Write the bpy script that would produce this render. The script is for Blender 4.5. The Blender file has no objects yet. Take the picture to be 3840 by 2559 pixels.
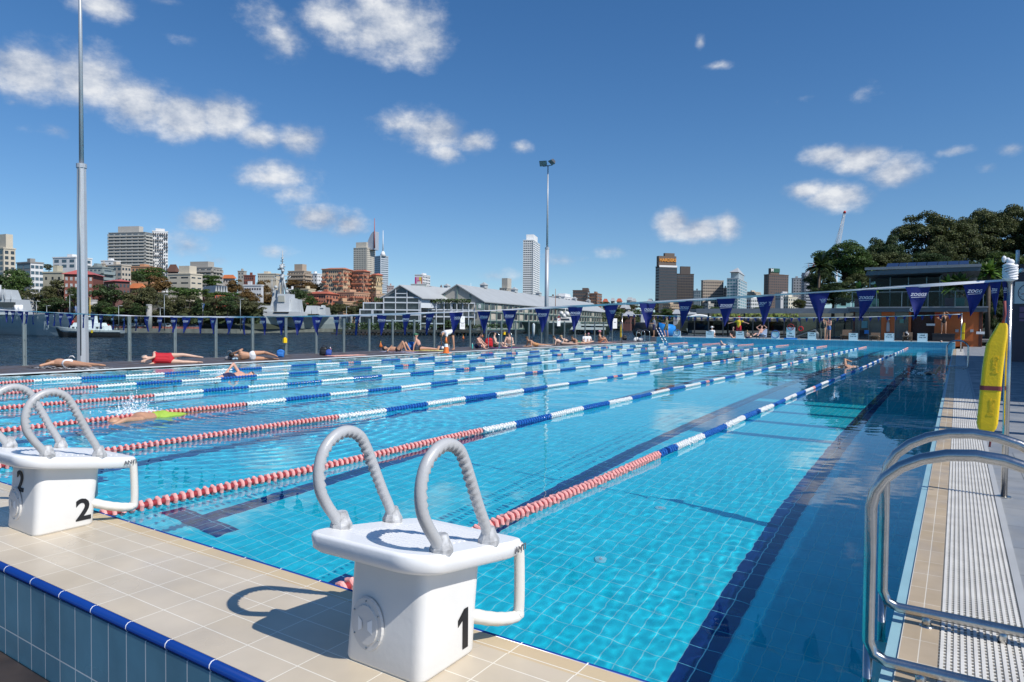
import bpy, bmesh, math, random
import numpy as np
from mathutils import Matrix, Vector
PI = math.pi
sc = bpy.context.scene
COL = sc.collection
rad = math.radians

# ------------------------------------------------------------------ camera
F, YAW, PIT, ROL = 2570.1, rad(33.022), rad(1.522), rad(.5027)
CAM = np.array([.2398, -2.6828, 1.4664])
cam = bpy.data.objects.new('camera', bpy.data.cameras.new('camera'))
COL.objects.link(cam); sc.camera = cam
cam.data.lens = 36 * F / 3840; cam.data.sensor_width = 36
cam.data.clip_start = .05; cam.data.clip_end = 30000
cam.matrix_world = (Matrix.Translation(CAM) @ Matrix.Rotation(YAW, 4, 'Z')
                    @ Matrix.Rotation(PI/2 - PIT, 4, 'X') @ Matrix.Rotation(ROL, 4, 'Z'))

# ------------------------------------------------------------------ sun + sky
SUNV = Vector((.675, -.105, .73)).normalized()
SUN_EL = math.asin(SUNV.z); SUN_ROT = math.atan2(SUNV.x, SUNV.y)
L = bpy.data.lights.new('sun', 'SUN'); L.energy = 4.6; L.angle = rad(.5); L.color = (1, .955, .89)
L.cycles.is_caustics_light = True
sun = bpy.data.objects.new('sun', L); COL.objects.link(sun)
sun.rotation_euler = SUNV.to_track_quat('Z', 'Y').to_euler()
sc.view_settings.view_transform = 'Standard'; sc.view_settings.look = 'None'
sc.view_settings.exposure = 0; sc.view_settings.gamma = 1
sc.cycles.use_denoising = True
sc.cycles.max_bounces = 10; sc.cycles.transparent_max_bounces = 24
sc.cycles.sample_clamp_indirect = 6

W = bpy.data.worlds.new('World'); sc.world = W; W.use_nodes = True
nt = W.node_tree; N = nt.nodes; LK = nt.links
BG = N['Background']; BG.inputs[1].default_value = .1
sky = N.new('ShaderNodeTexSky'); sky.sky_type = 'NISHITA'; sky.sun_disc = False
sky.sun_elevation = SUN_EL; sky.sun_rotation = SUN_ROT
sv = N.new('ShaderNodeTexCoord'); vm = N.new('ShaderNodeMapping'); LK.new(sv.outputs['Generated'], vm.inputs[0])
vm.inputs[1].default_value = (0, 0, .05); vm.inputs[3].default_value = (1, 1, .92); LK.new(vm.outputs[0], sky.inputs[0])
sky.altitude = 0; sky.air_density = 1.0; sky.dust_density = 0.1; sky.ozone_density = 3.0

def _n(tree, t, **k):
    n = tree.nodes.new(t)
    for a, b in k.items(): setattr(n, a, b)
    return n
def _m(tree, op, a, b=None, c=None, clamp=False):
    n = tree.nodes.new('ShaderNodeMath'); n.operation = op; n.use_clamp = clamp
    for i, v in enumerate((a, b, c)):
        if v is None: continue
        if hasattr(v, 'links'): tree.links.new(v, n.inputs[i])
        else: n.inputs[i].default_value = v
    return n.outputs[0]
tc = N.new('ShaderNodeTexCoord')
sep = N.new('ShaderNodeSeparateXYZ'); LK.new(tc.outputs['Generated'], sep.inputs[0])
azn = _m(nt, 'ARCTAN2', sep.outputs[0], sep.outputs[1])           # azimuth east of +Y
eln = _m(nt, 'ARCSINE', sep.outputs[2])
cmb = N.new('ShaderNodeCombineXYZ'); LK.new(azn, cmb.inputs[0]); LK.new(eln, cmb.inputs[1])
AE = cmb.outputs[0]
# the cloud banks of the day: centre and half-size in the (azimuth, elevation) of the sky
def raydir(px, py):
    d = np.array([-math.sin(YAW)*math.cos(PIT), math.cos(YAW)*math.cos(PIT), -math.sin(PIT)])
    r = np.array([math.cos(YAW), math.sin(YAW), 0]); u = np.cross(r, d)
    r2 = r*math.cos(ROL) + u*math.sin(ROL); u2 = -r*math.sin(ROL) + u*math.cos(ROL)
    return d + r2*(px-1920)/F - u2*(py-1279.5)/F
CL = [ # x, y, half-width, half-height (photo/2353 units), strength
 (60,160,150,80,1),(190,180,120,85,1),(310,235,110,70,1),(420,265,95,62,1),(520,270,85,62,1),(590,312,70,40,.9),(690,318,70,42,.8),(130,300,60,22,.35),
 (655,90,70,60,.7),(770,50,110,75,.85),(880,55,120,95,1),(960,75,80,80,.9),(620,40,60,50,.5),
 (925,285,90,42,.65),(1010,300,90,44,.8),(1090,325,60,36,.85),(1030,355,45,28,.6),(1195,337,26,16,.5),(430,90,40,16,.3),
 (610,405,100,45,.6),(680,450,70,30,.5),(730,500,90,34,.95),(800,515,55,34,.9),(465,510,60,34,.65),(430,560,60,40,.45),(500,600,50,24,.4),
 (1545,515,50,36,1),(1610,530,75,36,1),(1670,522,40,40,.9),(1610,95,13,18,.6),(1650,152,34,12,.4),(1850,225,50,16,.3),(1975,220,50,24,.3),
 (1900,358,70,28,.9),(1985,365,75,38,1),(2060,395,75,42,1),(1850,440,60,26,.85),(1915,455,85,36,1),
 (2190,348,50,12,.45),(2325,342,50,20,.6),(2270,385,30,16,.35),(630,580,40,20,.45),(1295,598,50,20,.35),(1400,578,34,14,.3),
 (230,10,80,34,.7),(380,5,50,16,.5),(30,235,30,16,.3),(1130,635,60,16,.3)]
mx = None
for (x, y, hw, hh, s) in CL:
    v = raydir(x*3840/2353, y*3840/2353); v = v/np.linalg.norm(v)
    a = math.atan2(v[0], v[1]); e = math.asin(v[2])
    v2 = raydir((x+hw)*3840/2353, y*3840/2353); v2 /= np.linalg.norm(v2)
    v3 = raydir(x*3840/2353, (y-hh)*3840/2353); v3 /= np.linalg.norm(v3)
    ra = max(1e-3, abs(math.atan2(v2[0], v2[1]) - a)); re = max(1e-3, abs(math.asin(v3[2]) - e))
    s1 = _n(nt, 'ShaderNodeVectorMath', operation='SUBTRACT'); LK.new(AE, s1.inputs[0]); s1.inputs[1].default_value = (a, e, 0)
    s2 = _n(nt, 'ShaderNodeVectorMath', operation='DIVIDE'); LK.new(s1.outputs[0], s2.inputs[0]); s2.inputs[1].default_value = (ra, re, 1)
    s3 = _n(nt, 'ShaderNodeVectorMath', operation='LENGTH'); LK.new(s2.outputs[0], s3.inputs[0])
    q = _m(nt, 'MULTIPLY_ADD', s3.outputs['Value'], -.8*s, 1.0*s)
    mx = q if mx is None else _m(nt, 'MAXIMUM', mx, q)
def noise(scale, det, off=(0, 0, 0), stretch=1.5):
    mp = N.new('ShaderNodeMapping'); LK.new(AE, mp.inputs[0]); mp.inputs[1].default_value = off; mp.inputs[3].default_value = (1, stretch, 1)
    t = N.new('ShaderNodeTexNoise'); t.inputs['Scale'].default_value = scale; t.inputs['Detail'].default_value = det
    t.inputs['Roughness'].default_value = .62; LK.new(mp.outputs[0], t.inputs[0]); return t.outputs[0]
n1 = noise(12, 9); n2 = noise(12, 9, (-.014, -.034, 0)); n3 = noise(5, 4, (3, 1, 0))
dens = _m(nt, 'ADD', mx, _m(nt, 'MULTIPLY_ADD', n1, 1.5, -.80))
alpha = _n(nt, 'ShaderNodeMapRange', interpolation_type='SMOOTHSTEP'); LK.new(dens, alpha.inputs[0])
alpha.inputs[1].default_value = .0; alpha.inputs[2].default_value = .72
alpha.inputs[4].default_value = .95
relief = _m(nt, 'SUBTRACT', n1, n2)
sh = _m(nt, 'ADD', _m(nt, 'MULTIPLY', relief, 2.8), _m(nt, 'MULTIPLY_ADD', dens, .50, .18), clamp=True)
cmix = _n(nt, 'ShaderNodeMix', data_type='RGBA'); LK.new(sh, cmix.inputs[0])
cmix.inputs[6].default_value = (3.3, 4.1, 5.6, 1); cmix.inputs[7].default_value = (8.4, 8.6, 8.9, 1)
# sky tint: the photograph's polarised, deeper blue
hsv = N.new('ShaderNodeHueSaturation'); hsv.inputs['Saturation'].default_value = 1.27; hsv.inputs['Hue'].default_value = .504; hsv.inputs['Value'].default_value = 1.14
LK.new(sky.outputs[0], hsv.inputs['Color'])
smix = _n(nt, 'ShaderNodeMix', data_type='RGBA'); LK.new(alpha.outputs[0], smix.inputs[0])
LK.new(hsv.outputs[0], smix.inputs[6]); LK.new(cmix.outputs[2], smix.inputs[7])
LK.new(smix.outputs[2], BG.inputs[0])

# ------------------------------------------------------------------ pixel -> place helpers
def at(px, py, depth): return CAM + raydir(px, py)*depth
def atz(px, py, z=0): R = raydir(px, py); return CAM + R*(z-CAM[2])/R[2]
def aty(px, py, Y): R = raydir(px, py); return CAM + R*(Y-CAM[1])/R[1]
def atx(px, py, X): R = raydir(px, py); return CAM + R*(X-CAM[0])/R[0]
def R_(k, x, y): return (960*(k-1) + x*.40816, 800 + y*.40816)
RH = np.array([math.cos(YAW), math.sin(YAW), 0]); FH = np.array([-math.sin(YAW), math.cos(YAW), 0])

# ------------------------------------------------------------------ mesh helpers
class MB:
    def __init__(s): s.v = []; s.f = []; s.m = []; s.sm = []
    def add(s, vs, fs, mi=0, smooth=False):
        o = len(s.v); s.v += [tuple(float(c) for c in v) for v in vs]
        for f in fs: s.f.append(tuple(i+o for i in f)); s.m.append(mi); s.sm.append(smooth)
        return s
    def box(s, c, d, rz=0, mi=0, M=None):
        hx, hy, hz = d[0]/2, d[1]/2, d[2]/2
        vs = [(x, y, z) for x in (-hx, hx) for y in (-hy, hy) for z in (-hz, hz)]
        if M is not None: vs = [M @ Vector(v) for v in vs]
        elif rz: cs, sn = math.cos(rz), math.sin(rz); vs = [(x*cs-y*sn, x*sn+y*cs, z) for x, y, z in vs]
        vs = [(x+c[0], y+c[1], z+c[2]) for x, y, z in vs]
        return s.add(vs, [(0,1,3,2),(4,6,7,5),(0,4,5,1),(2,3,7,6),(0,2,6,4),(1,5,7,3)], mi)
    def bb(s, a, b, mi=0):
        return s.box([(a[i]+b[i])/2 for i in range(3)], [abs(b[i]-a[i]) for i in range(3)], 0, mi)
    def quad(s, a, b, c, d, mi=0): return s.add([a, b, c, d], [(0, 1, 2, 3)], mi)
    def tube(s, path, r, n=10, closed=False, mi=0, cap=True, prof=None, smooth=True):
        P = [Vector(p) for p in path]; m = len(P); rs = r if isinstance(r, (list, tuple)) else [r]*m
        ref = None; vs = []
        for i in range(m):
            a = P[i-1] if (i > 0 or closed) else P[i]; b = P[(i+1) % m] if (i < m-1 or closed) else P[i]
            t = (b-a).normalized()
            if ref is None:
                ref = t.orthogonal().normalized()
            ref = (ref - t*ref.dot(t)).normalized(); q = t.cross(ref)
            for k in range(n):
                an = 2*PI*k/n
                rr = rs[i]*(prof(i, an) if prof else 1)
                vs.append(P[i] + (ref*math.cos(an)+q*math.sin(an))*rr)
        fs = []
        for i in range(m if closed else m-1):
            for k in range(n):
                fs.append((i*n+k, i*n+(k+1) % n, ((i+1) % m)*n+(k+1) % n, ((i+1) % m)*n+k))
        if cap and not closed: fs += [tuple(range(n))[::-1], tuple((m-1)*n+k for k in range(n))]
        return s.add(vs, fs, mi, smooth)
    def cyl(s, a, b, r0, r1=None, n=12, mi=0, smooth=True): return s.tube([a, b], [r0, r0 if r1 is None else r1], n, mi=mi, smooth=smooth)
    def ball(s, c, r, n=8, mi=0, M=None):
        r = r if hasattr(r, '__len__') else (r, r, r); vs = [(0, 0, r[2])]; fs = []
        m = max(4, n//2+1)
        for i in range(1, m):
            for k in range(n):
                a = PI*i/m; b = 2*PI*k/n; vs.append((r[0]*math.sin(a)*math.cos(b), r[1]*math.sin(a)*math.sin(b), r[2]*math.cos(a)))
        vs.append((0, 0, -r[2])); e = len(vs)-1
        for k in range(n):
            fs.append((0, 1+k, 1+(k+1) % n)); fs.append((e, e-n+(k+1) % n, e-n+k))
            for i in range(m-2): a = 1+i*n; fs.append((a+k, a+n+k, a+n+(k+1) % n, a+(k+1) % n))
        if M is not None: vs = [M @ Vector(v) for v in vs]
        return s.add([(v[0]+c[0], v[1]+c[1], v[2]+c[2]) for v in vs], fs, mi, True)
    def caps(s, a, b, ra, rb, n=10, mi=0):      # tapered capsule
        a = Vector(a); b = Vector(b); t = b-a; l = t.length; t = t/l if l > 1e-6 else Vector((0, 0, 1))
        pts = []; rs = []
        for i in range(4): th = PI/2*(i+.35)/4; pts.append(a - t*ra*math.cos(th)); rs.append(ra*math.sin(th))
        pts += [a, b]; rs += [ra, rb]
        for i in range(3, -1, -1): th = PI/2*(i+.35)/4; pts.append(b + t*rb*math.cos(th)); rs.append(rb*math.sin(th))
        return s.tube(pts, rs, n, mi=mi)
    def prism(s, poly, z0, z1, mi=0, M=None):
        n = len(poly); vs = [(x, y, z0) for x, y in poly] + [(x, y, z1) for x, y in poly]
        if M is not None: vs = [M @ Vector(v) for v in vs]
        return s.add(vs, [tuple(range(n))[::-1], tuple(range(n, 2*n))] + [(i, (i+1) % n, n+(i+1) % n, n+i) for i in range(n)], mi)
    def mesh(s, name, mats):
        me = bpy.data.meshes.new(name); me.from_pydata(s.v, [], s.f)
        for m in (mats if isinstance(mats, (list, tuple)) else [mats]): me.materials.append(m)
        if any(s.m): me.polygons.foreach_set('material_index', s.m)
        if any(s.sm): me.polygons.foreach_set('use_smooth', s.sm)
        me.update(); return me
    def build(s, name, mats, parent=None, **tags):
        o = link(name, s.mesh(name, mats), parent)
        for a, b in tags.items(): o[a] = b
        return o
def link(name, data, parent=None, loc=None):
    o = bpy.data.objects.new(name, data); COL.objects.link(o)
    if parent is not None: o.parent = parent
    if loc is not None: o.location = loc
    return o
def thing(name, label, cat, loc=(0, 0, 0), rz=0, group=None):
    o = link(name, None); o.location = loc; o.rotation_euler = (0, 0, rz); o.empty_display_size = .3
    return tag(o, label, cat, group)
def tag(o, label, cat, group=None):
    o['label'] = label; o['category'] = cat
    if group: o['group'] = group
    return o
KIDS = {}
def copy_tree(o, parent=None):
    c = o.copy(); COL.objects.link(c); c.parent = parent
    for ch in o.children: copy_tree(ch, c)
    return c
def copy_thing(o, label, loc, rz=None, group=None, scale=None):
    c = copy_tree(o); c.location = loc; c['label'] = label
    if rz is not None: c.rotation_euler = (0, 0, rz)
    if group: c['group'] = group
    if scale is not None: c.scale = scale
    return c
def smooth_bevel(o, w, seg=2, ang=40):
    b = o.modifiers.new('b', 'BEVEL'); b.width = w; b.segments = seg; b.limit_method = 'ANGLE'; b.angle_limit = rad(ang)
    return o
def recv(o): o.cycles.is_caustics_receiver = True; return o
_txt = {}
def text_mesh(body, size, mat, extr=.002, bold=False, shear=0, space=1):
    key = (body, size, mat.name, bold, shear)
    if key in _txt: return _txt[key]
    cu = bpy.data.curves.new('t', 'FONT'); cu.body = body; cu.size = size; cu.extrude = extr; cu.align_x = 'CENTER'; cu.align_y = 'CENTER'
    cu.shear = shear; cu.space_character = space; cu.resolution_u = 3
    if bold: cu.offset = size*.022
    o = bpy.data.objects.new('t', cu); COL.objects.link(o)
    dg = bpy.context.evaluated_depsgraph_get(); me = bpy.data.meshes.new_from_object(o.evaluated_get(dg))
    bpy.data.objects.remove(o); bpy.data.curves.remove(cu)
    me.materials.clear(); me.materials.append(mat); _txt[key] = me
    return me
def lettering(body, size, mat, M, parent, name='lettering', **k):
    o = link(name, text_mesh(body, size, mat, **k), parent); o.matrix_local = M; return o
def frame_M(o, x, y):                             # matrix from origin, x dir, y dir
    x = Vector(x).normalized(); y = Vector(y); y = (y - x*y.dot(x)).normalized(); z = x.cross(y)
    M = Matrix((x, y, z)).transposed().to_4x4(); M.translation = Vector(o); return M

# ------------------------------------------------------------------ materials
def lin(h):
    h = h.lstrip('#'); c = [int(h[i:i+2], 16)/255 for i in (0, 2, 4)]
    return tuple((x/12.92 if x <= .04045 else ((x+.055)/1.055)**2.4) for x in c) + (1,)
MATS = {}
def mat(name, col, rough=.6, metal=0, var=.12, vs=3, bump=0, bs=30, spec=.5, island=0, coat=0, emis=None, transl=0, alpha=1):
    if name in MATS: return MATS[name]
    m = bpy.data.materials.new(name); m.use_nodes = True; t = m.node_tree; b = t.nodes['Principled BSDF']
    c = lin(col) if isinstance(col, str) else tuple(col)+(1,)*(4-len(col))
    b.inputs['Roughness'].default_value = rough; b.inputs['Metallic'].default_value = metal
    b.inputs['Specular IOR Level'].default_value = spec; b.inputs['Coat Weight'].default_value = coat
    b.inputs['Base Color'].default_value = c
    tcn = t.nodes.new('ShaderNodeTexCoord'); last = None
    if var:
        n = t.nodes.new('ShaderNodeTexNoise'); n.inputs['Scale'].default_value = vs; n.inputs['Detail'].default_value = 5
        t.links.new(tcn.outputs['Object'], n.inputs[0])
        mr = t.nodes.new('ShaderNodeMapRange'); t.links.new(n.outputs[0], mr.inputs[0])
        mr.inputs[1].default_value = .25; mr.inputs[2].default_value = .75; mr.inputs[3].default_value = 1-var; mr.inputs[4].default_value = 1+var
        last = mr.outputs[0]
    if island:
        g = t.nodes.new('ShaderNodeNewGeometry')
        mr = t.nodes.new('ShaderNodeMapRange'); t.links.new(g.outputs['Random Per Island'], mr.inputs[0])
        mr.inputs[3].default_value = 1-island; mr.inputs[4].default_value = 1+island
        last = mr.outputs[0] if last is None else _m(t, 'MULTIPLY', last, mr.outputs[0])
    if last is not None:
        x = t.nodes.new('ShaderNodeVectorMath'); x.operation = 'SCALE'; x.inputs[0].default_value = c[:3]; t.links.new(last, x.inputs['Scale'])
        t.links.new(x.outputs[0], b.inputs['Base Color'])
    if bump:
        n = t.nodes.new('ShaderNodeTexNoise'); n.inputs['Scale'].default_value = bs; n.inputs['Detail'].default_value = 4
        t.links.new(tcn.outputs['Object'], n.inputs[0])
        bm_ = t.nodes.new('ShaderNodeBump'); bm_.inputs['Strength'].default_value = bump; bm_.inputs['Distance'].default_value = .02
        t.links.new(n.outputs[0], bm_.inputs['Height']); t.links.new(bm_.outputs[0], b.inputs['Normal'])
    if emis: b.inputs['Emission Color'].default_value = c; b.inputs['Emission Strength'].default_value = emis
    if transl:
        tr = t.nodes.new('ShaderNodeBsdfTranslucent'); tr.inputs[0].default_value = c
        ms = t.nodes.new('ShaderNodeMixShader'); ms.inputs[0].default_value = transl
        t.links.new(b.outputs[0], ms.inputs[1]); t.links.new(tr.outputs[0], ms.inputs[2]); t.links.new(ms.outputs[0], t.nodes['Material Output'].inputs[0])
    MATS[name] = m; return m
def tiles(name, c1, c2, mortar, w, h, ms, axes='xy', rough=.35, off=(0, 0), stagger=0, var=.06, bump=.3, freq=2):
    """square-laid tiles in real metres on the named pair of axes"""
    m = bpy.data.materials.new(name); m.use_nodes = True; t = m.node_tree; b = t.nodes['Principled BSDF']
    tcn = t.nodes.new('ShaderNodeTexCoord'); sp = t.nodes.new('ShaderNodeSeparateXYZ'); t.links.new(tcn.outputs['Object'], sp.inputs[0])
    cb = t.nodes.new('ShaderNodeCombineXYZ')
    for i, a in enumerate(axes): t.links.new(_m(t, 'ADD', sp.outputs['xyz'.index(a)], off[i] + 100*(w if i == 0 else h)), cb.inputs[i])
    br = t.nodes.new('ShaderNodeTexBrick'); t.links.new(cb.outputs[0], br.inputs[0])
    br.offset = stagger; br.offset_frequency = freq
    br.inputs['Color1'].default_value = lin(c1); br.inputs['Color2'].default_value = lin(c2); br.inputs['Mortar'].default_value = lin(mortar)
    br.inputs['Scale'].default_value = 1; br.inputs['Mortar Size'].default_value = ms/2; br.inputs['Mortar Smooth'].default_value = .1
    br.inputs['Brick Width'].default_value = w; br.inputs['Row Height'].default_value = h
    n = t.nodes.new('ShaderNodeTexNoise'); n.inputs['Scale'].default_value = 4; n.inputs['Detail'].default_value = 6; t.links.new(tcn.outputs['Object'], n.inputs[0])
    mr = t.nodes.new('ShaderNodeMapRange'); t.links.new(n.outputs[0], mr.inputs[0]); mr.inputs[1].default_value = .3; mr.inputs[2].default_value = .7
    mr.inputs[3].default_value = 1-var; mr.inputs[4].default_value = 1+var
    x = t.nodes.new('ShaderNodeVectorMath'); x.operation = 'SCALE'; t.links.new(br.outputs[0], x.inputs[0]); t.links.new(mr.outputs[0], x.inputs['Scale'])
    t.links.new(x.outputs[0], b.inputs['Base Color'])
    n2_ = t.nodes.new('ShaderNodeTexNoise'); n2_.inputs['Scale'].default_value = 2.2; n2_.inputs['Detail'].default_value = 3; t.links.new(tcn.outputs['Object'], n2_.inputs[0])
    m2_ = t.nodes.new('ShaderNodeMapRange'); t.links.new(n2_.outputs[0], m2_.inputs[0]); m2_.inputs[1].default_value = .35; m2_.inputs[2].default_value = .65; m2_.inputs[3].default_value = rough*.55; m2_.inputs[4].default_value = min(1, rough*1.35)
    t.links.new(m2_.outputs[0], b.inputs['Roughness'])
    if bump:
        bu = t.nodes.new('ShaderNodeBump'); bu.invert = True; bu.inputs['Strength'].default_value = bump; bu.inputs['Distance'].default_value = .003
        t.links.new(br.outputs['Fac'], bu.inputs['Height']); t.links.new(bu.outputs[0], b.inputs['Normal'])
    MATS[name] = m; return m
steel = mat('stainless_steel', (.52, .51, .49), .24, 1, .10, 14, bump=.05, bs=60)
dullsteel = mat('galvanised_steel', '8d9699', .45, .6, .08)
white = mat('white_plastic', (.86, .86, .85), .3, 0, .02, 8, bump=.03, bs=60)
whitep = mat('white_paint', (.78, .78, .77), .5, 0, .06)
black = mat('black_paint', (.012, .012, .014), .5, 0, .1)
grayp = mat('grey_plastic', (.46, .465, .47), .38, 0, .05, 12, bump=.05, bs=90)
navy = mat('navy_cloth', (.005, .015, .16), .6, 0, .15, 8, transl=.12)
wcloth = mat('white_cloth', (.75, .76, .78), .8, 0, .08)
red = mat('red_cloth', (.52, .012, .02), .75, 0, .15, bump=.4, bs=25)
yellow = mat('yellow_plastic', (.90, .60, .01), .38, 0, .06, 6, bump=.1, bs=60)
glass_dark = mat('dark_window_glass', (.035, .045, .055), .08, 0, .5, 1.2, spec=.8)
glass_blue = mat('blue_window_glass', (.06, .10, .13), .08, 0, .4, 1.2, spec=.8)
def clear_glass(name, tint, mixf=.08):
    m = bpy.data.materials.new(name); m.use_nodes = True; t = m.node_tree; t.nodes.remove(t.nodes['Principled BSDF'])
    g = t.nodes.new('ShaderNodeBsdfGlossy'); g.inputs['Roughness'].default_value = .02
    tr = t.nodes.new('ShaderNodeBsdfTransparent'); tr.inputs[0].default_value = tint
    ms = t.nodes.new('ShaderNodeMixShader'); lw = t.nodes.new('ShaderNodeLayerWeight'); lw.inputs[0].default_value = .5
    t.links.new(_m(t, 'MULTIPLY_ADD', _m(t, 'POWER', lw.outputs['Facing'], 5), .8, .015), ms.inputs[0]); t.links.new(tr.outputs[0], ms.inputs[1]); t.links.new(g.outputs[0], ms.inputs[2]); t.links.new(ms.outputs[0], t.nodes['Material Output'].inputs[0])
    MATS[name] = m; return m
fence_glass = clear_glass('fence_glass', (.86, .92, .92, 1))
# ================================================================== THE POOL
XL, Y0, Y1 = -20.1, -.72, 50.0
DZ = .38
def depth_at(y): return 2.1 + .25*min(1, max(0, (y-5)/15)) if y < 30 else 2.35 - .5*min(1, (y-30)/18)
m_floor = tiles('pool_floor_tile', '#1fd2e6', '#1ccde2', '#8fe2ea', .25, .125, .008, 'yx', .5, off=(.0, .0), bump=0, var=.08)
m_floor2 = tiles('pool_wall_tile', '#1fd2e6', '#19cae0', '#e4f6f6', .25, .125, .008, 'yz', .4, bump=0)
m_wallx = tiles('pool_end_tile', '#1fd2e6', '#19cae0', '#e4f6f6', .25, .125, .008, 'xz', .4, bump=0)
m_lane = tiles('lane_line_tile', '#0c2a6e', '#0a2564', '#6fb4cc', .25, .125, .008, 'yx', .4, bump=0, off=(0, .0))
b = MB(); ys = [Y0-.15, 0, 5, 10, 20, 30, 40, 48, Y1+.1]
for a, c in zip(ys, ys[1:]): b.quad((XL-.2, a, -depth_at(a)), (.96, a, -depth_at(a)), (.96, c, -depth_at(c)), (XL-.2, c, -depth_at(c)))
recv(b.build('pool_floor', m_floor, kind='structure'))
b = MB()
b.quad((.95, Y0, -3), (.95, Y1, -3), (.95, Y1, .012), (.95, Y0, .012)); b.quad((XL, Y0, -3), (XL, Y1, -3), (XL, Y1, .02), (XL, Y0, .02))
recv(b.build('pool_side_wall', m_floor2, kind='structure'))
b = MB(); b.quad((XL, Y0, -3), (0, Y0, -3), (0, Y0, DZ-.02), (XL, Y0, DZ-.02)); b.quad((0, Y0, -3), (.95, Y0, -3), (.95, Y0, 0), (0, Y0, 0)); b.quad((XL, Y1, -3), (.95, Y1, -3), (.95, Y1, 0.002), (XL, Y1, 0.002))
recv(b.build('pool_end_wall', m_wallx, kind='structure'))
b = MB()
def floorstrip(b, x0, x1, ya, yb, dz=.005):
    y = ya
    while y < yb-1e-6:
        z = min([q for q in ys if q > y+1e-6]+[yb]); z = min(z, yb)
        b.quad((x0, y, -depth_at(y)+dz), (x1, y, -depth_at(y)+dz), (x1, z, -depth_at(z)+dz), (x0, z, -depth_at(z)+dz)); y = z
for k in range(8):
    x = -1.25-2.5*k
    floorstrip(b, x-.125, x+.125, 1.3, 48)
    floorstrip(b, x-.5, x-.127, 1.3, 1.55, .006); floorstrip(b, x+.127, x+.5, 1.3, 1.55, .006)
    floorstrip(b, x-.5, x-.127, 47.7, 47.95, .006); floorstrip(b, x+.127, x+.5, 47.7, 47.95, .006)
    # target crosses on the end walls
    b.bb((x-.125, Y0, -1.2), (x+.125, Y0+.004, -.2)); b.bb((x-.25, Y0, -.65), (x-.126, Y0+.004, -.4)); b.bb((x+.126, Y0, -.65), (x+.25, Y0+.004, -.4))
recv(b.build('lane_line_marking', m_lane, kind='structure'))
# floor inlets (white discs)
din = None
for (x, y) in ((-2.5, 3.08), (-2.5, 4.59)):
    z = -depth_at(y)
    b = MB(); b.cyl((0, 0, .004), (0, 0, .014), .062, .055, 24, smooth=False)
    b2 = MB(); b2.cyl((0, 0, .014), (0, 0, .020), .02, .018, 12, smooth=False)
    lb = {3.08: 'round aqua inlet cap on the pool floor, nearer block 1', 4.59: 'round aqua inlet cap on the pool floor, further from the blocks'}[y]
    t = thing('floor_inlet', lb, 'inlet', (x, y, z+.003), 0, 'inlet caps in the pool floor')
    recv(b.build('rim', mat('inlet_aqua', '#8fd8e4', .4), t)); recv(b2.build('grate', grayp, t))

# water surface with real ripples
def water_mesh():
    rng = random.Random(3); nx, ny = 560, 1050
    xs = np.concatenate([XL + (0-XL)*(1-(1-np.linspace(0, 1, nx-20))**1.35), np.linspace(.05, .96, 20)])
    yy = np.linspace(0, 1, ny); ysx = Y0 + (Y1-Y0)*yy**1.7
    X, Y = np.meshgrid(xs, ysx); Z = X*0
    amp = .45 + .35*np.sin(X*.55+Y*.21+1)*np.sin(Y*.33-X*.2) + .45*np.clip((-X-4)/6, 0, 1)
    amp = np.clip(amp, .18, 1.15)
    cell = np.gradient(ysx)[:, None]
    calm = np.clip((X+6)/3.5, 0, 1)*np.clip((22-Y)/10, 0, 1)
    for i in range(80):
        lam = rng.uniform(.35, 1.5) if i < 30 else (rng.uniform(.14, .35) if i < 55 else rng.uniform(.07, .14))
        a = rng.gauss(1.0, .9) if i < 30 else rng.gauss(1.2, 1.2)
        A = (.00062*(1-.78*calm) if i < 30 else .00095*(1-.72*calm) if i < 55 else .0010*(1-.5*calm))*lam*(.8 if i > 29 else 1)
        fade = np.clip(lam/(cell*3.2)-.4, 0, 1)
        Z += A*fade*np.sin(2*PI/lam*(X*math.cos(a)+Y*math.sin(a))+rng.uniform(0, 6.28))
    Z = Z*amp*np.where(X > -.03, 0, 1)
    for (cx, cy, s, k) in ((-9.2, 4.5, .8, 1.), (-18.9, 12.6, .7, 1.), (-3.6, 31, .6, 1.), (-.75, 27, .6, 1.)):
        d = np.hypot(X-cx, Y-cy); Z += .008*k*np.exp(-d/(1.6*s))*np.sin(d*2*PI/.22)*np.clip(1-.08/(d+.01), 0, 1)*np.clip(.22/(cell*3.5), 0, 1)
    co = np.stack([X, Y, Z], -1).reshape(-1, 3)
    i = np.arange(nx*ny).reshape(ny, nx); Fc = np.stack([i[:-1, :-1], i[:-1, 1:], i[1:, 1:], i[1:, :-1]], -1).reshape(-1, 4)
    me = bpy.data.meshes.new('pool_water'); me.vertices.add(len(co)); me.vertices.foreach_set('co', co.ravel())
    me.loops.add(Fc.size); me.loops.foreach_set('vertex_index', Fc.ravel()); me.polygons.add(len(Fc))
    me.polygons.foreach_set('loop_start', np.arange(0, Fc.size, 4)); me.update(calc_edges=True); me.shade_smooth()
    return me
m = bpy.data.materials.new('pool_water'); m.use_nodes = True; t = m.node_tree; t.nodes.remove(t.nodes['Principled BSDF'])
g = t.nodes.new('ShaderNodeBsdfGlass'); g.inputs['IOR'].default_value = 1.33; g.inputs['Roughness'].default_value = 0; g.inputs['Color'].default_value = (.97, .995, 1, 1)
t.links.new(g.outputs[0], t.nodes['Material Output'].inputs[0])
me = water_mesh(); me.materials.append(m); o = link('pool_water', me); o['kind'] = 'structure'; o.cycles.is_caustics_caster = True

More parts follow.
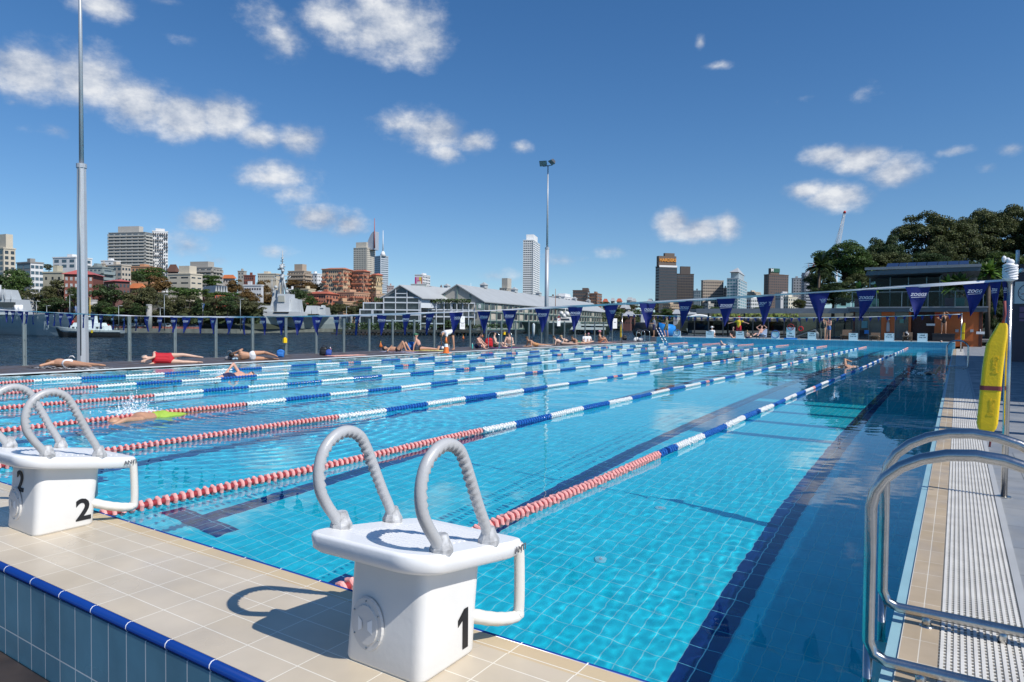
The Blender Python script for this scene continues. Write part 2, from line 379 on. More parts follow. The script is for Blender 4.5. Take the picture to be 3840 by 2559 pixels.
# ---- near bulkhead: beige tiled deck, blue bullnoses, blue-green tiled face
m_beige = tiles('beige_deck_tile', '#cabda8', '#c6b8a1', '#e9e2d2', .25, .12, .0045, 'xy', .42, off=(.0-.02, -.06+.0), var=.09, bump=.5)
m_edge = tiles('beige_edge_tile', '#cdb995', '#c8b28e', '#e9e2d2', .25, .4, .0045, 'xy', .5, off=(-.02, 0), var=.05, bump=.5)
m_blue = tiles('blue_bullnose_tile', '#123a86', '#0f3680', '#d8dce0', .25, .5, .005, 'xy', .25, off=(-.02, 0), bump=.4)
m_face = tiles('blue_green_face_tile', '#6796a6', '#5f8fa1', '#dfe3e0', .125, .25, .006, 'xz', .25, off=(-.02, .145), var=.14, bump=.5)
m_face_far = tiles('pale_blue_end_tile', '#6fb6cf', '#68adc8', '#a8ccd6', .125, .22, .006, 'xz', .3, off=(0, .0), var=.08, bump=.3)
m_conc = mat('concrete', (.34, .34, .33), .8, 0, .15, 2, bump=.2, bs=25)
XN = .0
b = MB()
b.bb((XL-3.5, -1.375, .30), (XN, -.82, DZ))
b.build('deck', m_beige, kind='structure').name = 'near_deck'
MB().bb((XL-3.5, -.818, .30), (XN, -.735, DZ-.003)).build('deck_edge', m_edge, kind='structure')
b = MB(); b.tube([(XL-3.5, -.727, DZ-.012), (XN, -.727, DZ-.012)], .011, 8)
b.bb((XL-3.5, -.734, .25), (XN, -.7205, DZ-.014)); b.build('pool_edge_bullnose', m_blue, kind='structure')
b = MB(); b.tube([(XL-3.5, -1.384, DZ-.016), (XN, -1.384, DZ-.016)], .0175, 10); b.build('outer_bullnose', m_blue, kind='structure')
b = MB(); b.bb((XL-3.5, -1.398, -.06), (XN, -1.372, DZ-.032)); b.bb((XN-.03, -1.37, -.06), (XN, -.735, DZ-.032)); b.build('near_deck_face', m_face, kind='structure')
m_timber = tiles('wet_timber_decking', '#3a312c', '#433932', '#0c0b0a', 40, .14, .008, 'xy', .45, var=.35, bump=.6)
m_timber2 = tiles('timber_decking', '#5b5251', '#544b4a', '#1d1a19', .14, 40, .006, 'xy', .6, var=.12, bump=.4)
MB().bb((XL-8, -14, -.2), (-.1, -1.4, -.003)).build('timber_floor', m_timber, kind='structure')

# ---- right-hand side: pale blue rim, beige pavers, white overflow grating, grey paving
m_rim = mat('pale_blue_rim_tile', '#93b9c1', .35, 0, .1)
m_bs = tiles('side_beige_tile', '#b5a389', '#ad9a7e', '#d7cfbe', .25, .074, .005, 'yx', .5, off=(.04, -.052+.074), var=.12, bump=.6)
MB().bb((0, Y0-2, .004), (.05, Y1, .014)).build('rim_strip', m_rim, kind='structure')
MB().bb((.05, Y0-2, .004), (.198, Y1, .022)).build('side_tile_strip', m_bs, kind='structure')
b = MB(); b.bb((.198, Y0-2, .0015), (.535, Y1+1, .003)); b.build('overflow_channel', mat('channel_dark', (.05, .05, .055), .8), kind='structure')
b = MB()
for i in range(13): x = .212+i*.0255; b.bb((x-.0066, Y0-2, .0045), (x+.0066, Y1+1, .024))
b.build('overflow_grating', mat('grating_white', (.68, .66, .61), .5, 0, .14, 5), kind='structure')
b = MB()
y = Y0-2
while y < 9: b.bb((.2, y, .0045), (.533, y+.011, .0195)); y += .034
while y < Y1: b.bb((.2, y, .0045), (.533, y+.026, .0195)); y += .08
b.build('grating_crossbars', MATS['grating_white'], kind='structure')
MB().bb((.535, Y0-3, .0045), (.575, Y1+1, .026)).build('channel_kerb', mat('pale_stone', (.42, .43, .43), .6, 0, .08), kind='structure')
m_pave = tiles('grey_paving', '#8f9294', '#888b8e', '#5d6062', .9, .6, .008, 'xy', .6, off=(.1, .13), stagger=.5, var=.1, bump=.3)
b = MB(); b.bb((.575, Y0, .004), (.97, Y1, .02)); b.bb((.575, Y1, -.4), (.97, 75, .02)); b.bb((.575, -14, -.4), (.97, Y0, .02)); b.bb((.97, -14, -.4), (60, 75, .02)); b.bb((-.1, -14, -.4), (.574, Y0-3, .016)); b.bb((0, Y0-2, -.4), (.573, Y0, .0035)); b.bb((0, Y1, -.4), (.573, Y1+1, .0015)); b.build('concourse_pavement', m_pave, kind='structure')
MB().bb((-.1, Y0-3, -.4), (-.002, -1.4, .005)).build('corner_pavement', m_pave, kind='structure')

# ---- left timber deck and far bulkhead
MB().bb((-23.9, -14, -.25), (XL-.28, 51.8, .03)).build('sunbathing_deck', m_timber2, kind='structure')
MB().bb((XL-.28, Y0, -.4), (XL, Y1+.4, .036)).build('deck_rim', mat('rim_white', (.74, .75, .74), .5, 0, .08), kind='structure')
b = MB(); b.bb((XL, Y1, .0), (.12, Y1+1.2, .42)); b.build('far_bulkhead', m_face_far, kind='structure')
MB().bb((XL-1, Y1+1.2, -.4), (.12, 58, .40)).build('far_terrace', m_pave, kind='structure')
MB().bb((XL, Y1-.05, .415), (.12, Y1+.8, .432)).build('bulkhead_edge', mat('bulkhead_edge_blue', '#7fbfd4', .4), kind='structure')
# platform under the pool deck, and the harbour
m_pil = mat('dark_pile', (.05, .045, .04), .8)
MB().bb((-24.0, -14, -1.3), (-20.2, 58.1, -.26)).build('deck_slab', m_conc, kind='structure')
m = bpy.data.materials.new('harbour_water'); m.use_nodes = True; t = m.node_tree; p = t.nodes['Principled BSDF']
p.inputs['Base Color'].default_value = (.018, .048, .085, 1); p.inputs['Roughness'].default_value = .12; p.inputs['IOR'].default_value = 1.33
tcn = t.nodes.new('ShaderNodeTexCoord'); mp = t.nodes.new('ShaderNodeMapping'); t.links.new(tcn.outputs['Object'], mp.inputs[0]); mp.inputs[2].default_value = (0, 0, -YAW); mp.inputs[3].default_value = (.6, 1.2, 1)
bu = None
for scl, st, di in ((.12, 1, 14), (.4, 1, 7), (1.3, 1, 2.0), (.02, .5, 6)):
    n = t.nodes.new('ShaderNodeTexNoise'); n.inputs['Scale'].default_value = scl; n.inputs['Detail'].default_value = 4; t.links.new(mp.outputs[0], n.inputs[0])
    q = t.nodes.new('ShaderNodeBump'); q.inputs['Strength'].default_value = st; q.inputs['Distance'].default_value = di; t.links.new(n.outputs[0], q.inputs['Height'])
    if bu is not None: t.links.new(bu.outputs[0], q.inputs['Normal'])
    bu = q
t.links.new(bu.outputs[0], p.inputs['Normal'])
mp2 = t.nodes.new('ShaderNodeMapping'); t.links.new(tcn.outputs['Object'], mp2.inputs[0]); mp2.inputs[2].default_value = (0, 0, -YAW); mp2.inputs[3].default_value = (.16, .55, 1)
nw = t.nodes.new('ShaderNodeTexNoise'); nw.inputs['Scale'].default_value = 1.0; nw.inputs['Detail'].default_value = 6; nw.inputs['Roughness'].default_value = .7; t.links.new(mp2.outputs[0], nw.inputs[0])
for lo, hi, sock in ((.04, .42, 'Roughness'),):
    mr = t.nodes.new('ShaderNodeMapRange'); t.links.new(nw.outputs[0], mr.inputs[0]); mr.inputs[1].default_value = .35; mr.inputs[2].default_value = .65; mr.inputs[3].default_value = lo; mr.inputs[4].default_value = hi; t.links.new(mr.outputs[0], p.inputs[sock])
mxc = t.nodes.new('ShaderNodeMix'); mxc.data_type = 'RGBA'; t.links.new(mr.outputs[0], mxc.inputs[0]); mxc.inputs[6].default_value = (.006, .022, .045, 1); mxc.inputs[7].default_value = (.05, .10, .15, 1); t.links.new(mxc.outputs[2], p.inputs['Base Color'])
me = bpy.data.meshes.new('harbour_water'); R0 = 9000
me.from_pydata([(R0*math.cos(2*PI*i/64), R0*math.sin(2*PI*i/64), 0) for i in range(64)], [], [tuple(range(64))]); me.materials.append(m)
link('harbour_water', me, None, (0, 0, -3.5))['kind'] = 'structure'

# ================================================================== LANE ROPES
m_r = mat('lane_float_red', (.88, .40, .36), .35, 0, .1, 20); m_w = mat('lane_float_white', (.80, .80, .78), .35, 0, .05, 20)
m_b = mat('lane_float_blue', (.02, .125, .44), .3, 0, .2, 20); m_rd = mat('lane_float_hub_red', (.30, .03, .035), .4); m_bd = mat('lane_float_hub_blue', (.015, .07, .28), .4)
m_purp = mat('end_float_lilac', '#5a6fc4', .4)
def lane_rope(x, k, redend=4.45, mark=14.3):
    ords = ['first', 'second', 'third', 'fourth', 'fifth', 'sixth', 'seventh']
    near = ['nearest the right-hand wall, ending beside block 1', 'running behind block 1 towards block 2', 'passing behind block 2 on its right', 'beside the swimmer in yellow-green shorts', 'fourth of the seven from the timber deck', 'second from the sunbathers deck', 'closest to the sunbathers deck']
    near = ['nearest the tiled right wall, starting beside block 1', 'second from the right wall, starting beside block 2', 'third from the right wall', 'in the middle, beside the swimmer in lime shorts', 'third from the timber deck', 'second from the timber deck', 'nearest the timber deck of the sunbathers']
    t = thing('lane_rope', 'floating red, white and blue lane rope ' + near[k], 'lane rope', (x, 0, .032), 0, 'lane ropes across the pool')
    cur = None; SP = dict(r=([m_r, m_rd], 'red_float_section'), w=([m_w, MATS['rim_white']], 'white_float_section'), b=([m_b, m_bd], 'blue_float_section'))
    def colr(y):
        if y < redend+.2*(k % 2) or y > 45.6: return 'r'
        for mk in (mark, mark+10.4, mark+20.8):
            if abs(y-mk) < .14: return 'r'
        return 'b' if int((y-redend+(.5 if k == 0 else 0))/1.03+(1 if k == 0 else 0)) % 2 else 'w'
    y = Y0+.1; rng = random.Random(k)
    while y < Y1-.1:
        near_ = True; far_ = y > (10 if k < 3 else 6)
        sp = .068 if not far_ else (.085 if y < 25 else .12)
        c = colr(y)
        if c != cur:
            if cur: recv(bb.build(SP[cur][1], SP[cur][0], t))
            bb = MB(); cur = c
        zz = .006*math.sin(y*1.7+k) ; xx = .02*math.sin(y*.35+k*2)
        if near_:
            n = 12 if not far_ else 7
            # disc with a scalloped rim, then a slimmer hub
            tw = rng.uniform(0, 1)
            pr = lambda i, an, tw=tw: (1+.10*math.cos(6*(an+tw))) if not far_ else 1
            bb.tube([(xx, y, zz), (xx, y+sp*.1, zz), (xx, y+sp*.36, zz), (xx, y+sp*.46, zz)], [.034, .044, .044, .034] if not far_ else [.028, .038, .038, .028], n, prof=pr, smooth=False, cap=not far_)
            bb.tube([(xx, y+sp*.4, zz), (xx, y+sp, zz)], [.025, .025], 8 if not far_ else 5, mi=1, cap=False)
        else:
            bb.tube([(xx, y, zz), (xx, y+sp*.25, zz), (xx, y+sp*.5, zz), (xx, y+sp*.75, zz), (xx, y+sp, zz)], [.038, .046, .045, .036, .038], 8, cap=False)
        y += sp
    recv(bb.build(SP[cur][1], SP[cur][0], t))
    b = MB(); b.cyl((0, Y0, 0), (0, Y0+.1, 0), .036, .036, 12); recv(b.build('end_float', m_purp, t))
    b = MB(); b.cyl((0, Y0, 0), (0, Y1, 0), .006, .006, 5); b.build('cable', steel, t)
for k in range(7): lane_rope(-2.5*(k+1), k)

# ================================================================== STARTING BLOCKS
def crom(P, k=6, closed=False):
    P = [Vector(p) for p in P]; n = len(P); out = []
    for i in range(n if closed else n-1):
        if closed: p0, p1, p2, p3 = P[i-1], P[i], P[(i+1) % n], P[(i+2) % n]
        else: p0, p1, p2, p3 = P[max(0, i-1)], P[i], P[i+1], P[min(n-1, i+2)]
        for j in range(k):
            u = j/k; out.append(.5*((2*p1)+(p2-p0)*u+(2*p0-5*p1+4*p2-p3)*u*u+(3*p1-p0-3*p2+p3)*u**3))
    if not closed: out.append(P[-1])
    return out
def poly_round(pts, r, seg=5):
    out = []; n = len(pts)
    for i in range(n):
        p0, p1, p2 = Vector(pts[i-1]), Vector(pts[i]), Vector(pts[(i+1) % n]); rr = r[i] if isinstance(r, (list, tuple)) else r
        a = (p0-p1).normalized(); c = (p2-p1).normalized(); d = min(rr, (p0-p1).length*.49, (p2-p1).length*.49)
        s, e = p1+a*d, p1+c*d
        for j in range(seg+1):
            u = j/seg; q = s*(1-u)**2 + p1*2*u*(1-u) + e*u*u; out.append((q.x, q.y))
    return out
m_body = mat('block_body_white', (.76, .75, .72), .34, 0, .03, 9, bump=.04, bs=40)
def starting_block(x, digit, label, both):
    t = thing('starting_block', label, 'starting block', (x, 0, DZ), 0, 'starting blocks on the near deck')
    # tapered body: base footprint to top footprint (local x about the centre, y absolute)
    def ring(x0, x1, y0, y1, r, z): return [(px, py, z) for px, py in poly_round([(x0, y0), (x1, y0), (x1, y1), (x0, y1)], r, 6)]
    levels = [(.0, -.150, .166, -1.137, -.862, .035), (.012, -.155, .171, -1.142, -.857, .04), (.15, -.151, .171, -1.132, -.842, .045), (.335, -.147, .170, -1.122, -.815, .05)]
    vs = []; n = None
    for z, x0, x1, y0, y1, r in levels: q = ring(x0, x1, y0, y1, r, z); n = len(q); vs += q
    fs = [(i*n+k, i*n+(k+1) % n, (i+1)*n+(k+1) % n, (i+1)*n+k) for i in range(len(levels)-1) for k in range(n)]
    b = MB().add(vs, fs + [tuple(range(n))[::-1]], 0, True); b.build('base', m_body, t)
    # platform: rounded outline, sloping forwards, thick skirt
    out = poly_round([(-.215, -1.235), (.175, -1.225), (.245, -1.16), (.245, -.735), (.225, -.66), (-.225, -.66), (-.245, -.735), (-.245, -1.16)], [.075, .06, .05, .06, .03, .03, .06, .06], 9)
    def zt(y): return .424 - (y+1.235)*.158
    n = len(out); cx, cy = 0, -.95; vs = []
    for (sx, dz) in ((.93, -.062), (.985, -.05), (1.0, -.012), (.985, -.002), (.96, 0.0)):
        for (px, py) in out: X = cx+(px-cx)*sx; Y = cy+(py-cy)*sx; vs.append((X, Y, zt(Y)+dz))
    fs = [(i*n+k, i*n+(k+1) % n, (i+1)*n+(k+1) % n, (i+1)*n+k) for i in range(4) for k in range(n)]
    b = MB().add(vs, fs, 0, True); b.add([vs[4*n+k] for k in range(n)], [tuple(range(n))]); b.add([vs[k] for k in range(n)], [tuple(range(n))[::-1]]); o = b.build('platform', white, t)
    # fine anti-slip ribs
    b = MB()
    for i in range(15):
        y = -1.13+i*.028; b.bb((-.15, y, zt(y)-.004), (.15, y+.010, zt(y)+.0009))
    b.build('tread_ribs', white, t)
    # front hand grip: two drop bars, a lower cross member running back to the body
    for s in (-1, 1):
        b = MB(); pts = [(s*.222, -.685, zt(-.685)-.02), (s*.222, -.678, .26), (s*.22, -.674, .10), (s*.215, -.69, .062), (s*.19, -.78, .080), (s*.145, -.87, .115)]
        b.tube(crom(pts, 5), .0195, 8, prof=lambda i, an: min(1.22, 1/max(abs(math.cos(an)), abs(math.sin(an))))*(.92 if i < 12 else 1+.07*(i % 2)))
        b.build('front_grip', mat('grip_white', (.72, .70, .64), .4, 0, .05), t)
    # side handles: grey loops, scalloped on the inner side
    for s in (-1, 1):
        xx = s*.212
        ctrl = [(-1.10, zt(-1.10)), (-1.125, .445), (-1.158, .49), (-1.187, .545), (-1.193, .61), (-1.172, .672), (-1.125, .712), (-1.07, .722), (-1.018, .70), (-.985, .655), (-.948, .58), (-.905, .49), (-.868, .42), (-.85, zt(-.85))]
        P = [Vector((xx + (.0), y, z)) for y, z in ctrl]
        pts = []; 
        for i in range(len(P)-1):
            p0 = P[max(0, i-1)]; p1 = P[i]; p2 = P[i+1]; p3 = P[min(len(P)-1, i+2)]
            for j in range(16):
                u = j/16; pts.append(.5*((2*p1)+(p2-p0)*u+(2*p0-5*p1+4*p2-p3)*u*u+(3*p1-p0-3*p2+p3)*u**3))
        pts.append(P[-1]); cen = Vector((xx, -1.06, .56))
        b = MB(); nn = len(pts); arc = [0]
        for p, q in zip(pts, pts[1:]): arc.append(arc[-1]+(q-p).length)
        # scallops: vary the radius only where the surface faces the loop's centre
        vs0 = len(b.v); b.tube(pts, .0182, 14)
        for i in range(nn):
            d = (cen-pts[i]).normalized()
            for k in range(14):
                vi = vs0+i*14+k; v = Vector(b.v[vi]); q = (v-pts[i])
                if q.length < 1e-6: continue
                w_ = max(0, q.normalized().dot(d))**2; amp = .0075*min(1, max(0, (arc[i]-.14)/.05))*min(1, max(0, (arc[-1]-.05-arc[i])/.03))
                ph = (1-2*((arc[i]/.0255) % 1))*1.0+.1
                v = pts[i] + q*(1 + w_*amp/.0195*ph); b.v[vi] = tuple(v)
        b.build('handle', grayp, t)
        for yb in (-1.098, -.852):
            b = MB(); b.tube([(xx, yb, zt(yb)-.004), (xx, yb, zt(yb)+.014), (xx, yb+(-.008 if yb < -1 else .004)*0, zt(yb)+.03), (xx, yb, zt(yb)+.055)], [.036, .036, .028, .019], 8, smooth=False)
            b.build('handle_foot', mat('worn_grey_plastic', (.42, .425, .43), .55, 0, .45, 45, bump=.2), t)
    # screw-in hatch on the back face
    h = MB(); M = frame_M((-.050, -1.1345, .135), (1, 0, 0), (0, 0, 1))
    def disc(mb, r0, r1, z0, z1, n=28): mb.add([tuple(M @ Vector((r0*.78*math.cos(2*PI*i/n), r0*math.sin(2*PI*i/n), z0))) for i in range(n)] + [tuple(M @ Vector((r1*.78*math.cos(2*PI*i/n), r1*math.sin(2*PI*i/n), z1))) for i in range(n)],
            [tuple(range(n, 2*n))] + [(i, (i+1) % n, n+(i+1) % n, n+i) for i in range(n)])
    disc(h, .086, .083, 0, .009); hp = h.build('hatch', mat('hatch_white', (.62, .61, .59), .4, 0, .05), t)
    h2 = MB(); disc(h2, .064, .062, .006, .014); h2.build('hatch_lid', MATS['hatch_white'], hp)
    h3 = MB()
    for s in (-1, 1): h3.add([tuple(M @ Vector((s*a*.85, bb_, zz))) for a, bb_, zz in ((.014, -.012, .017), (.036, -.024, .0145), (.036, .024, .0145), (.014, .012, .017))], [(0, 1, 2, 3)])
    h3.build('finger_recess', mat('recess_pale', (.80, .80, .79), .3), hp)
    h4 = MB()
    for i in range(6):
        a = 2*PI*(i+.5)/6; p = M @ Vector((.075*.78*math.cos(a), .075*math.sin(a), .0105)); h4.ball(p, .0028, 6)
    h4.build('screws', dullsteel, hp)
    # numerals
    if not both:
        q = MB(); M1 = frame_M((.1724, -.925, .095), (0, 1, 0), (0, 0, 1)); pg = [(-.012, -.062), (.016, -.062), (.016, .068), (-.004, .068), (-.036, .040), (-.036, .018), (-.012, .034)]
        q.prism(pg, 0, .0012, M=M1); q.build('numeral', black, t)
    else: lettering(digit, .155 if both else .175, black, frame_M((.1722, -.915 if both else -.915, .085 if both else .092), (.0, 1, 0), (0, 0, 1)), t, 'numeral', bold=both)
    if both: lettering(digit, .145, black, frame_M((-.012, -1.1295, .25), (1, 0, 0), (0, .01, 1)), t, 'numeral', bold=True)
    lettering('ANTI', .03, mat('faded_lettering', (.12, .12, .13), .6), frame_M((.2475, -.71, zt(-.71)-.028), (0, 1, 0), (0, 0, 1)), t, 'lettering', bold=True, extr=.0008)
    return t
starting_block(-1.247, '1', 'white starting block marked with a black 1, round hatch facing the camera', False)
starting_block(-3.747, '2', 'white starting block marked with a black 2, at the left edge of the deck', True)

# ================================================================== POOL LADDER RAILS
def loop_rail(x0, x1, y, zb, zt_, r=.019, skew=0):
    w = x1-x0; cx = (x0+x1)/2; pts = []
    for i in range(13): a = PI-PI*i/12; pts.append((cx+w/2*math.cos(a), y, zt_-w*.36+w*.36*math.sin(a)))
    rr = .07
    low = [(x1, y, zb+rr), (x1-.02, y, zb+.02), (x1-rr, y, zb), (x0+rr, y, zb), (x0+.02, y, zb+.02), (x0, y, zb+rr)]
    return pts+[(x1, y, (zb+zt_)/2)]+low+[(x0, y, (zb+zt_)/2)]
def ladder(label, x0, x1, ya, yb, zt_=.97, name='pool_ladder', zb=.085, base=.02, flip=1):
    t = thing(name, label, 'pool ladder', (0, 0, 0), 0, 'stainless steel pool ladders')
    for y in (ya, yb):
        b = MB(); b.tube(loop_rail(x0, x1, y, zb, zt_), .0235, 12, closed=True); b.build('rail', steel, t)
        xx = x0+.19*flip if flip > 0 else x1-.19
        b = MB(); b.cyl((xx, y, base-.01), (xx, y, zb), .022, .018, 12); b.cyl((xx, y, base-.004), (xx, y, base+.008), .033, .03, 14); b.build('foot', steel, t); b = MB(); b.cyl((xx+flip*.3, y, base-.01), (xx+flip*.3, y, zb), .02, .018, 10); b.build('foot', steel, t)
    xw = x0 if flip > 0 else x1
    b = MB()
    for z in (-.25, -.52, -.8, -1.1): b.bb((xw-.03, ya+.02, z-.012), (xw+.05, yb-.02, z+.012))
    recv(b.build('treads', mat('tread_plastic', (.6, .6, .58), .5), t))
    b = MB()
    for y in (ya, yb): b.cyl((xw, y, .2), (xw, y, -1.2), .018, .018, 10)
    recv(b.build('submerged_stile', steel, t))
    return t
ladder('big curved stainless ladder rails over the wall right beside the camera', -.045, .66, .50, 1.15)
ladder('stainless ladder rails beyond the yellow rescue tube, on the grey overflow side', -.06, .56, 25.0, 25.85, .99)
ladder('stainless ladder rails on the timber deck beside the orange cone', -20.75, -20.05, 27.3, 28.5, 1.0, flip=-1, base=.03)
ladder('stainless ladder rails at the far corner in front of the blue rolled cover', -20.75, -20.05, 47.4, 48.4, 1.0, flip=-1, base=.03)
# ================================================================== FLAG LINES, POLES, BUOYS
wpaint = mat('flag_print_white', (.72, .74, .80), .6, 0, 0)
def flag_mesh(w, h, seed, twist=0):
    rng = random.Random(seed); vs = []; fs = []; nr = 7; sx = rng.uniform(-.045, .03); bow = rng.uniform(-.02, .02)
    for i in range(nr+1):
        u = i/nr; ww = w*(1-u)*.5+.002
        for j in range(5):
            q = j/4*2-1
            vs.append((q*ww*(1-.12*abs(twist))+sx*u*u*1.4, bow*math.sin(u*PI)+.012*math.sin(q*3+seed+u*2)*(.3+u)+twist*q*ww, -h*u))
    for i in range(nr):
        for j in range(4): a = i*5+j; fs.append((a, a+1, a+6, a+5))
    return MB().add(vs, fs, 0, True)
def flag_line(name, label, Y, xs, zf, w, h, group, text=True, sag=None, x0=None, x1=None, wr=.007):
    t = thing(name, label, 'flag line', (0, Y, 0), 0, group)
    n = 60; pts = [(x0+(x1-x0)*i/n, .01*math.sin(i*1.3), zf(x0+(x1-x0)*i/n)) for i in range(n+1)]
    b = MB(); b.tube(pts, wr*.6, 6)
    # flat webbing tape carrying the pennants, gently twisting
    vs = []; fs = []
    m = 240
    for i in range(m+1):
        x = x0+(x1-x0)*i/m; a = .9*math.sin(x*.9)+.5*math.sin(x*2.3); hw = wr*2.0
        vs += [(x, hw*math.sin(a), zf(x)+hw*math.cos(a)), (x, -hw*math.sin(a), zf(x)-hw*math.cos(a))]
    for i in range(m): fs.append((2*i, 2*i+2, 2*i+3, 2*i+1))
    b.add(vs, fs, 0, True); b.build('tape', wcloth, t)
    for i, x in enumerate(xs):
        rng = random.Random(i*7+3)
        f = flag_mesh(w*rng.uniform(.93, 1.04), h, i, rng.uniform(-.25, .3)).build('pennant', navy, t)
        f.scale = (1 if x < .45 or not text else .42, 1, 1); f.location = (x, 0, zf(x)-.008); f.rotation_euler = (rng.uniform(-.06, .06), rng.uniform(-.03, .03), rng.uniform(-.35, .25))
        if text:
            l = link('lettering', text_mesh('ZOGGS', .036, wpaint, bold=True, shear=.3, extr=.0006), f)
            l.matrix_local = frame_M((0, -.0125, -h*.25), (1, 0, 0), (0, 0, 1))
            u = MB(); u.add([(-.055, -.013, -h*.33), (.05, -.013, -h*.318), (.062, -.013, -h*.326), (-.055, -.013, -h*.345)], [(0, 1, 2, 3)]); u.build('underline', wpaint, f)
    return t
PX = [2300, 2100, 1900, 1700, 1500, 1250, 1040, 900, 700, 500, 300, 150, 0]; PY = [645, 658, 670, 685, 694, 708, 717, 723, 727, 729, 726, 720, 712]
pz = [aty(x*3840/2353, y*3840/2353, 4.45) for x, y in zip(PX, PY)]
cf = np.polyfit([p[0] for p in pz], [p[2] for p in pz], 4)
zfl = lambda x: float(np.polyval(cf, x))
pf = [aty(R_(1, q, 0)[0], 1190, 4.45)[0] for q in (60, 120, 187, 245, 310, 430, 500, 565, 640, 770, 850, 925, 1035, 1140, 1250, 1350, 1470, 1595, 1710, 1840, 1960, 2110, 2245)] + \
     [aty(R_(2, q, 0)[0], 1180, 4.45)[0] for q in (60, 220, 385, 565, 740, 935, 1155, 1380, 1600, 1840, 2095, 2330)] + \
     [aty(R_(3, q, 0)[0], 1150, 4.45)[0] for q in (280, 580, 910, 1245, 1595, 1965, 2325)] + [aty(R_(4, q, 0)[0], 1120, 4.45)[0] for q in (465, 900, 1375, 1905)] + [.50, .585]
flag_line('flag_line', 'long line of large navy pennants crossing the near end of the pool', 4.45, pf, zfl, .19, .285, 'backstroke flag lines', x0=-20.9, x1=.6)
z2 = lambda x: 1.95 + .25*((x+10.2)/10.6)**2
flag_line('flag_line', 'distant line of small navy pennants crossing the far end of the pool', 45, [-20.4+.46*i for i in range(46)], z2, .2, .28, 'backstroke flag lines', text=False, x0=-20.9, x1=.42, wr=.012)
def flag_pole(label, x, y, top, r=.024):
    t = thing('flag_pole', label, 'pole', (x, y, .02), 0, 'stainless poles holding the flag lines')
    b = MB(); b.cyl((0, 0, 0), (0, 0, top-.02), r, r, 14); b.build('pole', steel, t)
    b = MB(); b.cyl((0, 0, 0), (0, 0, .012), r*2.2, r*2.2, 16, smooth=False); b.build('base_plate', steel, t)
    b = MB(); b.tube([(0, 0, top-.03), (0, 0, top+.03), (.0, .0, top+.045)], [r*1.2, r*1.2, r*.5], 12); b.build('cap', dullsteel, t)
    return t
flag_pole('tall stainless pole at the right carrying the yellow rescue tube', .6, 4.45, 1.90)
flag_pole('distant stainless pole at the right end of the far flag line', .42, 45, 2.2, .03)
flag_pole('distant stainless pole on the timber deck at the left end of the far flag line', -20.9, 45, 2.2, .03)
flag_pole('stainless pole on the timber deck holding the near flag line', -20.95, 4.45, 1.75)
# white cloth bundled and tied over the near pole's top
b = MB()
rng = random.Random(5)
for i, (dx, dz, r) in enumerate(((0, 0, .058), (.012, .055, .05), (-.005, .10, .043), (.0, .135, .034), (-.02, .16, .02))):
    b.ball((.6+dx, 4.45-.004, 1.89+dz*.92), (r*.88, r*.8, r*.75), 12)
for i in range(7): b.tube([(.6+.048*math.cos(a), 4.45+.044*math.sin(a), 1.875+i*.018+.008*math.sin(a*2+i)) for a in [2*PI*k/16 for k in range(16)]], .009, 6, closed=True)
b.ball((.555, 4.44, 2.04), (.018, .012, .03), 6); b.tube([(.57, 4.44, 2.04), (.55, 4.43, 2.055), (.543, 4.43, 2.03)], .006, 6)
tag(b.build('cloth_bundle', wcloth), 'white cloth wound and knotted over the top of the near right flag pole', 'cloth')
# rescue tube hanging on the near pole
def rescue_tube(label, x, y, z, top, s=1.0, lean=0.035):
    t = thing('rescue_tube', label, 'rescue tube', (x, y, z), 0, 'yellow rescue tubes')
    L_ = top-z; pr = poly_round([(-.075, -.04), (.075, -.04), (.075, .04), (-.075, .04)], .028, 4); n = len(pr); vs = []; lv = []
    for u, k, dx in ((0, .62, -.01), (.035, .88, -.01), (.08, 1, -.01), (.6, .98, 0.0), (.80, .93, .01), (.87, .80, .024), (.94, .60, .038), (.985, .45, .044), (1, .36, .045)):
        lv.append([(px*k*s+dx+lean*u, py*(.7+.3*k)*s, u*L_) for px, py in pr])
    for q in lv: vs += q
    m = len(lv); fs = [(i*n+k, i*n+(k+1) % n, (i+1)*n+(k+1) % n, (i+1)*n+k) for i in range(m-1) for k in range(n)] + [tuple(range(n))[::-1], tuple((m-1)*n+k for k in range(n))]
    MB().add(vs, fs, 0, False).build('foam_body', yellow, t)
    b = MB(); br = mat('maroon_strap', (.22, .045, .045), .7, 0, .2)
    q = [(px*1.04*s-.004+lean*.4, py*1.06*s) for px, py in pr]
    b.add([(a, c, .385*L_) for a, c in q]+[(a, c, .425*L_) for a, c in q], [(k, (k+1) % n, n+(k+1) % n, n+k) for k in range(n)])
    b.build('strap', br, t)
    b = MB(); b.tube([(.045+lean, 0, L_*.99), (.06+lean, -.01, L_*1.08), (.055+lean, .0, L_*1.2)], .011, 6); b.tube([(.02, -.05, -.005), (.018, -.05, -.05), (.012, -.055, -.12)], .008, 6); b.build('tow_strap', br, t)
    if s >= 1:
        for body, zc in (('Saving', .23), ('Guard', .62)):
            lettering(body, .058, yellow, frame_M((.014+lean*zc, -.0405*s, zc*L_), (0, 0, -1), (1, 0, 0)), t, extr=.0022, bold=True)
    return t
rescue_tube('yellow foam rescue tube strapped to the right flag pole, nearest the camera', .475, 4.40, .575, 1.50, 1.0)
rescue_tube('small yellow rescue tube hung on the far right flag pole', .52, 45, .7, 1.7, .99, 0)
rescue_tube('small yellow rescue tube hung on the left fence near the blue rolled cover', -22.9, 49.3, .35, 1.45, .99, 0)

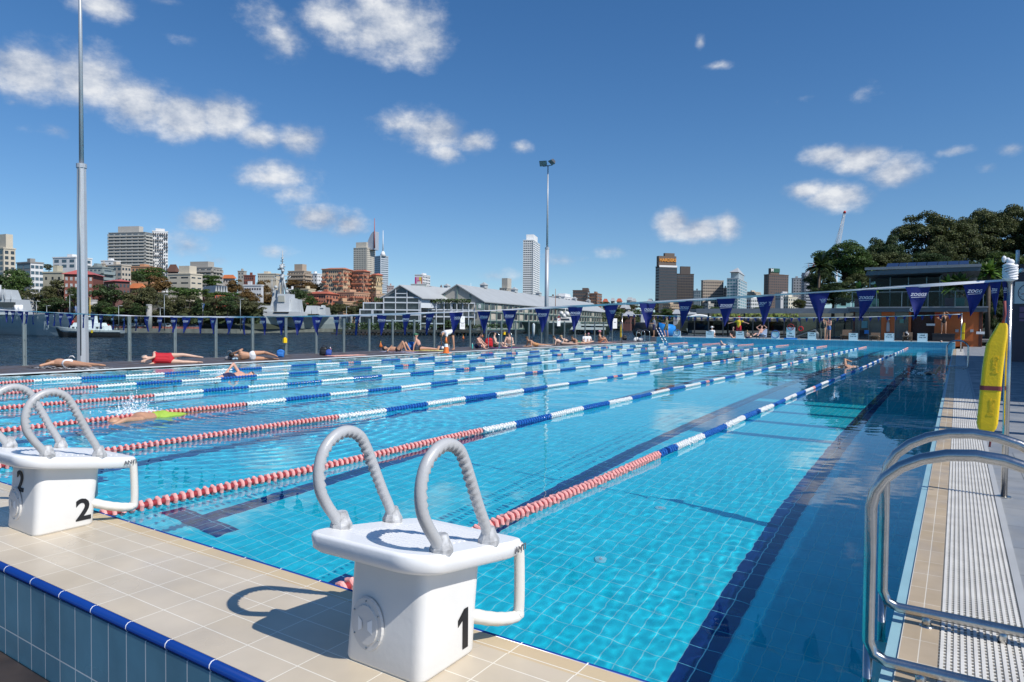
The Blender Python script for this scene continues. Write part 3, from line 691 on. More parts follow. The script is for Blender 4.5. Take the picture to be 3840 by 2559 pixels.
# ================================================================== LIGHT POLES
def flood_pole(label, x, y, h1, h2, r0, r1, r2, sq=False, lamps=True):
    t = thing('light_pole', label, 'light pole', (x, y, .03), 0, 'floodlight poles on the timber deck')
    b = MB(); b.cyl((0, 0, 0), (0, 0, h1), r0, r1, 8 if sq else 16, smooth=not sq); b.build('lower_mast', mat('pale_grey_mast', (.46, .48, .50), .45, .3, .05), t)
    b = MB(); b.cyl((0, 0, h1), (0, 0, h2), r2, r2*.55, 12); b.cyl((0, 0, h1-.05), (0, 0, h1+.08), r1*1.12, r1*1.12, 12, smooth=False); b.build('upper_mast', MATS['pale_grey_mast'], t)
    b = MB(); b.bb((-.2, -.2, -.02), (.2, .2, .02)); b.build('base_plate', dullsteel, t)
    if lamps:
        for s, rz in ((-1, .3), (1, -.6)):
            M = Matrix.Translation((s*.33, -.1, h2+.18)) @ Matrix.Rotation(rz, 4, 'Z') @ Matrix.Rotation(rad(35 if s < 0 else 50), 4, 'X')
            b = MB()
            vs = [(-.26, 0, -.2), (.26, 0, -.2), (.26, 0, .2), (-.26, 0, .2), (-.17, .2, -.12), (.17, .2, -.12), (.17, .2, .12), (-.17, .2, .12)]
            b.add([tuple(M @ Vector(v)) for v in vs], [(4, 7, 6, 5), (0, 4, 5, 1), (1, 5, 6, 2), (2, 6, 7, 3), (3, 7, 4, 0)])
            lp = b.build('floodlight', mat('lamp_housing', (.12, .125, .13), .4, .5), t)
            b = MB(); b.add([tuple(M @ Vector(v)) for v in ((-.24, -.012, -.18), (.24, -.012, -.18), (.24, -.012, .18), (-.24, -.012, .18))], [(0, 1, 2, 3)]); b.build('lens', mat('lamp_glass', (.35, .40, .38), .12, 0, .3), lp)
        b = MB(); b.cyl((-.36, -.05, h2), (.36, -.05, h2), .03, .03, 8); b.build('crossarm', dullsteel, t)
    return t
flood_pole('thick grey light pole at the left, beside the sunbather on the patterned towel', -23.3, 8.25, 6.3, 15, .175, .135, .07, sq=True)
pc = aty(1257*3840/2353, 570*3840/2353, 38.6)
flood_pole('slender light pole with two floodlights behind the row of sunbathers in the middle', -23.75, 38.6, 6.6, 12.3, .15, .14, .075)
b = MB(); b.cyl((-23.19, 8.14, .3), (-23.19, 8.14, 6.28), .022, .022, 8); tag(b.build('conduit_pipe', dullsteel), 'thin grey conduit pipe running up the thick left light pole', 'conduit')

# ================================================================== GLASS FENCE
fence_post = mat('fence_post_grey_green', (.20, .245, .25), .5, .2, .08)
t = thing('glass_fence', 'long glass balustrade with grey-green posts along the timber deck', 'fence', (-23.6, 0, .03))
ypost = [6.72]+[9.88+1.635*i for i in range(26)]
for i, y in enumerate([3.5, 5.0]+ypost):
    b = MB(); b.bb((-.035, y-.05, 0), (.035, y-.022, 1.58)); b.bb((-.035, y+.022, 0), (.035, y+.05, 1.58)); b.bb((-.02, y-.02, .0), (.02, y+.02, 1.54)); b.bb((-.06, y-.09, -.01), (.06, y+.09, .015))
    for z in (.3, .8, 1.3): b.bb((.036, y-.012, z-.02), (.045, y+.012, z+.02))
    b.build('post', fence_post, t)
for a, c in zip([3.5, 5.0]+ypost, [5.0]+ypost):
    MB().bb((-.006, a+.07, .08), (.006, c-.07, 1.56)).build('glass_panel', fence_glass, t)
# far end fence with dark posts
t = thing('far_fence', 'dark post and rail fence closing the far terrace before the marina', 'fence', (0, 57.7, .40))
dk = mat('dark_fence_metal', (.05, .06, .068), .5, .3)
for i in range(13):
    x = -20.8+i*1.27
    MB().bb((x-.04, -.04, 0), (x+.04, .04, 1.5)).build('post', dk, t)
b = MB(); b.bb((-20.8, -.03, 1.5), (-5.5, .03, 1.56)); b.build('top_rail', dk, t)
b = MB(); b.bb((-20.8, -.02, .1), (-5.5, .02, .15)); b.build('bottom_rail', dk, t)
b = MB(); b.bb((-20.8, .035, .14), (-5.5, .045, 1.49)); b.build('glass_panel', clear_glass('grey_fence_glass', (.6, .66, .68, 1)), t)
# small signs on the fences
def sign_board(label, c, w, h, lines, col=white, tcol=None, rz=PI/2, name='sign', cat='sign', size=.1, legs=False, ring=None, group=None, slash=False, rows=False):
    t = thing(name, label, cat, c, rz, group)     # faces local -Y after rz
    b = MB(); b.bb((-w/2, -.012, 0), (w/2, .012, h)); b.build('board', col, t)
    tcol = tcol or mat('sign_ink', (.03, .035, .05), .6)
    for body, z, s in lines: lettering(body, s, tcol, frame_M((0, -.014, z), (1, 0, 0), (0, 0, 1)), t, bold=True, extr=.001)
    if ring:
        zc, r, mm = ring; q = MB(); q.tube([(r*math.cos(2*PI*i/24), -.018, zc+r*math.sin(2*PI*i/24)) for i in range(24)], r*.09, 5, closed=True)
        if slash: q.cyl((-r*.7, -.018, zc+r*.7), (r*.7, -.018, zc-r*.7), r*.08, n=5)
        q.build('ring', mm, t)
    if rows:
        q = MB()
        for s in (-1, 1):
            for i in range(6): q.bb((s*w*.47-.012, -.016, h*.1+i*h*.15), (s*w*.47+.012, -.0125, h*.1+i*h*.15+.02))
        q.build('edge_marks', tcol, t)
    if legs:
        q = MB(); q.bb((-w/2, .0, 0), (-w/2+.04, .30, .03)); q.bb((w/2-.04, 0, 0), (w/2, .3, .03)); q.box((0, .16, h*.48), (w*.92, .012, h*.99), M=Matrix.Rotation(.22, 4, 'X')); q.build('stand', col, t)
    return t
sred = mat('sign_red', (.45, .02, .02), .5); sblue = mat('sign_blue', (.03, .10, .35), .5)
def on_fence(k, x0, x1, y0, y1, label, **kw):
    a = atx(*R_(k, x0, y1), -23.52); c = atx(*R_(k, x1, y0), -23.52)
    return sign_board(label, (-23.52, (a[1]+c[1])/2, a[2]), abs(c[1]-a[1]), c[2]-a[2], kw.get('lines', []), rz=PI/2, ring=kw.get('ring'), slash=kw.get('slash', False), name='notice_board')
on_fence(2, 1877, 1917, 948, 1005, 'white notice with a black-edged warning triangle on the glass fence', ring=None, lines=[('!', .22, .16)])
on_fence(2, 1872, 1918, 1008, 1066, 'white text notice hung under the warning triangle on the glass fence', lines=[('WARNING', .30, .06), ('DEEP WATER', .18, .05)])
on_fence(3, 415, 444, 965, 1038, 'narrow white no-entry notice with red ring on the fence beside the middle light pole', ring=(.55, .17, sred), slash=True)
on_fence(3, 925, 965, 968, 1060, 'white notice near the left end of the far flag line', lines=[('NOTICE', .5, .12)])
def yellow_box(k, x, y, label):
    p = atx(*R_(k, x, y), -23.5); b = MB(); b.bb((-.04, -.08, -.1), (.04, .08, .1)); b.bb((-.01, -.05, .1), (.01, .05, .13)); o = b.build('yellow_tag', yellow); o.location = p; tag(o, label, 'safety tag', 'yellow tags on the fence posts')
yellow_box(2, 266, 1170, 'yellow tag fixed low on the glass fence post behind the blue bag')
yellow_box(2, 2282, 1102, 'yellow tag on the fence post behind the two seated men')

# ================================================================== PEOPLE
def skin(name, c): return mat(name, c, .5, 0, .08, 12)
SK = [skin('skin_tanned', (.50, .27, .165)), skin('skin_fair', (.66, .43, .32)), skin('skin_brown', (.34, .18, .11)), skin('skin_rosy', (.62, .34, .25))]
HAIR = [mat('hair_dark', (.02, .014, .01), .6), mat('hair_brown', (.08, .045, .02), .6), mat('hair_grey', (.3, .29, .27), .7), mat('hair_fair', (.35, .24, .11), .6)]
CL_ = {k: mat('wear_'+k, c, .75, 0, .1, 15) for k, c in dict(black=(.012, .012, .015), white=(.78, .78, .78), red=(.50, .012, .025), navy=(.015, .02, .08), lime=(.34, .50, .06), grey=(.25, .25, .26), olive=(.16, .15, .08), blue=(.05, .13, .35), yellow=(.80, .55, .03), pink=(.7, .3, .35), green=(.05, .16, .09), check=(.2, .22, .28), rainbow=(.5, .25, .1), lightblue=(.35, .5, .62)).items()}
def V3(*a): return Vector(a)
def person(label, pos, rz, pose, sk=0, hair=0, vox=.013, tilt=0, group=None, scale=1.0):
    """pose: pel, up (torso), lat (towards the person's left), hd, arms[L,R]=(upper,fore), legs[L,R]=(thigh,shin,foot), wear=[...]"""
    nz = lambda v: Vector(v).normalized()
    pel = Vector(pose['pel']); up = nz(pose['up']); lat = Vector(pose['lat']); lat = (lat-up*lat.dot(up)).normalized(); fr = lat.cross(up).normalized()  # forward
    if 'front' in pose and fr.dot(Vector(pose['front'])) < 0: fr = -fr
    ch = pel+up*.33+fr*pose.get('hunch', 0)*-.04; nk = pel+up*.50; hdv = nz(pose.get('hd', up)); hd = nk+hdv*.17
    b = MB()
    b.caps(pel-lat*.055, pel+lat*.055, .118, .118); b.caps(pel+up*.04, pel+up*.2, .118, .108); b.caps(pel+up*.18-lat*.02, ch-lat*.03, .112, .128); b.caps(pel+up*.18+lat*.02, ch+lat*.03, .112, .128)
    b.caps(ch-lat*.11+up*.07, ch+lat*.11+up*.07, .082, .082); b.caps(ch+up*.08, nk+up*.02, .07, .055); b.caps(nk, nk+hdv*.08, .054, .052)
    # head: skull, jaw, nose, ears
    face = nz(pose.get('face', fr)); face = (face-hdv*face.dot(hdv)).normalized(); side = hdv.cross(face)
    Mh = Matrix((side, face, hdv)).transposed().to_4x4()
    b.ball(hd+hdv*.02, (.075, .092, .10), 14, M=Mh); b.ball(hd+face*.025-hdv*.05, (.055, .062, .055), 10, M=Mh)
    b.caps(hd+face*.088+hdv*.005, hd+face*.108-hdv*.022, .012, .016, 6)
    for s in (-1, 1): b.ball(hd+side*s*.078-hdv*.0, (.014, .022, .032), 6, M=Mh)
    hands = []
    for s, (ua, fa) in zip((1, -1), pose['arms']):
        sh = ch+lat*s*.175+up*.085; ua = nz(ua); fa = nz(fa); el = sh+ua*.285; wr = el+fa*.25
        b.ball(sh, (.064,)*3, 8); b.caps(sh, el, .052, .040); b.caps(el, wr, .040, .027)
        hdir = nz(pose.get('hand', {}).get(s, fa)); pl = hdir.cross(lat).cross(hdir); pl = pl.normalized() if pl.length > .1 else hdir.orthogonal()
        pn = hdir.cross(pl).normalized(); pc_ = wr+hdir*.05
        b.caps(wr-pl*.012, pc_-pl*.02+hdir*.02, .022, .019, 8); b.caps(wr+pl*.012, pc_+pl*.02+hdir*.02, .022, .019, 8)
        for i, q in enumerate((-.033, -.011, .011, .032)):
            k = pc_+pl*q+hdir*.03; ln = (.065, .075, .07, .055)[i]
            b.caps(k, k+hdir*ln*.55+pn*.006, .0092, .0088, 6); b.caps(k+hdir*ln*.55+pn*.006, k+hdir*ln+pn*.02, .0088, .0078, 6)
        b.caps(wr-pl*.02+hdir*.015, wr-pl*.058+hdir*.055, .012, .0095, 6); b.caps(wr-pl*.058+hdir*.055, wr-pl*.062+hdir*.085, .0095, .008, 6)
        hands.append((sh, el, wr))
    legs = []
    for s, (td, cd, fd) in zip((1, -1), pose['legs']):
        hp = pel+lat*s*.095-up*.02; kn = hp+nz(td)*.43; an = kn+nz(cd)*.42; fdv = nz(fd); to = an+fdv*.17
        back = -nz(cd).cross(nz(td)).cross(nz(cd))
        b.caps(hp, kn, .096, .056, 12); calf = kn+nz(cd)*.14
        b.caps(kn, calf, .054, .054); b.caps(calf, an, .054, .034); b.caps(an-fdv*.03+nz(cd)*.035, an+fdv*.08+nz(cd)*.045, .034, .034); b.caps(an+fdv*.08+nz(cd)*.04, to+nz(cd)*.05, .034, .022)
        b.caps(an, an+nz(cd)*.03, .035, .034)
        legs.append((hp, kn, an))
    if pose.get('bust'):
        for s in (-1, 1): b.ball(ch+lat*s*.062+fr*.088+up*.0, (.058,)*3, 8)
    R = Matrix.Rotation(rz, 4, 'Z') @ Matrix.Rotation(tilt, 4, 'Y')
    me = b.mesh('person', SK[sk]); o = bpy.data.objects.new('tmp', me); COL.objects.link(o)
    md = o.modifiers.new('r', 'REMESH'); md.mode = 'VOXEL'; md.voxel_size = vox; md.use_smooth_shade = True
    ms = o.modifiers.new('s', 'SMOOTH'); ms.iterations = 3; ms.factor = .5
    dg = bpy.context.evaluated_depsgraph_get(); m2 = bpy.data.meshes.new_from_object(o.evaluated_get(dg)); bpy.data.objects.remove(o)
    m2.materials.clear(); m2.materials.append(SK[sk]); m2.shade_smooth()
    root = link('person', m2); root.location = pos; root.rotation_euler = (0, tilt, rz); root.scale = (scale,)*3; tag(root, label, 'person', group); recv(root)
    if hair is not None:
        q = MB(); q.ball(hd+hdv*.032-face*.014, (.083, .096, .10), 12, M=Mh)
        if pose.get('hairlong'): q.caps(hd-face*.05, nk-fr*.09-up*.02, .07, .05)
        vs = [Vector(v) for v in q.v]      # keep the face clear
        keep = [i for i, f in enumerate(q.f) if not all((vs[j]-hd).dot(face) > .035 and (vs[j]-hd).dot(hdv) < .055 for j in f)]
        q.f = [q.f[i] for i in keep]; q.m = [0]*len(q.f); q.sm = [True]*len(q.f)
        q.build('hair', HAIR[hair], root)
    if pose.get('eyes', True):
        for s in (-1, 1):
            MB().ball(hd+side*s*.03+face*.087+hdv*.012, (.011, .007, .007), 6, M=Mh).build('eye', HAIR[0], root)
    for w in pose.get('wear', []):
        kind, cname = w[0], w[1]; q = MB(); mm = CL_[cname]
        if kind in ('trunks', 'briefs'):
            q.caps(pel-lat*.055, pel+lat*.055, .128, .128, 12); q.caps(pel, pel+up*.06, .128, .118, 12)
            e = .30 if kind == 'trunks' else .06
            for hp, kn, an in legs: q.caps(hp, hp+(kn-hp)*e, .099, .1 if kind == 'trunks' else .092, 12)
        if kind == 'shorts':
            q.caps(pel-lat*.055, pel+lat*.055, .133, .133, 12); q.caps(pel, pel+up*.09, .13, .122, 12)
            for hp, kn, an in legs: q.caps(hp, hp+(kn-hp)*.7, .108, .095, 12)
        if kind == 'shirt':
            q.caps(pel-lat*.05, pel+lat*.05, .134, .134, 12); q.caps(pel, ch-lat*.03, .13, .146, 12); q.caps(pel, ch+lat*.03, .13, .146, 12); q.caps(ch-lat*.11+up*.07, ch+lat*.11+up*.07, .096, .096, 12)
            for sh, el, wr in hands: q.caps(sh, sh+(el-sh)*.5, .072, .066, 10)
        if kind == 'cover':          # towel/T-shirt draped over the trunk, no sleeves
            q.caps(pel-lat*.06-up*.05, pel+lat*.06-up*.05, .137, .137, 12); q.caps(pel-lat*.05, ch-lat*.04, .137, .150, 12); q.caps(pel+lat*.05, ch+lat*.04, .137, .150, 12); q.caps(ch-lat*.12+up*.06, ch+lat*.12+up*.06, .096, .096, 12)
        if kind == 'one_piece':
            q.caps(pel-lat*.05, pel+lat*.05, .126, .126, 12); q.caps(pel, ch, .122, .137, 12)
            for s in (-1, 1): q.caps(ch+lat*s*.08, ch+lat*s*.1+up*.1, .05, .045, 8)
        if kind == 'bikini':
            q.caps(pel-lat*.05, pel+lat*.05, .124, .124, 12); q.tube([ch+up*.0+(lat*math.cos(a)*.152+fr*math.sin(a)*.137) for a in [2*PI*i/18 for i in range(18)]], .022, 8, closed=True)
        if kind == 'cap':            # swim cap / brimmed hat
            q.ball(hd+hdv*.045-face*.008, (.09, .105, .092), 12, M=Mh); q.caps(hd+hdv*.07+face*.07, hd+hdv*.055+face*.15, .03, .018, 8)
        if kind == 'swimcap':
            q.ball(hd+hdv*.032-face*.014, (.084, .098, .102), 12, M=Mh); vs = [Vector(v) for v in q.v]
            keep = [i for i, f in enumerate(q.f) if not all((vs[j]-hd).dot(face) > .035 and (vs[j]-hd).dot(hdv) < .055 for j in f)]; q.f = [q.f[i] for i in keep]; q.m = [0]*len(q.f); q.sm = [True]*len(q.f)
        if kind == 'hat':
            q.ball(hd+hdv*.06, (.095, .105, .085), 12, M=Mh); q.tube([hd+hdv*.055, hd+hdv*.045], [.17, .17], 16)
        if kind == 'goggles': q.tube([hd+hdv*.012+(side*math.cos(a)*.081+face*math.sin(a)*.098) for a in [2*PI*i/16 for i in range(16)]], .009, 6, closed=True)
        nm = {'trunks': 'swim_trunks', 'briefs': 'swim_briefs', 'cover': 'red_cover', 'one_piece': 'swimsuit', 'cap': 'cap', 'swimcap': 'swim_cap', 'hat': 'sun_hat'}.get(kind, kind)
        c_ = link(nm, q.mesh(nm, mm), root); rm = c_.modifiers.new('r', 'REMESH') if kind not in ('goggles', 'hat') else None
        if rm: rm.mode = 'VOXEL'; rm.voxel_size = max(vox, .014); rm.use_smooth_shade = True
        recv(c_)
    return root

Z = (0, 0, 1)
# poses: local +X runs from head to feet (or the way the person faces), z up from the ground
P_PRONE = dict(pel=(.0, 0, .12), up=(-1, 0, .02), lat=(0, 1, 0), front=(0, 0, -1), hd=(-1, .1, -.05), face=(0, .6, -.8),
    arms=[((-.35, .9, -.22), (-.6, -.75, 0)), ((-.35, -.9, -.22), (-.65, .7, 0))], legs=[((1, .12, -.05), (1, .1, -.03), (1, .2, -.1)), ((1, -.12, -.05), (1, -.12, -.03), (1, -.3, -.1))])
P_SIDE = dict(pel=(0, 0, .15), up=(-1, 0, .03), lat=(0, .3, .95), front=(0, -1, .2), hd=(-1, -.15, .12), face=(0, -.9, -.1),
    arms=[((.05, -.8, -.35), (-.9, -.2, -.35)), ((-.3, -.8, -.1), (-.7, .1, -.05))], legs=[((1, -.15, .08), (1, -.1, -.15), (.9, -.5, -.1)), ((1, -.15, -.05), (1, .05, -.03), (.8, -.6, 0))])
P_KNEES = dict(pel=(0, 0, .12), up=(-1, 0, .02), lat=(0, -1, 0), front=(0, 0, 1), hd=(-1, 0, .12), face=(-.2, 0, 1),
    arms=[((.15, -.8, -.25), (.4, .55, .75)), ((.3, .9, -.2), (.95, -.2, -.05))], legs=[((.55, -.05, .85), (.42, 0, -.92), (1, 0, -.1)), ((.68, .05, .72), (.55, 0, -.85), (1, 0, -.1))])
P_LEAN = dict(pel=(0, 0, .12), up=(-.42, 0, .9), lat=(0, 1, 0), front=(1, 0, 0), hd=(-.1, 0, 1), face=(1, 0, -.1),
    arms=[((-.35, .25, -.9), (-.15, 0, -1)), ((-.35, -.25, -.9), (-.1, 0, -1))], legs=[((1, .12, -.03), (1, .05, -.04), (.3, .2, .95)), ((1, -.1, .02), (1, -.05, -.06), (.3, -.2, .95))])
P_HUG = dict(pel=(0, 0, .12), up=(.28, 0, .95), lat=(0, 1, 0), front=(1, 0, 0), hd=(.6, 0, .8), face=(.8, 0, -.6),
    arms=[((.55, .3, -.75), (.7, -.3, -.3)), ((.6, -.25, -.7), (.6, .35, -.3))], legs=[((.75, .5, .05), (.1, -.95, -.15), (.6, -.6, 0)), ((.72, -.2, .55), (.6, 0, -.8), (1, 0, -.05))])
P_CROSS = dict(pel=(0, 0, .12), up=(-.1, 0, 1), lat=(0, 1, 0), front=(1, 0, 0), hd=(.05, 0, 1), face=(1, .4, 0),
    arms=[((.35, .25, -.85), (.85, -.3, -.1)), ((.35, -.25, -.85), (.85, .3, -.05))], legs=[((.75, .6, .1), (.25, -.9, -.2), (.5, -.7, 0)), ((.78, -.5, .3), (.35, .6, -.6), (.8, .3, -.1))])
P_ELBOW = dict(pel=(0, 0, .12), up=(-.9, 0, .45), lat=(0, 1, 0), front=(-.4, 0, -1), hd=(-.6, 0, .9), face=(-1, 0, -.1),
    arms=[((-.1, .25, -1), (-.9, -.3, -.1)), ((-.1, -.25, -1), (-.9, .3, -.1))], legs=[((1, .12, -.05), (1, .08, -.03), (1, .2, -.1)), ((1, -.12, -.05), (1, -.12, -.03), (1, -.2, -.1))])
P_STAND = dict(pel=(0, 0, .93), up=(0, 0, 1), lat=(0, 1, 0), front=(1, 0, 0), hd=(0, 0, 1), face=(1, 0, 0),
    arms=[((.05, .15, -1), (.12, .02, -1)), ((.05, -.15, -1), (.15, -.02, -1))], legs=[((.02, .06, -1), (-.03, .03, -1), (1, .25, 0)), ((.02, -.06, -1), (-.03, -.03, -1), (1, -.25, 0))])
P_BEND = dict(pel=(0, 0, .93), up=(1, 0, -.12), lat=(0, 1, 0), front=(0, 0, -1), hd=(1, 0, -.6), face=(0, 0, -1),
    arms=[((.25, .1, -1), (-.2, 0, -1)), ((.2, -.1, -1), (-.1, 0, -1))], legs=[((.02, .22, -1), (-.03, .1, -1), (1, .25, 0)), ((.02, -.22, -1), (-.03, -.1, -1), (1, -.25, 0))])
P_SWIM = dict(pel=(0, 0, -.10), up=(-1, 0, .06), lat=(0, -.9, .42), front=(0, -.3, -1), hd=(-1, 0, .03), face=(0, -.8, -.35),
    arms=[((-.05, -.6, .95), (-.9, -.1, -.35)), ((-1, .2, -.25), (-1, 0, -.3))], legs=[((1, .05, -.12), (1, .03, -.05), (1, 0, -.1)), ((1, -.08, -.2), (1, -.03, 0), (1, 0, -.1))])
P_REC = dict(pel=(0, 0, .34), up=(-.62, 0, .78), lat=(0, 1, 0), front=(1, 0, .4), hd=(-.3, 0, 1), face=(1, 0, .3),
    arms=[((-.1, .75, .6), (-.3, -.75, .55)), ((-.1, -.75, .6), (-.3, .75, .55))], legs=[((.8, .15, .55), (.75, 0, -.75), (1, 0, 0)), ((1, -.1, .1), (.95, 0, -.3), (.5, 0, .9))])
P_SITUP = dict(P_HUG, up=(-.08, 0, 1), hd=(0, 0, 1), face=(1, 0, .05), arms=[((-.4, .3, -.85), (-.2, 0, -1)), ((.5, -.25, -.75), (.7, .2, -.1))], legs=[((.8, .2, .6), (.5, 0, -.85), (1, 0, 0)), ((.7, -.1, .8), (.35, 0, -.95), (1, 0, 0))])
def pose(p, **k): d = dict(p); d.update(k); return d
def towel(label, p, L1, W1, rz, m, name='towel', group='towels on the deck'):
    rng = random.Random(int(p[1]*100)); vs = []; nx, ny = 14, 8
    for i in range(nx+1):
        for j in range(ny+1):
            x = (i/nx-.5)*L1+rng.uniform(-.012, .012); y = (j/ny-.5)*W1+rng.uniform(-.01, .01)+.02*math.sin(i*.9)
            vs.append((x, y, .012+.012*abs(math.sin(i*1.3+j*.7))*rng.uniform(.4, 1)))
    fs = [(i*(ny+1)+j, (i+1)*(ny+1)+j, (i+1)*(ny+1)+j+1, i*(ny+1)+j+1) for i in range(nx) for j in range(ny)]
    o = MB().add(vs, fs, 0, True).build(name, m); sd = o.modifiers.new('s', 'SOLIDIFY'); sd.thickness = .008; sd.offset = -1
    o.location = p; o.rotation_euler = (0, 0, rz); tag(o, label, 'towel', group); return o
def stripes(name, c1, c2, scale, kind='wave', thr=.5, c3=None):
    m = bpy.data.materials.new(name); m.use_nodes = True; t = m.node_tree; b = t.nodes['Principled BSDF']; b.inputs['Roughness'].default_value = .85
    tcn = t.nodes.new('ShaderNodeTexCoord')
    w = t.nodes.new('ShaderNodeTexWave' if kind == 'wave' else 'ShaderNodeTexVoronoi'); w.inputs['Scale'].default_value = scale
    if kind == 'wave': w.inputs['Distortion'].default_value = .4
    t.links.new(tcn.outputs['Object'], w.inputs[0])
    r = t.nodes.new('ShaderNodeValToRGB'); r.color_ramp.interpolation = 'CONSTANT'; r.color_ramp.elements[0].color = c1; r.color_ramp.elements[1].position = thr; r.color_ramp.elements[1].color = c2
    if c3: e = r.color_ramp.elements.new(min(.95, thr+.2)); e.color = c3
    t.links.new(w.outputs[0], r.inputs[0]); t.links.new(r.outputs[0], b.inputs['Base Color']); MATS[name] = m; return m
tw_bw = stripes('black_white_towel', (.75, .75, .75, 1), (.015, .015, .02, 1), 9, 'v', .42); tw_pink = stripes('pink_towel', (.75, .10, .18, 1), (.8, .75, .5, 1), 3); tw_yel = mat('pale_yellow_towel', (.72, .68, .28), .9); tw_pur = stripes('purple_white_towel', (.75, .75, .8, 1), (.12, .08, .3, 1), 5)
tw_mag = stripes('magenta_towel', (.55, .05, .15, 1), (.05, .05, .2, 1), 7, 'v', .35); tw_wh = mat('white_towel', (.75, .75, .73), .9, 0, .1, bump=.3)
def dk_at(px, py): return atz(px, py, .05)
def Rr(x, y): return (100+x*.42499, 1250+y*.42499)       # region 100,1250-1100,1600
def lay(label, pa, pb, pose_, head_off=.62, **k):
    """lie along the ground from the head pixel to the feet pixel"""
    A = dk_at(*pa); B = dk_at(*pb); d = B-A; rz = math.atan2(d[1], d[0]); L_ = np.hypot(d[0], d[1]); c = A + d/L_*head_off
    return person(label, (c[0], c[1], .035 + k.pop('lift', 0)), rz, pose_, **k), rz, c
# left deck, from the left
o, rz, c = lay('person lying face down on a black and white towel beside the thick light pole', Rr(215, 296), Rr(560, 306), pose(P_PRONE, wear=[('briefs', 'white')]), sk=0, hair=1, vox=.011, lift=.01)
towel('black and white patterned towel under the sunbather by the thick light pole', (c[0]+.1, c[1], .03), 2.1, .95, rz, tw_bw)
o, rz, c = lay('person lying on one side with a red top over the back, head on an arm', Rr(1065, 262), Rr(1480, 258), pose(P_SIDE, wear=[('cover', 'red'), ('briefs', 'white')]), head_off=.62, sk=1, hair=2, vox=.011)
o, rz, c = lay('person lying curled on one side in white briefs, back to the camera', Rr(1830, 234), Rr(2110, 232), pose(P_SIDE, wear=[('briefs', 'white')], lat=(0, -.3, .95), front=(0, 1, .2), face=(0, .9, -.1),
    arms=[((.1, .6, .1), (-.8, .3, -.4)), ((-.6, .7, -.1), (-.6, .3, -.2))], legs=[((.85, .5, .06), (.75, -.6, -.2), (.5, -.5, -.2)), ((.85, .45, -.05), (.85, -.5, -.02), (.6, -.7, 0))]), head_off=.62, sk=0, hair=0, vox=.011)
def Rs(x, y): return (1400+x*.255, 1150+y*.255)
def Rt(x, y): return (1850+x*.255, 1150+y*.255)
def Ru(x, y): return (2300+x*.2975, 1100+y*.2975)
def Rv(x, y): return (2980+x*.3655, 1000+y*.3655)
o, rz, c = lay('person lying on the back with both knees drawn up on a purple and white towel', Rs(175, 662), Rs(500, 668), pose(P_KNEES, wear=[('briefs', 'black')]), head_off=.66, sk=0, hair=0, lift=.01)
towel('purple and white towel under the sunbather with raised knees', (c[0]+.05, c[1], .03), 1.7, .8, rz, tw_pur)
o, rz, c = lay('person in a green cap and black briefs sitting propped up on straight arms, legs out', Rs(690, 645), Rs(960, 648), pose(P_LEAN, wear=[('briefs', 'black'), ('cap', 'green')]), head_off=.0, sk=3, hair=1, lift=.01)
towel('pale yellow towel under the person in the green cap', (c[0]+math.cos(rz)*.5, c[1]+math.sin(rz)*.5, .03), 1.6, .8, rz, tw_yel)
p = dk_at(*Rs(1205, 640))
person('person bending forward behind the ladder rails, reaching down to a bag', (p[0]-.3, p[1], .035), rad(-100), pose(P_BEND, wear=[('trunks', 'black'), ('shirt', 'white')]), sk=0, hair=0)
def sit(label, px, pose_, face_px, **k):
    p = dk_at(*px); q = dk_at(*face_px); rz = math.atan2(q[1]-p[1], q[0]-p[0])
    return person(label, (p[0], p[1], .04), rz, pose_, **k)
sit('person sitting hunched with one knee up, looking down, beside a turquoise bottle', Rs(1525, 612), pose(P_HUG, wear=[('trunks', 'navy')]), Rs(1720, 617), sk=3, hair=0)
sit('bare-chested man sitting upright facing his neighbour, left of the seated pair', Rs(1790, 598), pose(P_CROSS, wear=[('trunks', 'olive')]), Rs(1990, 600), sk=1, hair=0)
sit('man in sunglasses sitting cross-legged and leaning forward, right of the seated pair', Rs(1990, 592), pose(P_CROSS, up=(.2, .1, 1), face=(.3, -.9, 0), wear=[('trunks', 'grey'), ('goggles', 'black')]), Rs(1900, 616), sk=1, hair=0)
p = dk_at(*Rs(1930, 604)); towel('magenta and navy towel under the two seated men', (p[0], p[1], .03), 1.7, .9, 1.4, tw_mag)
o, rz, c = lay('person in rainbow trunks lying propped up on the elbows, left of the thin light pole', Rt(480, 585), Rt(860, 580), pose(P_ELBOW, wear=[('trunks', 'rainbow')]), head_off=.62, sk=0, hair=1, lift=.01)
o, rz, c = lay('dark-haired person propped on the elbows just right of the thin light pole', Rt(880, 560), Rt(1150, 565), pose(P_ELBOW, wear=[('briefs', 'grey')]), head_off=.6, sk=1, hair=1)
o, rz, c = lay('person with a ponytail lying face down between two propped-up sunbathers', Rt(985, 548), Rt(1320, 552), pose(P_ELBOW, wear=[('bikini', 'black')]), head_off=.6, sk=1, hair=3)
o, rz, c = lay('dark-haired person propped on the elbows, legs reaching towards the seated children', Rt(1150, 552), Rt(1470, 545), pose(P_ELBOW, wear=[('trunks', 'green')]), head_off=.6, sk=0, hair=0)
sit('child in a white shirt sitting behind the propped-up sunbathers', Rt(1350, 535), pose(P_CROSS, wear=[('shirt', 'white')]), Rt(1450, 545), sk=1, hair=0, scale=.8)
sit('child in a pink cap and pale shirt sitting on the deck', Rt(1400, 533), pose(P_CROSS, wear=[('shirt', 'white'), ('cap', 'pink')]), Rt(1500, 545), sk=1, hair=3, scale=.8)
sit('woman in a black bikini and straw hat sitting with knees up', Rt(1570, 528), pose(P_SITUP, bust=True, wear=[('bikini', 'black'), ('hat', 'pink')]), Rt(1690, 530), sk=0, hair=0)
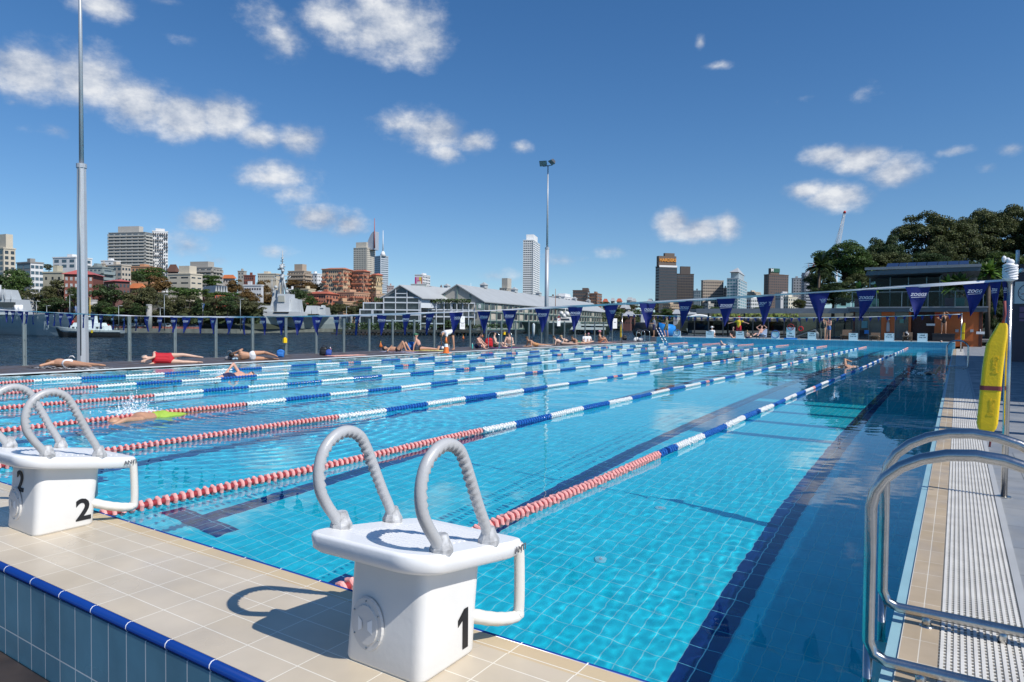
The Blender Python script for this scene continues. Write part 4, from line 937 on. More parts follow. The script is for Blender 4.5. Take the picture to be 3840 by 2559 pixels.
p = dk_at(*Rt(1650, 527)); towel('pink towel beside the woman in the straw hat', (p[0], p[1], .03), 1.8, .8, 1.4, tw_pink)
p = dk_at(*Rt(640, 578)); towel('white towel under the person in rainbow trunks', (p[0], p[1], .03), 2.2, .9, 1.4, tw_wh)
# swimmers
def swimmer(label, px, z, rz, pose_, **k):
    p = atz(px[0], px[1], z); return person(label, (p[0], p[1], z), rz, pose_, **k)
swimmer('swimmer in yellow-green shorts crawling through the splash behind block 2', Rr(1180, 700), .05, rad(93), pose(P_SWIM, lat=(0, -.98, .15), face=(0, -.3, -1), hd=(-1, 0, -.05), arms=[((-.9, -.2, .1), (-.95, 0, -.3)), ((.6, .3, -.5), (.9, 0, -.3))], wear=[('shorts', 'lime'), ('swimcap', 'black')], eyes=False), sk=0, hair=None, vox=.012)
swimmer('swimmer with goggles lifting a bent arm in the lane beside the timber deck', Rr(1800, 362), .055, rad(-84), pose(P_SWIM, lat=(0, -.9, .42), arms=[((.4, -.35, .95), (.9, .1, -.75)), ((-1, .2, -.25), (-1, 0, -.3))], wear=[('trunks', 'navy'), ('goggles', 'black')], face=(0, .8, -.1)), sk=3, hair=1, vox=.012)
swimmer('swimmer in a white cap in the second lane from the right', R_(4, 700, 1408), +.03, rad(-110), pose(P_SWIM, lat=(0, -.9, .42), arms=[((-.5, -.35, .75), (-.9, .1, -.2)), ((-1, .2, -.25), (-1, 0, -.3))], wear=[('trunks', 'black'), ('swimcap', 'white')]), sk=0, hair=None)
swimmer('swimmer with dark hair and an arm over the head in the rightmost lane', R_(4, 1470, 1462), +.03, rad(95), pose(P_SWIM, wear=[('trunks', 'black')]), sk=0, hair=0)
swimmer('swimmer reaching one arm forward near the far wall, close to the wading man', R_(3, 1930, 1205), +.03, rad(-100), pose(P_SWIM, wear=[('trunks', 'navy')]), sk=1, hair=0)
swimmer('almost submerged swimmer kicking up spray in a middle lane', R_(3, 1500, 1285), -.06, rad(-90), pose(P_SWIM, arms=[((-1, .1, .05), (-1, 0, 0)), ((-1, .2, -.25), (-1, 0, -.3))], wear=[('trunks', 'blue')]), sk=0, hair=0)
p = atz(*R_(3, 1810, 1195), 0); person('bald man standing chest-deep at the far wall adjusting his goggles', (p[0], p[1], -1.12), rad(-75), pose(P_STAND, arms=[((.4, .7, -.3), (.6, -.8, .3)), ((.4, -.7, -.3), (.6, .8, .3))], wear=[('trunks', 'navy')]), sk=3, hair=None)
p = atz(*R_(4, 1590, 1240), 0); person('man standing shoulder-deep at the far right corner of the pool', (p[0], p[1], -1.2), rad(-90), pose(P_STAND, arms=[((.2, .8, -.4), (.3, .5, .1)), ((.2, -.8, -.4), (.3, -.5, .1))], wear=[('trunks', 'black')]), sk=0, hair=2)
def splash(label, c, r, n, seed, h=.3, up=.0):
    rng = random.Random(seed); b = MB()
    for i in range(n):
        u = rng.random(); a = rng.uniform(0, 2*PI); d = r*abs(rng.gauss(0, .55)); z = abs(rng.gauss(0, .5))*h*math.exp(-d/r)+.005
        s = rng.uniform(.002, .0085)*(1.6 if u < .12 else 1); b.ball((c[0]+d*math.cos(a)*1.2, c[1]+d*math.sin(a)+up*z, z), (s*rng.uniform(.7, 1.6), s, s*rng.uniform(.8, 2)), 5)
    for i in range(int(n*.25)):          # foam patches lying on the surface
        a = rng.uniform(0, 2*PI); d = r*abs(rng.gauss(0, .7)); s = rng.uniform(.01, .05); b.ball((c[0]+d*math.cos(a), c[1]+d*math.sin(a), .004), (s, s*1.6, .006), 7)
    o = b.build('water_splash', mat('white_foam', (.85, .9, .93), .15, 0, 0, spec=.8)); o['kind'] = 'stuff'; return o
q = atz(*Rr(890, 695), 0); splash('', q, .3, 300, 1, .34, .25)
q = atz(*Rr(1040, 690), 0); splash('', q, .2, 140, 2, .2)
q = atz(*Rr(1720, 362), 0); splash('', q, .22, 160, 4, .16)
q = atz(*R_(3, 1580, 1275), 0); splash('', q, .8, 350, 5, .8)
q = atz(*R_(3, 2010, 1205), 0); splash('', q, .45, 200, 6, .6)
q = atz(*R_(4, 1450, 1470), 0); splash('', q, .7, 220, 7, .22)
q = atz(*R_(4, 330, 1305), 0); splash('', q, .8, 260, 8, .7)
q = atz(*R_(4, 680, 1410), 0); splash('', q, .5, 120, 9, .2)

# ================================================================== THINGS LYING ON THE DECK
def bag(label, px, sz, m, m2=None, name='bag', cat='bag'):
    p = dk_at(*px); t = thing(name, label, cat, (p[0], p[1], .035), rad(40), 'bags and bundles on the deck'); rng = random.Random(int(px[0]))
    b = MB()
    if cat == 'clothes':
        for i in range(7): a_ = rng.uniform(0, 6.28); r_ = sz*rng.uniform(.1, .5); b.ball((r_*math.cos(a_), r_*math.sin(a_)*.7, sz*rng.uniform(.1, .32)), (sz*rng.uniform(.2, .4), sz*rng.uniform(.18, .3), sz*rng.uniform(.12, .26)), 9)
    else:
        b.box((0, 0, sz*.36), (sz*.78, sz*.42, sz*.72), M=Matrix.Rotation(.12, 4, 'Y')); b.box((0, -sz*.24, sz*.26), (sz*.52, sz*.18, sz*.38)); b.ball((sz*.03, 0, sz*.74), (sz*.34, sz*.2, sz*.14), 10); b.ball((-sz*.32, 0, sz*.2), (sz*.14, sz*.22, sz*.18), 8)
    o = b.build('body', m, t); dm = o.modifiers.new('r', 'REMESH'); dm.mode = 'VOXEL'; dm.voxel_size = .018; dm.use_smooth_shade = True; sm_ = o.modifiers.new('s', 'SMOOTH'); sm_.iterations = 6
    b = MB(); b.tube([(-sz*.3, -.02, sz*.72), (-sz*.1, -.04, sz*1.0), (sz*.15, -.04, sz*1.02), (sz*.3, -.02, sz*.8)], .014, 6); b.build('strap', m2 or black, t)
    return t
bag('grey bundle of clothes by the head of the person in white briefs', Rr(1790, 232), .32, CL_['grey'], CL_['grey'], 'clothes_bundle', 'clothes')
bag('pale blue cloth next to the grey bundle of clothes', Rr(1845, 234), .2, CL_['lightblue'], CL_['lightblue'], 'clothes_bundle', 'clothes')
bag('blue and black bag standing alone on the deck near a fence post', Rr(2240, 208), .36, mat('bag_blue', (.02, .16, .5), .7), black)
bag('white and striped cloth heap at the foot of the thick light pole', Rr(400, 285), .3, tw_bw, CL_['white'], 'clothes_bundle', 'clothes')
bag('black rucksack lying beside the pink towel without a person', R_(2, 622, 1302), .4, black)
bag('blue patterned bag beside the black rucksack and pink bottle', R_(2, 668, 1303), .3, mat('bag_royal', (.03, .08, .35), .7))
bag('upright blue rucksack behind the person in the green cap', Rs(560, 640), .5, MATS['bag_blue'])
bag('black and blue sports bag beside the person in the green cap', Rs(650, 645), .45, mat('bag_dark', (.03, .04, .07), .7), MATS['bag_blue'])
bag('white crumpled cloth between the green-cap person and the orange cone', Rs(995, 632), .42, tw_wh, CL_['white'], 'clothes_bundle', 'clothes')
bag('red rucksack behind the person with one knee up', Rs(1700, 585), .6, red, black)
bag('white heap of towels in front of the blue rolled cover', Ru(310, 600), .7, tw_wh, CL_['white'], 'clothes_bundle', 'clothes')
bag('black bag lying under the far yellow rescue tube', Ru(140, 590), .5, black)
p = dk_at(*R_(2, 830, 1305)); towel('pink and cream towel spread out with nobody on it', (p[0], p[1], .03), 1.7, .8, 1.45, tw_pink)
def bottle(label, px, m, h=.26):
    p = dk_at(*px); t = thing('bottle', label, 'bottle', (p[0], p[1], .035), 0, 'drink bottles on the deck')
    b = MB(); b.tube([(0, 0, 0), (0, 0, .01), (0, 0, h*.75), (0, 0, h*.85)], [.034, .038, .038, .02], 12); b.build('body', m, t)
    b = MB(); b.cyl((0, 0, h*.85), (0, 0, h), .022, .02, 10); b.build('cap', white, t)
bottle('turquoise bottle standing beside the person with one knee up', Rs(1456, 617), mat('turquoise_plastic', (.08, .5, .45), .35), .3)
bottle('pale pink bottle standing by the black rucksack', R_(2, 683, 1290), mat('pink_plastic', (.75, .35, .4), .35), .3)
bottle('white bottle standing between the cone and the bending person', Rs(1105, 625), white, .32)
# traffic cone
p = dk_at(*Rs(1070, 684)); t = thing('traffic_cone', 'orange traffic cone with a white band at the pool edge', 'cone', (p[0], p[1], .035))
og = mat('cone_orange', (.80, .18, .03), .5)
b = MB(); b.bb((-.19, -.19, 0), (.19, .19, .035)); smooth_bevel(b.build('base', og, t), .01)
b = MB(); b.tube([(0, 0, .03), (0, 0, .30)], [.145, .098], 18, cap=False); b.tube([(0, 0, .44), (0, 0, .72)], [.076, .028], 18); b.build('cone', og, t)
b = MB(); b.tube([(0, 0, .30), (0, 0, .44)], [.098, .076], 18, cap=False); b.build('reflective_band', white, t)
for px, lb in ((Rs(108, 582), 'orange marker buoy floating beyond the fence, left of the raised-knees sunbather'), (Rs(1065, 505), 'orange marker buoy in the harbour straight above the cone'), (Rs(1322, 460), 'orange marker buoy in the harbour seen through the ladder rails'), (Rs(1605, 432), 'orange marker buoy in the harbour above the hunched person')):
    q = atz(px[0], px[1]+4, -3.5)
    t = thing('marker_buoy', lb, 'buoy', (q[0], q[1], -3.55), 0, 'orange marker buoys'); b = MB(); b.tube([(0, 0, 0), (0, 0, .3), (0, 0, .7), (0, 0, 1.0)], [.3, .35, .16, .05], 10); b.build('float', og, t); b = MB(); b.ball((0, 0, 1.1), .1, 8); b.build('top_mark', yellow, t)
# furled white parasol standing at the fence
p = dk_at(*Rt(590, 515)); t = thing('furled_parasol', 'furled white parasol leaning on the glass fence left of the thin light pole', 'parasol', (p[0], p[1], .03))
b = MB(); b.tube([(0, 0, .35), (0, 0, .8), (0, 0, 1.3), (0, 0, 1.42)], [.05, .09, .1, .03], 8, prof=lambda i, a: 1+.15*math.cos(4*a)); b.build('canopy', wcloth, t); b = MB(); b.cyl((0, 0, 0), (0, 0, 1.5), .018, .018, 8); b.build('pole', steel, t)
# ================================================================== FAR TERRACE
TZ = .432
def tz_at(px, py): return atz(px, py, TZ)
# blue rolled cover on a reel with black ends
a = aty(*Ru(250, 560), 52.5); c = aty(*Ru(810, 560), 53.5)
t = thing('cover_reel', 'big blue pool cover rolled on its reel with black wrapping at the left end', 'pool cover reel', (0, 0, 0))
x0, x1 = a[0]+.3, c[0]; zc = 1.02
bl = mat('pool_cover_blue', (.015, .22, .62), .45, 0, .2, 6, bump=.4, bs=8)
b = MB(); b.cyl((x0+1.9, 52.6, zc), (x1-.4, 53.3, zc-.08), .58, .50, 20); b.cyl((x1-.4, 53.3, zc-.08), (x1-.15, 53.35, zc-.08), .5, .36, 20); b.build('rolled_cover', bl, t)
b = MB(); b.cyl((x0, 52.4, zc+.05), (x0+1.9, 52.6, zc), .52, .62, 16); b.ball((x0+.3, 52.2, .8), (.5, .4, .5), 10); b.build('wrapping', mat('black_wrapping', (.015, .015, .017), .5, 0, .3, bump=.6, bs=6), t)
b = MB()
for x, y in ((x0-.1, 52.4), (x1-.1, 53.4)): b.bb((x-.05, y-.5, .03), (x+.05, y+.5, .1)); b.bb((x-.04, y-.04, .1), (x+.04, y+.04, zc))
b.build('reel_stand', dullsteel, t)
# white striped handrails leaning into the water at the far left corner
A = aty(*Ru(500, 440), 50.6); 
t = thing('access_stair', 'pair of striped white handrails sloping into the water at the far left corner', 'handrail', (0, 0, 0))
for (xa, ya, xb, yb) in ((540, 445, 632, 600), (578, 440, 672, 596)):
    p0 = aty(*Ru(xa, ya), 50.9); p1 = aty(*Ru(xb, yb), 49.6); b = MB(); b.cyl(tuple(p0), (p1[0], p1[1], .02), .045, .045, 8); b.build('rail', white, t)
    b = MB()
    for k in range(5): q0 = Vector(p0).lerp(Vector((p1[0], p1[1], .02)), .1+k*.19); q1 = Vector(p0).lerp(Vector((p1[0], p1[1], .02)), .16+k*.19); b.cyl(q0, q1, .048, .048, 8)
    b.build('stripe', red if False else CL_['navy'], t)
# lane signs on the bulkhead edge
def lane_sign(px0, px1, pyb, pyt, label, lines, Yp=50.55, **k):
    a = aty(px0, pyb, Yp); c = aty(px1, pyt, Yp); return sign_board(label, ((a[0]+c[0])/2, Yp, TZ), c[0]-a[0], c[2]-TZ, lines, rz=0, name='lane_sign', legs=True, group='lane signs on the far bulkhead', **k)
lane_sign(*[Ru(x, 0)[0] for x in (753, 848)], Ru(0, 558)[1], Ru(0, 478)[1], 'grey-white lane sign with a ring, nearest the far left corner', [('FREE', .42, .1), ('PLAY', .30, .1)], ring=(.36, .26, sblue))
lane_sign(*[Ru(x, 0)[0] for x in (1166, 1265)], Ru(0, 565)[1], Ru(0, 480)[1], 'white lane sign behind the wading bald man', [('FAST', .62, .12), ('LANE', .46, .12), ('Keep Left', .3, .1)], rows=True)
lane_sign(*[Ru(x, 0)[0] for x in (1543, 1648)], Ru(0, 570)[1], Ru(0, 482)[1], 'white lane sign in front of the red and yellow lifeguard', [('MEDIUM', .62, .12), ('LANE', .46, .12), ('Keep Left', .3, .1)], rows=True)
lane_sign(*[Ru(x, 0)[0] for x in (1990, 2096)], Ru(0, 578)[1], Ru(0, 490)[1], 'white sign with a blue ring between the deck chair and no diving sign', [], ring=(.36, .28, sblue))
t = lane_sign(*[Ru(x, 0)[0] for x in (2180, 2292)], Ru(0, 580)[1], Ru(0, 432)[1], 'tall white no diving sign with a red crossed ring', [('No', .44, .15), ('Diving', .24, .17)], ring=(.9, .22, sred), slash=True)
q = MB(); q.bb((-.45, -.06, 0), (.45, .05, .1)); q.build('weighted_foot', bl, t)
lane_sign(*[Rv(x, 0)[0] for x in (132, 222)], Rv(0, 752)[1], Rv(0, 677)[1], 'white lane sign immediately left of the two standing swimmers', [('FAST', .60, .12), ('LANE', .44, .12), ('Keep Left', .3, .1)], rows=True)
lane_sign(*[Rv(x, 0)[0] for x in (553, 650)], Rv(0, 758)[1], Rv(0, 684)[1], 'white medium lane sign between the first and second empty sun chairs', [('MEDIUM', .60, .12), ('LANE', .44, .12), ('Keep Left', .3, .1)], rows=True)
lane_sign(*[Rv(x, 0)[0] for x in (919, 1022)], Rv(0, 765)[1], Rv(0, 686)[1], 'white medium lane sign in front of the first orange wall panel', [('MEDIUM', .60, .12), ('LANE', .44, .12), ('Keep Left', .3, .1)], rows=True)
lane_sign(*[Rv(x, 0)[0] for x in (1256, 1364)], Rv(0, 770)[1], Rv(0, 688)[1], 'white slow lane sign, rightmost along the far wall', [('SLOW', .60, .12), ('LANE', .44, .12), ('Keep Left', .3, .1)], rows=True)
# reclining chairs
wick = stripes('wicker_brown', (.30, .21, .14, 1), (.10, .07, .05, 1), 14, 'wave', .4)
def sun_chair(px0, px1, pyb, pyt, label, m=wick, Yp=52.2):
    a = aty(px0, pyb, Yp); c = aty(px1, pyt, Yp); w = c[0]-a[0]; h = c[2]-TZ
    t = thing('sun_chair', label, 'sun chair', ((a[0]+c[0])/2, Yp, .41), 0, 'reclining chairs on the far terrace')
    M = Matrix.Translation((0, .15, .42)) @ Matrix.Rotation(rad(-18), 4, 'X')
    b = MB(); b.box((0, .30, h*.62), (w, .05, h*.95), M=Matrix.Rotation(rad(-14), 4, 'X')); b.build('backrest', m, t)
    b = MB(); b.box((0, -.25, .33), (w, 1.1, .05), M=Matrix.Rotation(rad(-6), 4, 'X')); b.build('seat', m, t)
    for s in (-1, 1):
        for y in (-.7, .25): MB().bb((s*(w/2-.04)-.02, y-.02, .0), (s*(w/2-.04)+.02, y+.02, .34)).build('leg', wick, t)
    return t
sun_chair(Rv(482, 0)[0], Rv(580, 0)[0], Rv(0, 745)[1], Rv(0, 655)[1], 'brown slatted sun chair behind the leftmost medium lane sign')
sun_chair(Rv(776, 0)[0], Rv(872, 0)[0], Rv(0, 757)[1], Rv(0, 684)[1], 'brown slatted sun chair standing empty between two medium lane signs')
sun_chair(Rv(1108, 0)[0], Rv(1207, 0)[0], Rv(0, 762)[1], Rv(0, 680)[1], 'brown slatted sun chair with a black and white shirt over its back')
p = aty(*Rv(1150, 700), 52.3); b = MB(); b.ball((0, 0, 0), (.14, .05, .26), 8); b.ball((.08, 0, -.2), (.1, .05, .15), 8); o = b.build('hung_shirt', tw_bw); o.location = (p[0], 52.15, p[2]); tag(o, 'black and white shirt thrown over the back of a sun chair', 'shirt')
sun_chair(Ru(1825, 0)[0], Ru(1925, 0)[0], Ru(0, 572)[1], Ru(0, 458)[1], 'light blue patterned deck chair under the reclining sunbather', stripes('blue_pattern', (.25, .4, .65, 1), (.5, .6, .75, 1), 6, 'v', .3), 51.9)
# people on the far terrace
def stand(label, px, base_z, Yp, rz, pose_, **k):
    p = aty(px[0], px[1], Yp); return person(label, (p[0], Yp, base_z), rz, pose_, **k)
VX = dict(vox=.018)
p = aty(*Ru(1850, 560), 51.6); person('sunbather reclining on the blue deck chair with both hands behind the head', (p[0], 51.5, .43), rad(-100), pose(P_REC, wear=[('trunks', 'navy')]), sk=3, hair=0, **VX)
stand('woman in dark swimwear standing with her back to the pool', Rv(290, 752), .42, 51.2, rad(75), pose(P_STAND, wear=[('briefs', 'black'), ('one_piece', 'black')]), sk=0, hair=1, **VX)
stand('bare-chested man in blue trunks with folded arms beside the woman in dark swimwear', Rv(345, 748), .42, 51.6, rad(-120), pose(P_STAND, arms=[((.3, .3, -.9), (.5, -.85, .25)), ((.3, -.3, -.9), (.5, .85, .25))], wear=[('trunks', 'blue')]), sk=3, hair=0, **VX)
stand('person in patterned shirt and shorts standing at the far corner ladder', Ru(510, 560), .42, 51.4, rad(200), pose(P_STAND, arms=[((.2, .15, -.95), (.9, 0, .1)), ((.2, -.15, -.95), (.9, 0, .1))], wear=[('shirt', 'check'), ('shorts', 'navy')]), sk=0, hair=0, **VX)
stand('person in an olive shirt and shorts standing by the blue rolled cover', Ru(670, 560), .42, 51.6, rad(190), pose(P_STAND, legs=[((.5, .05, -1), (-.3, .03, -1), (1, .25, 0)), ((-.1, -.06, -1), (-.1, -.03, -1), (1, -.25, 0))], arms=[((.3, .15, -.9), (.9, -.3, .2)), ((.3, -.15, -.9), (.9, .2, .2))], wear=[('shirt', 'olive'), ('shorts', 'olive')]), sk=3, hair=1, **VX)
stand('lifeguard in a yellow shirt and red hat standing behind the medium lane sign', Ru(1580, 560), .42, 52.2, rad(-90), pose(P_STAND, arms=[((.1, .9, -.35), (.2, .9, -.25)), ((.1, -.9, -.35), (.2, -.9, -.25))], wear=[('shirt', 'yellow'), ('shorts', 'red'), ('hat', 'red')]), sk=3, hair=0, **VX)
stand('woman in a black swimsuit with raised arms before the orange wall', Rv(1527, 715), .95, 55.8, rad(-90), pose(P_STAND, arms=[((.1, .8, .5), (-.1, -.75, .6)), ((.1, -.8, -.3), (.3, .6, -.4))], wear=[('one_piece', 'black')]), sk=0, hair=0, scale=.92, **VX)
p = aty(*Rv(1527, 760), 55.8); b = MB(); b.bb((-.75, -.35, .0), (.75, .35, .05)); b.bb((-.68, -.3, .06), (.68, .3, .5)); b.bb((-.72, -.33, .5), (.72, .33, .57)); o = b.build('storage_crate', mat('crate_black', (.03, .032, .035), .6, 0, .2)); o.location = (p[0], 55.8, .40); tag(o, 'black storage crate the woman in the black swimsuit stands on', 'crate')
stand('child seen from behind sitting between the lifeguard sign and the deck chair', Ru(1690, 565), .42, 51.5, rad(80), pose(P_CROSS, wear=[('trunks', 'navy')]), sk=1, hair=3, scale=.7, **VX)
stand('person in dark clothes sitting in the shade left of the lifeguard', Ru(1510, 565), .42, 51.9, rad(-60), pose(P_CROSS, wear=[('shirt', 'black')]), sk=3, hair=0, **VX)
stand('person in a white sun hat behind the fast lane sign', Ru(1240, 560), .42, 52.3, rad(-90), pose(P_CROSS, wear=[('shirt', 'white'), ('hat', 'white')]), sk=1, hair=0, **VX)
p = atz(3822, 1330, .02); person('person in a white shirt and dark shorts cut off by the right edge', (p[0]+.1, p[1], .02), rad(120), pose(P_STAND, wear=[('shirt', 'white'), ('shorts', 'black')]), sk=2, hair=0)
# tubular table and black cover at the foot of the clock wall
p = atz(3800, 1325, .02); t = thing('folded_table', 'black draped stand with white tubular frame beside the clock wall', 'stand', (p[0]-.05, p[1]+1.0, .02)); b = MB(); b.bb((-.45, -.3, .0), (.45, .3, .62)); b.build('drape', black, t); b = MB(); b.tube([(-.5, -.35, .6), (-.5, -.35, .78), (.5, -.35, .78), (.5, -.35, .6)], .022, 6); b.tube([(-.5, .35, .6), (-.5, .35, .78), (.5, .35, .78), (.5, .35, .6)], .022, 6); b.build('frame', white, t)

# ================================================================== PAVILION
def PV(x, y, Y=57.0): return aty(*Rv(x, y), Y)
t = thing('pavilion', 'two-storey cafe pavilion with glass upper floor and orange timber walls below', 'pavilion', (0, 0, 0))
x0 = PV(600, 430)[0]; x1 = PV(1930, 430)[0]; Yf = 57.0
fl_z = PV(800, 430)[2]; up_z = PV(800, 95)[2]; 
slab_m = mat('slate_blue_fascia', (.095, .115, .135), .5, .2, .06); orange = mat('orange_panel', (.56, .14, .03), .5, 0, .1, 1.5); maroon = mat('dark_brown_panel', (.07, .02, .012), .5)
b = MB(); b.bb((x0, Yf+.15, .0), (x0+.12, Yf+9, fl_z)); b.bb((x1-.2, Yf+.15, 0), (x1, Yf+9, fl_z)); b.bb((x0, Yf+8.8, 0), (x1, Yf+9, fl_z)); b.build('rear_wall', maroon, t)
def panel(nm, xa, xb, m, off=0, zt=None):
    a = PV(xa, 430)[0]; c = PV(xb, 430)[0]; return MB().bb((a, Yf+.2+off, 0), (c, Yf+.3+off, zt or fl_z-.1)).build(nm, m, t)
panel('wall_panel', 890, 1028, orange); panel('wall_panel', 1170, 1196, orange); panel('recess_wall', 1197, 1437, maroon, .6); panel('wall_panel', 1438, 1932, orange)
panel('door', 1031, 1167, glass_dark, .15); 
for xa, xb in ((602, 660), (664, 760), (766, 888)): panel('shop_window', xa, xb, glass_dark, .05)
for xa in (660, 761, 1028): panel('mullion', xa, xa+4, dullsteel, -.02)
b = MB(); b.bb((x0-.25, Yf-.9, fl_z-.28), (x1+.25, Yf+9.2, fl_z)); b.build('floor_slab', slab_m, t)
b = MB(); b.bb((x0-.35, Yf-1.0, fl_z+.002), (x1+.3, Yf-.8, fl_z+.10)); b.build('slab_edge', mat('light_fascia', (.22, .235, .25), .5), t)
ux0 = PV(745, 250)[0]; ux1 = PV(1890, 60)[0]
b = MB(); b.bb((ux0+.1, Yf+1.2, fl_z+.1), (PV(1480, 250)[0], Yf+1.24, up_z-.15)); b.build('glass_wall', clear_glass('pavilion_glass', (.35, .45, .46, 1)), t)
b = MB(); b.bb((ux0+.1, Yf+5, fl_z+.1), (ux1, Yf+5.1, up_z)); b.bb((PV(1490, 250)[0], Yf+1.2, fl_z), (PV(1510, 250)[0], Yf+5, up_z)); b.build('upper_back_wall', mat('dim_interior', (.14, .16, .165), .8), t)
for xa in (748, 960, 1150, 1340, 1478): a = PV(xa, 250)[0]; MB().bb((a, Yf+1.15, fl_z), (a+.07, Yf+1.27, up_z-.1)).build('mullion', dullsteel, t)
b = MB(); zr = up_z; b.add([(PV(735, 90)[0], Yf-.6, zr), (PV(1905, 60)[0], Yf-.6, zr+.12), (PV(1905, 60)[0], Yf+6.5, zr+.12), (PV(735, 90)[0], Yf+6.5, zr), (PV(735, 90)[0]+.1, Yf-.6, zr+.32), (PV(1905, 60)[0], Yf-.6, zr+.5), (PV(1905, 60)[0], Yf+6.5, zr+.5), (PV(735, 90)[0]+.1, Yf+6.5, zr+.32)],
    [(0, 3, 2, 1), (4, 5, 6, 7), (0, 1, 5, 4), (1, 2, 6, 5), (2, 3, 7, 6), (3, 0, 4, 7)]); b.build('roof', slab_m, t)
b = MB(); b.bb((PV(735, 90)[0]-.05, Yf-.68, zr+.40), (PV(1905, 60)[0]+.05, Yf-.603, zr+.60)); b.build('gutter', MATS['light_fascia'], t)
sol = mat('solar_cell_blue', (.012, .022, .07), .35, 0, .2, 2)
for xa, xb in ((935, 1055), (1062, 1140), (1147, 1240), (1246, 1345), (1352, 1460), (1466, 1562), (1568, 1680), (1686, 1785)):
    a = PV(xa, 60)[0]; c = PV(xb, 60)[0]; z = zr+.62; b = MB(); b.add([(a, Yf, z), (c, Yf, z), (c, Yf+1.6, z+.42), (a, Yf+1.6, z+.42), (a, Yf, z-.04), (c, Yf, z-.04), (c, Yf+1.6, z+.38), (a, Yf+1.6, z+.38)], [(0, 1, 2, 3), (4, 7, 6, 5), (0, 4, 5, 1), (1, 5, 6, 2), (2, 6, 7, 3), (3, 7, 4, 0)])
    b.build('solar_panel', sol, t)
b = MB(); gz = PV(900, 270)[2]; b.bb((x0, Yf-.72, fl_z+.1), (x1, Yf-.70, gz)); b.build('balcony_glass', clear_glass('balcony_glass', (.62, .72, .72, 1)), t)
b = MB(); b.bb((x0, Yf-.74, gz), (x1, Yf-.68, gz+.04)); b.build('balcony_rail', dullsteel, t)
for i in range(6): x = x0+(x1-x0)*i/5; MB().bb((x-.025, Yf-.73, fl_z+.1), (x+.025, Yf-.69, gz)).build('balcony_post', dullsteel, t)
a = PV(1235, 475); lettering('GO', .42, mat('lit_sign_white', (.85, .85, .85), .5), frame_M((a[0], Yf-.92, fl_z-.14), (1, 0, 0), (0, 0, 1)), t, 'sign_lettering', bold=True, extr=.02)
for xa, ya, w, h, m, nm in ((1395, 597, .55, .16, white, 'wall_notice'), (1468, 497, .3, .25, sred, 'exit_sign'), (1097, 560, .28, .3, mat('notice_green', (.12, .3, .25), .6), 'door_notice'), (715, 595, .42, .55, mat('notice_teal', (.08, .25, .3), .5), 'window_poster'), (735, 672, .3, .28, bl, 'window_poster'), (1818, 660, .2, .2, grayp, 'meter_box'), (1665, 660, .2, .2, grayp, 'meter_box')):
    p = PV(xa, ya); MB().bb((p[0]-w/2, Yf+.13, p[2]-h/2), (p[0]+w/2, Yf+.19, p[2]+h/2)).build(nm, m, t)
p = PV(958, 600); b = MB(); b.tube([(0, 0, -.55), (0, 0, -.4), (0, 0, .1), (0, 0, .3)], [.1, .13, .11, .05], 10); b.ball((0, 0, .45), .12, 8); o = b.build('wall_lantern', grayp, t); o.location = (p[0], Yf+.08, p[2])
p = PV(1905, 700); b = MB(); b.bb((-.25, -.2, 0), (.25, .1, .18)); b.cyl((0, -.05, .18), (0, -.05, .35), .02, .02, 8); o = b.build('hand_basin', white, t); o.location = (p[0], Yf+.0, .95)
# planters with leafy plants on the balcony
def leafy(t, h, r, n, seed, m, fern=True):
    rng = random.Random(seed); b = MB()
    for i in range(n):
        a = rng.uniform(0, 2*PI); el = rng.uniform(.1, 1.35); L_ = r*rng.uniform(.6, 1.1); w = L_*.13
        pts = []
        for k in range(6): u = k/5; d = L_*u; pts.append(Vector((math.cos(a)*math.cos(el)*d, math.sin(a)*math.cos(el)*d, math.sin(el)*d - .45*L_*u*u*math.cos(el)*1.3)))
        s = Vector((-math.sin(a), math.cos(a), 0)); vs = []
        for k, p in enumerate(pts): ww = w*math.sin(PI*(.08+.9*k/5)); vs += [p+s*ww+Vector((0, 0, -.02)), p, p-s*ww+Vector((0, 0, -.02))]
        fs = []
        for k in range(5): o = 3*k; fs += [(o, o+1, o+4, o+3), (o+1, o+2, o+5, o+4)]
        b.add([(v[0], v[1], v[2]+h) for v in vs], fs)
    return b.build('leaves', m, t)
lf_bright = mat('leaf_bright', (.10, .19, .025), .5, 0, 0, island=.45, transl=.25); lf_dark = mat('leaf_dark', (.035, .075, .02), .5, 0, 0, island=.5, transl=.2); lf_dry = mat('leaf_dry', (.25, .16, .08), .7, 0, 0, island=.4)
pinkm = mat('planter_mauve', (.38, .14, .22), .6); aqua = mat('planter_aqua', (.20, .42, .40), .6)
for (xa, xb, m, n, lb, r, h) in ((622, 700, pinkm, 26, 'mauve balcony planter with a spreading fern at the left end', 1.0, .7), (805, 862, aqua, 34, 'aqua balcony planter with a yellow-green drooping plant', .8, .6), (1540, 1632, pinkm, 40, 'mauve balcony planter under the tall palm-like plant', 1.3, .8), (1640, 1742, aqua, 50, 'aqua balcony planter with a big leafy plant and dry hanging fronds', 1.5, .8)):
    a = PV(xa, 400)[0]; c = PV(xb, 400)[0]; t = thing('planter', lb, 'planter', ((a+c)/2, Yf-.25, fl_z+.11), 0, 'planters on the pavilion balcony')
    w = c-a; MB().bb((-w/2, -.3, 0), (w/2, .3, .62)).build('box', m, t); MB().cyl((0, 0, .6), (0, 0, .6+h), .06, .03, 8).build('stem', mat('bark', (.10, .075, .055), .9, 0, .2, 6, bump=.5, bs=12), t)
    leafy(t, .6+h, r, n, int(xa), lf_bright if n < 45 else lf_dark)
    if n >= 40: o = leafy(t, .9, .7, 14, 9, lf_dry); o.name = 'dry_fronds'
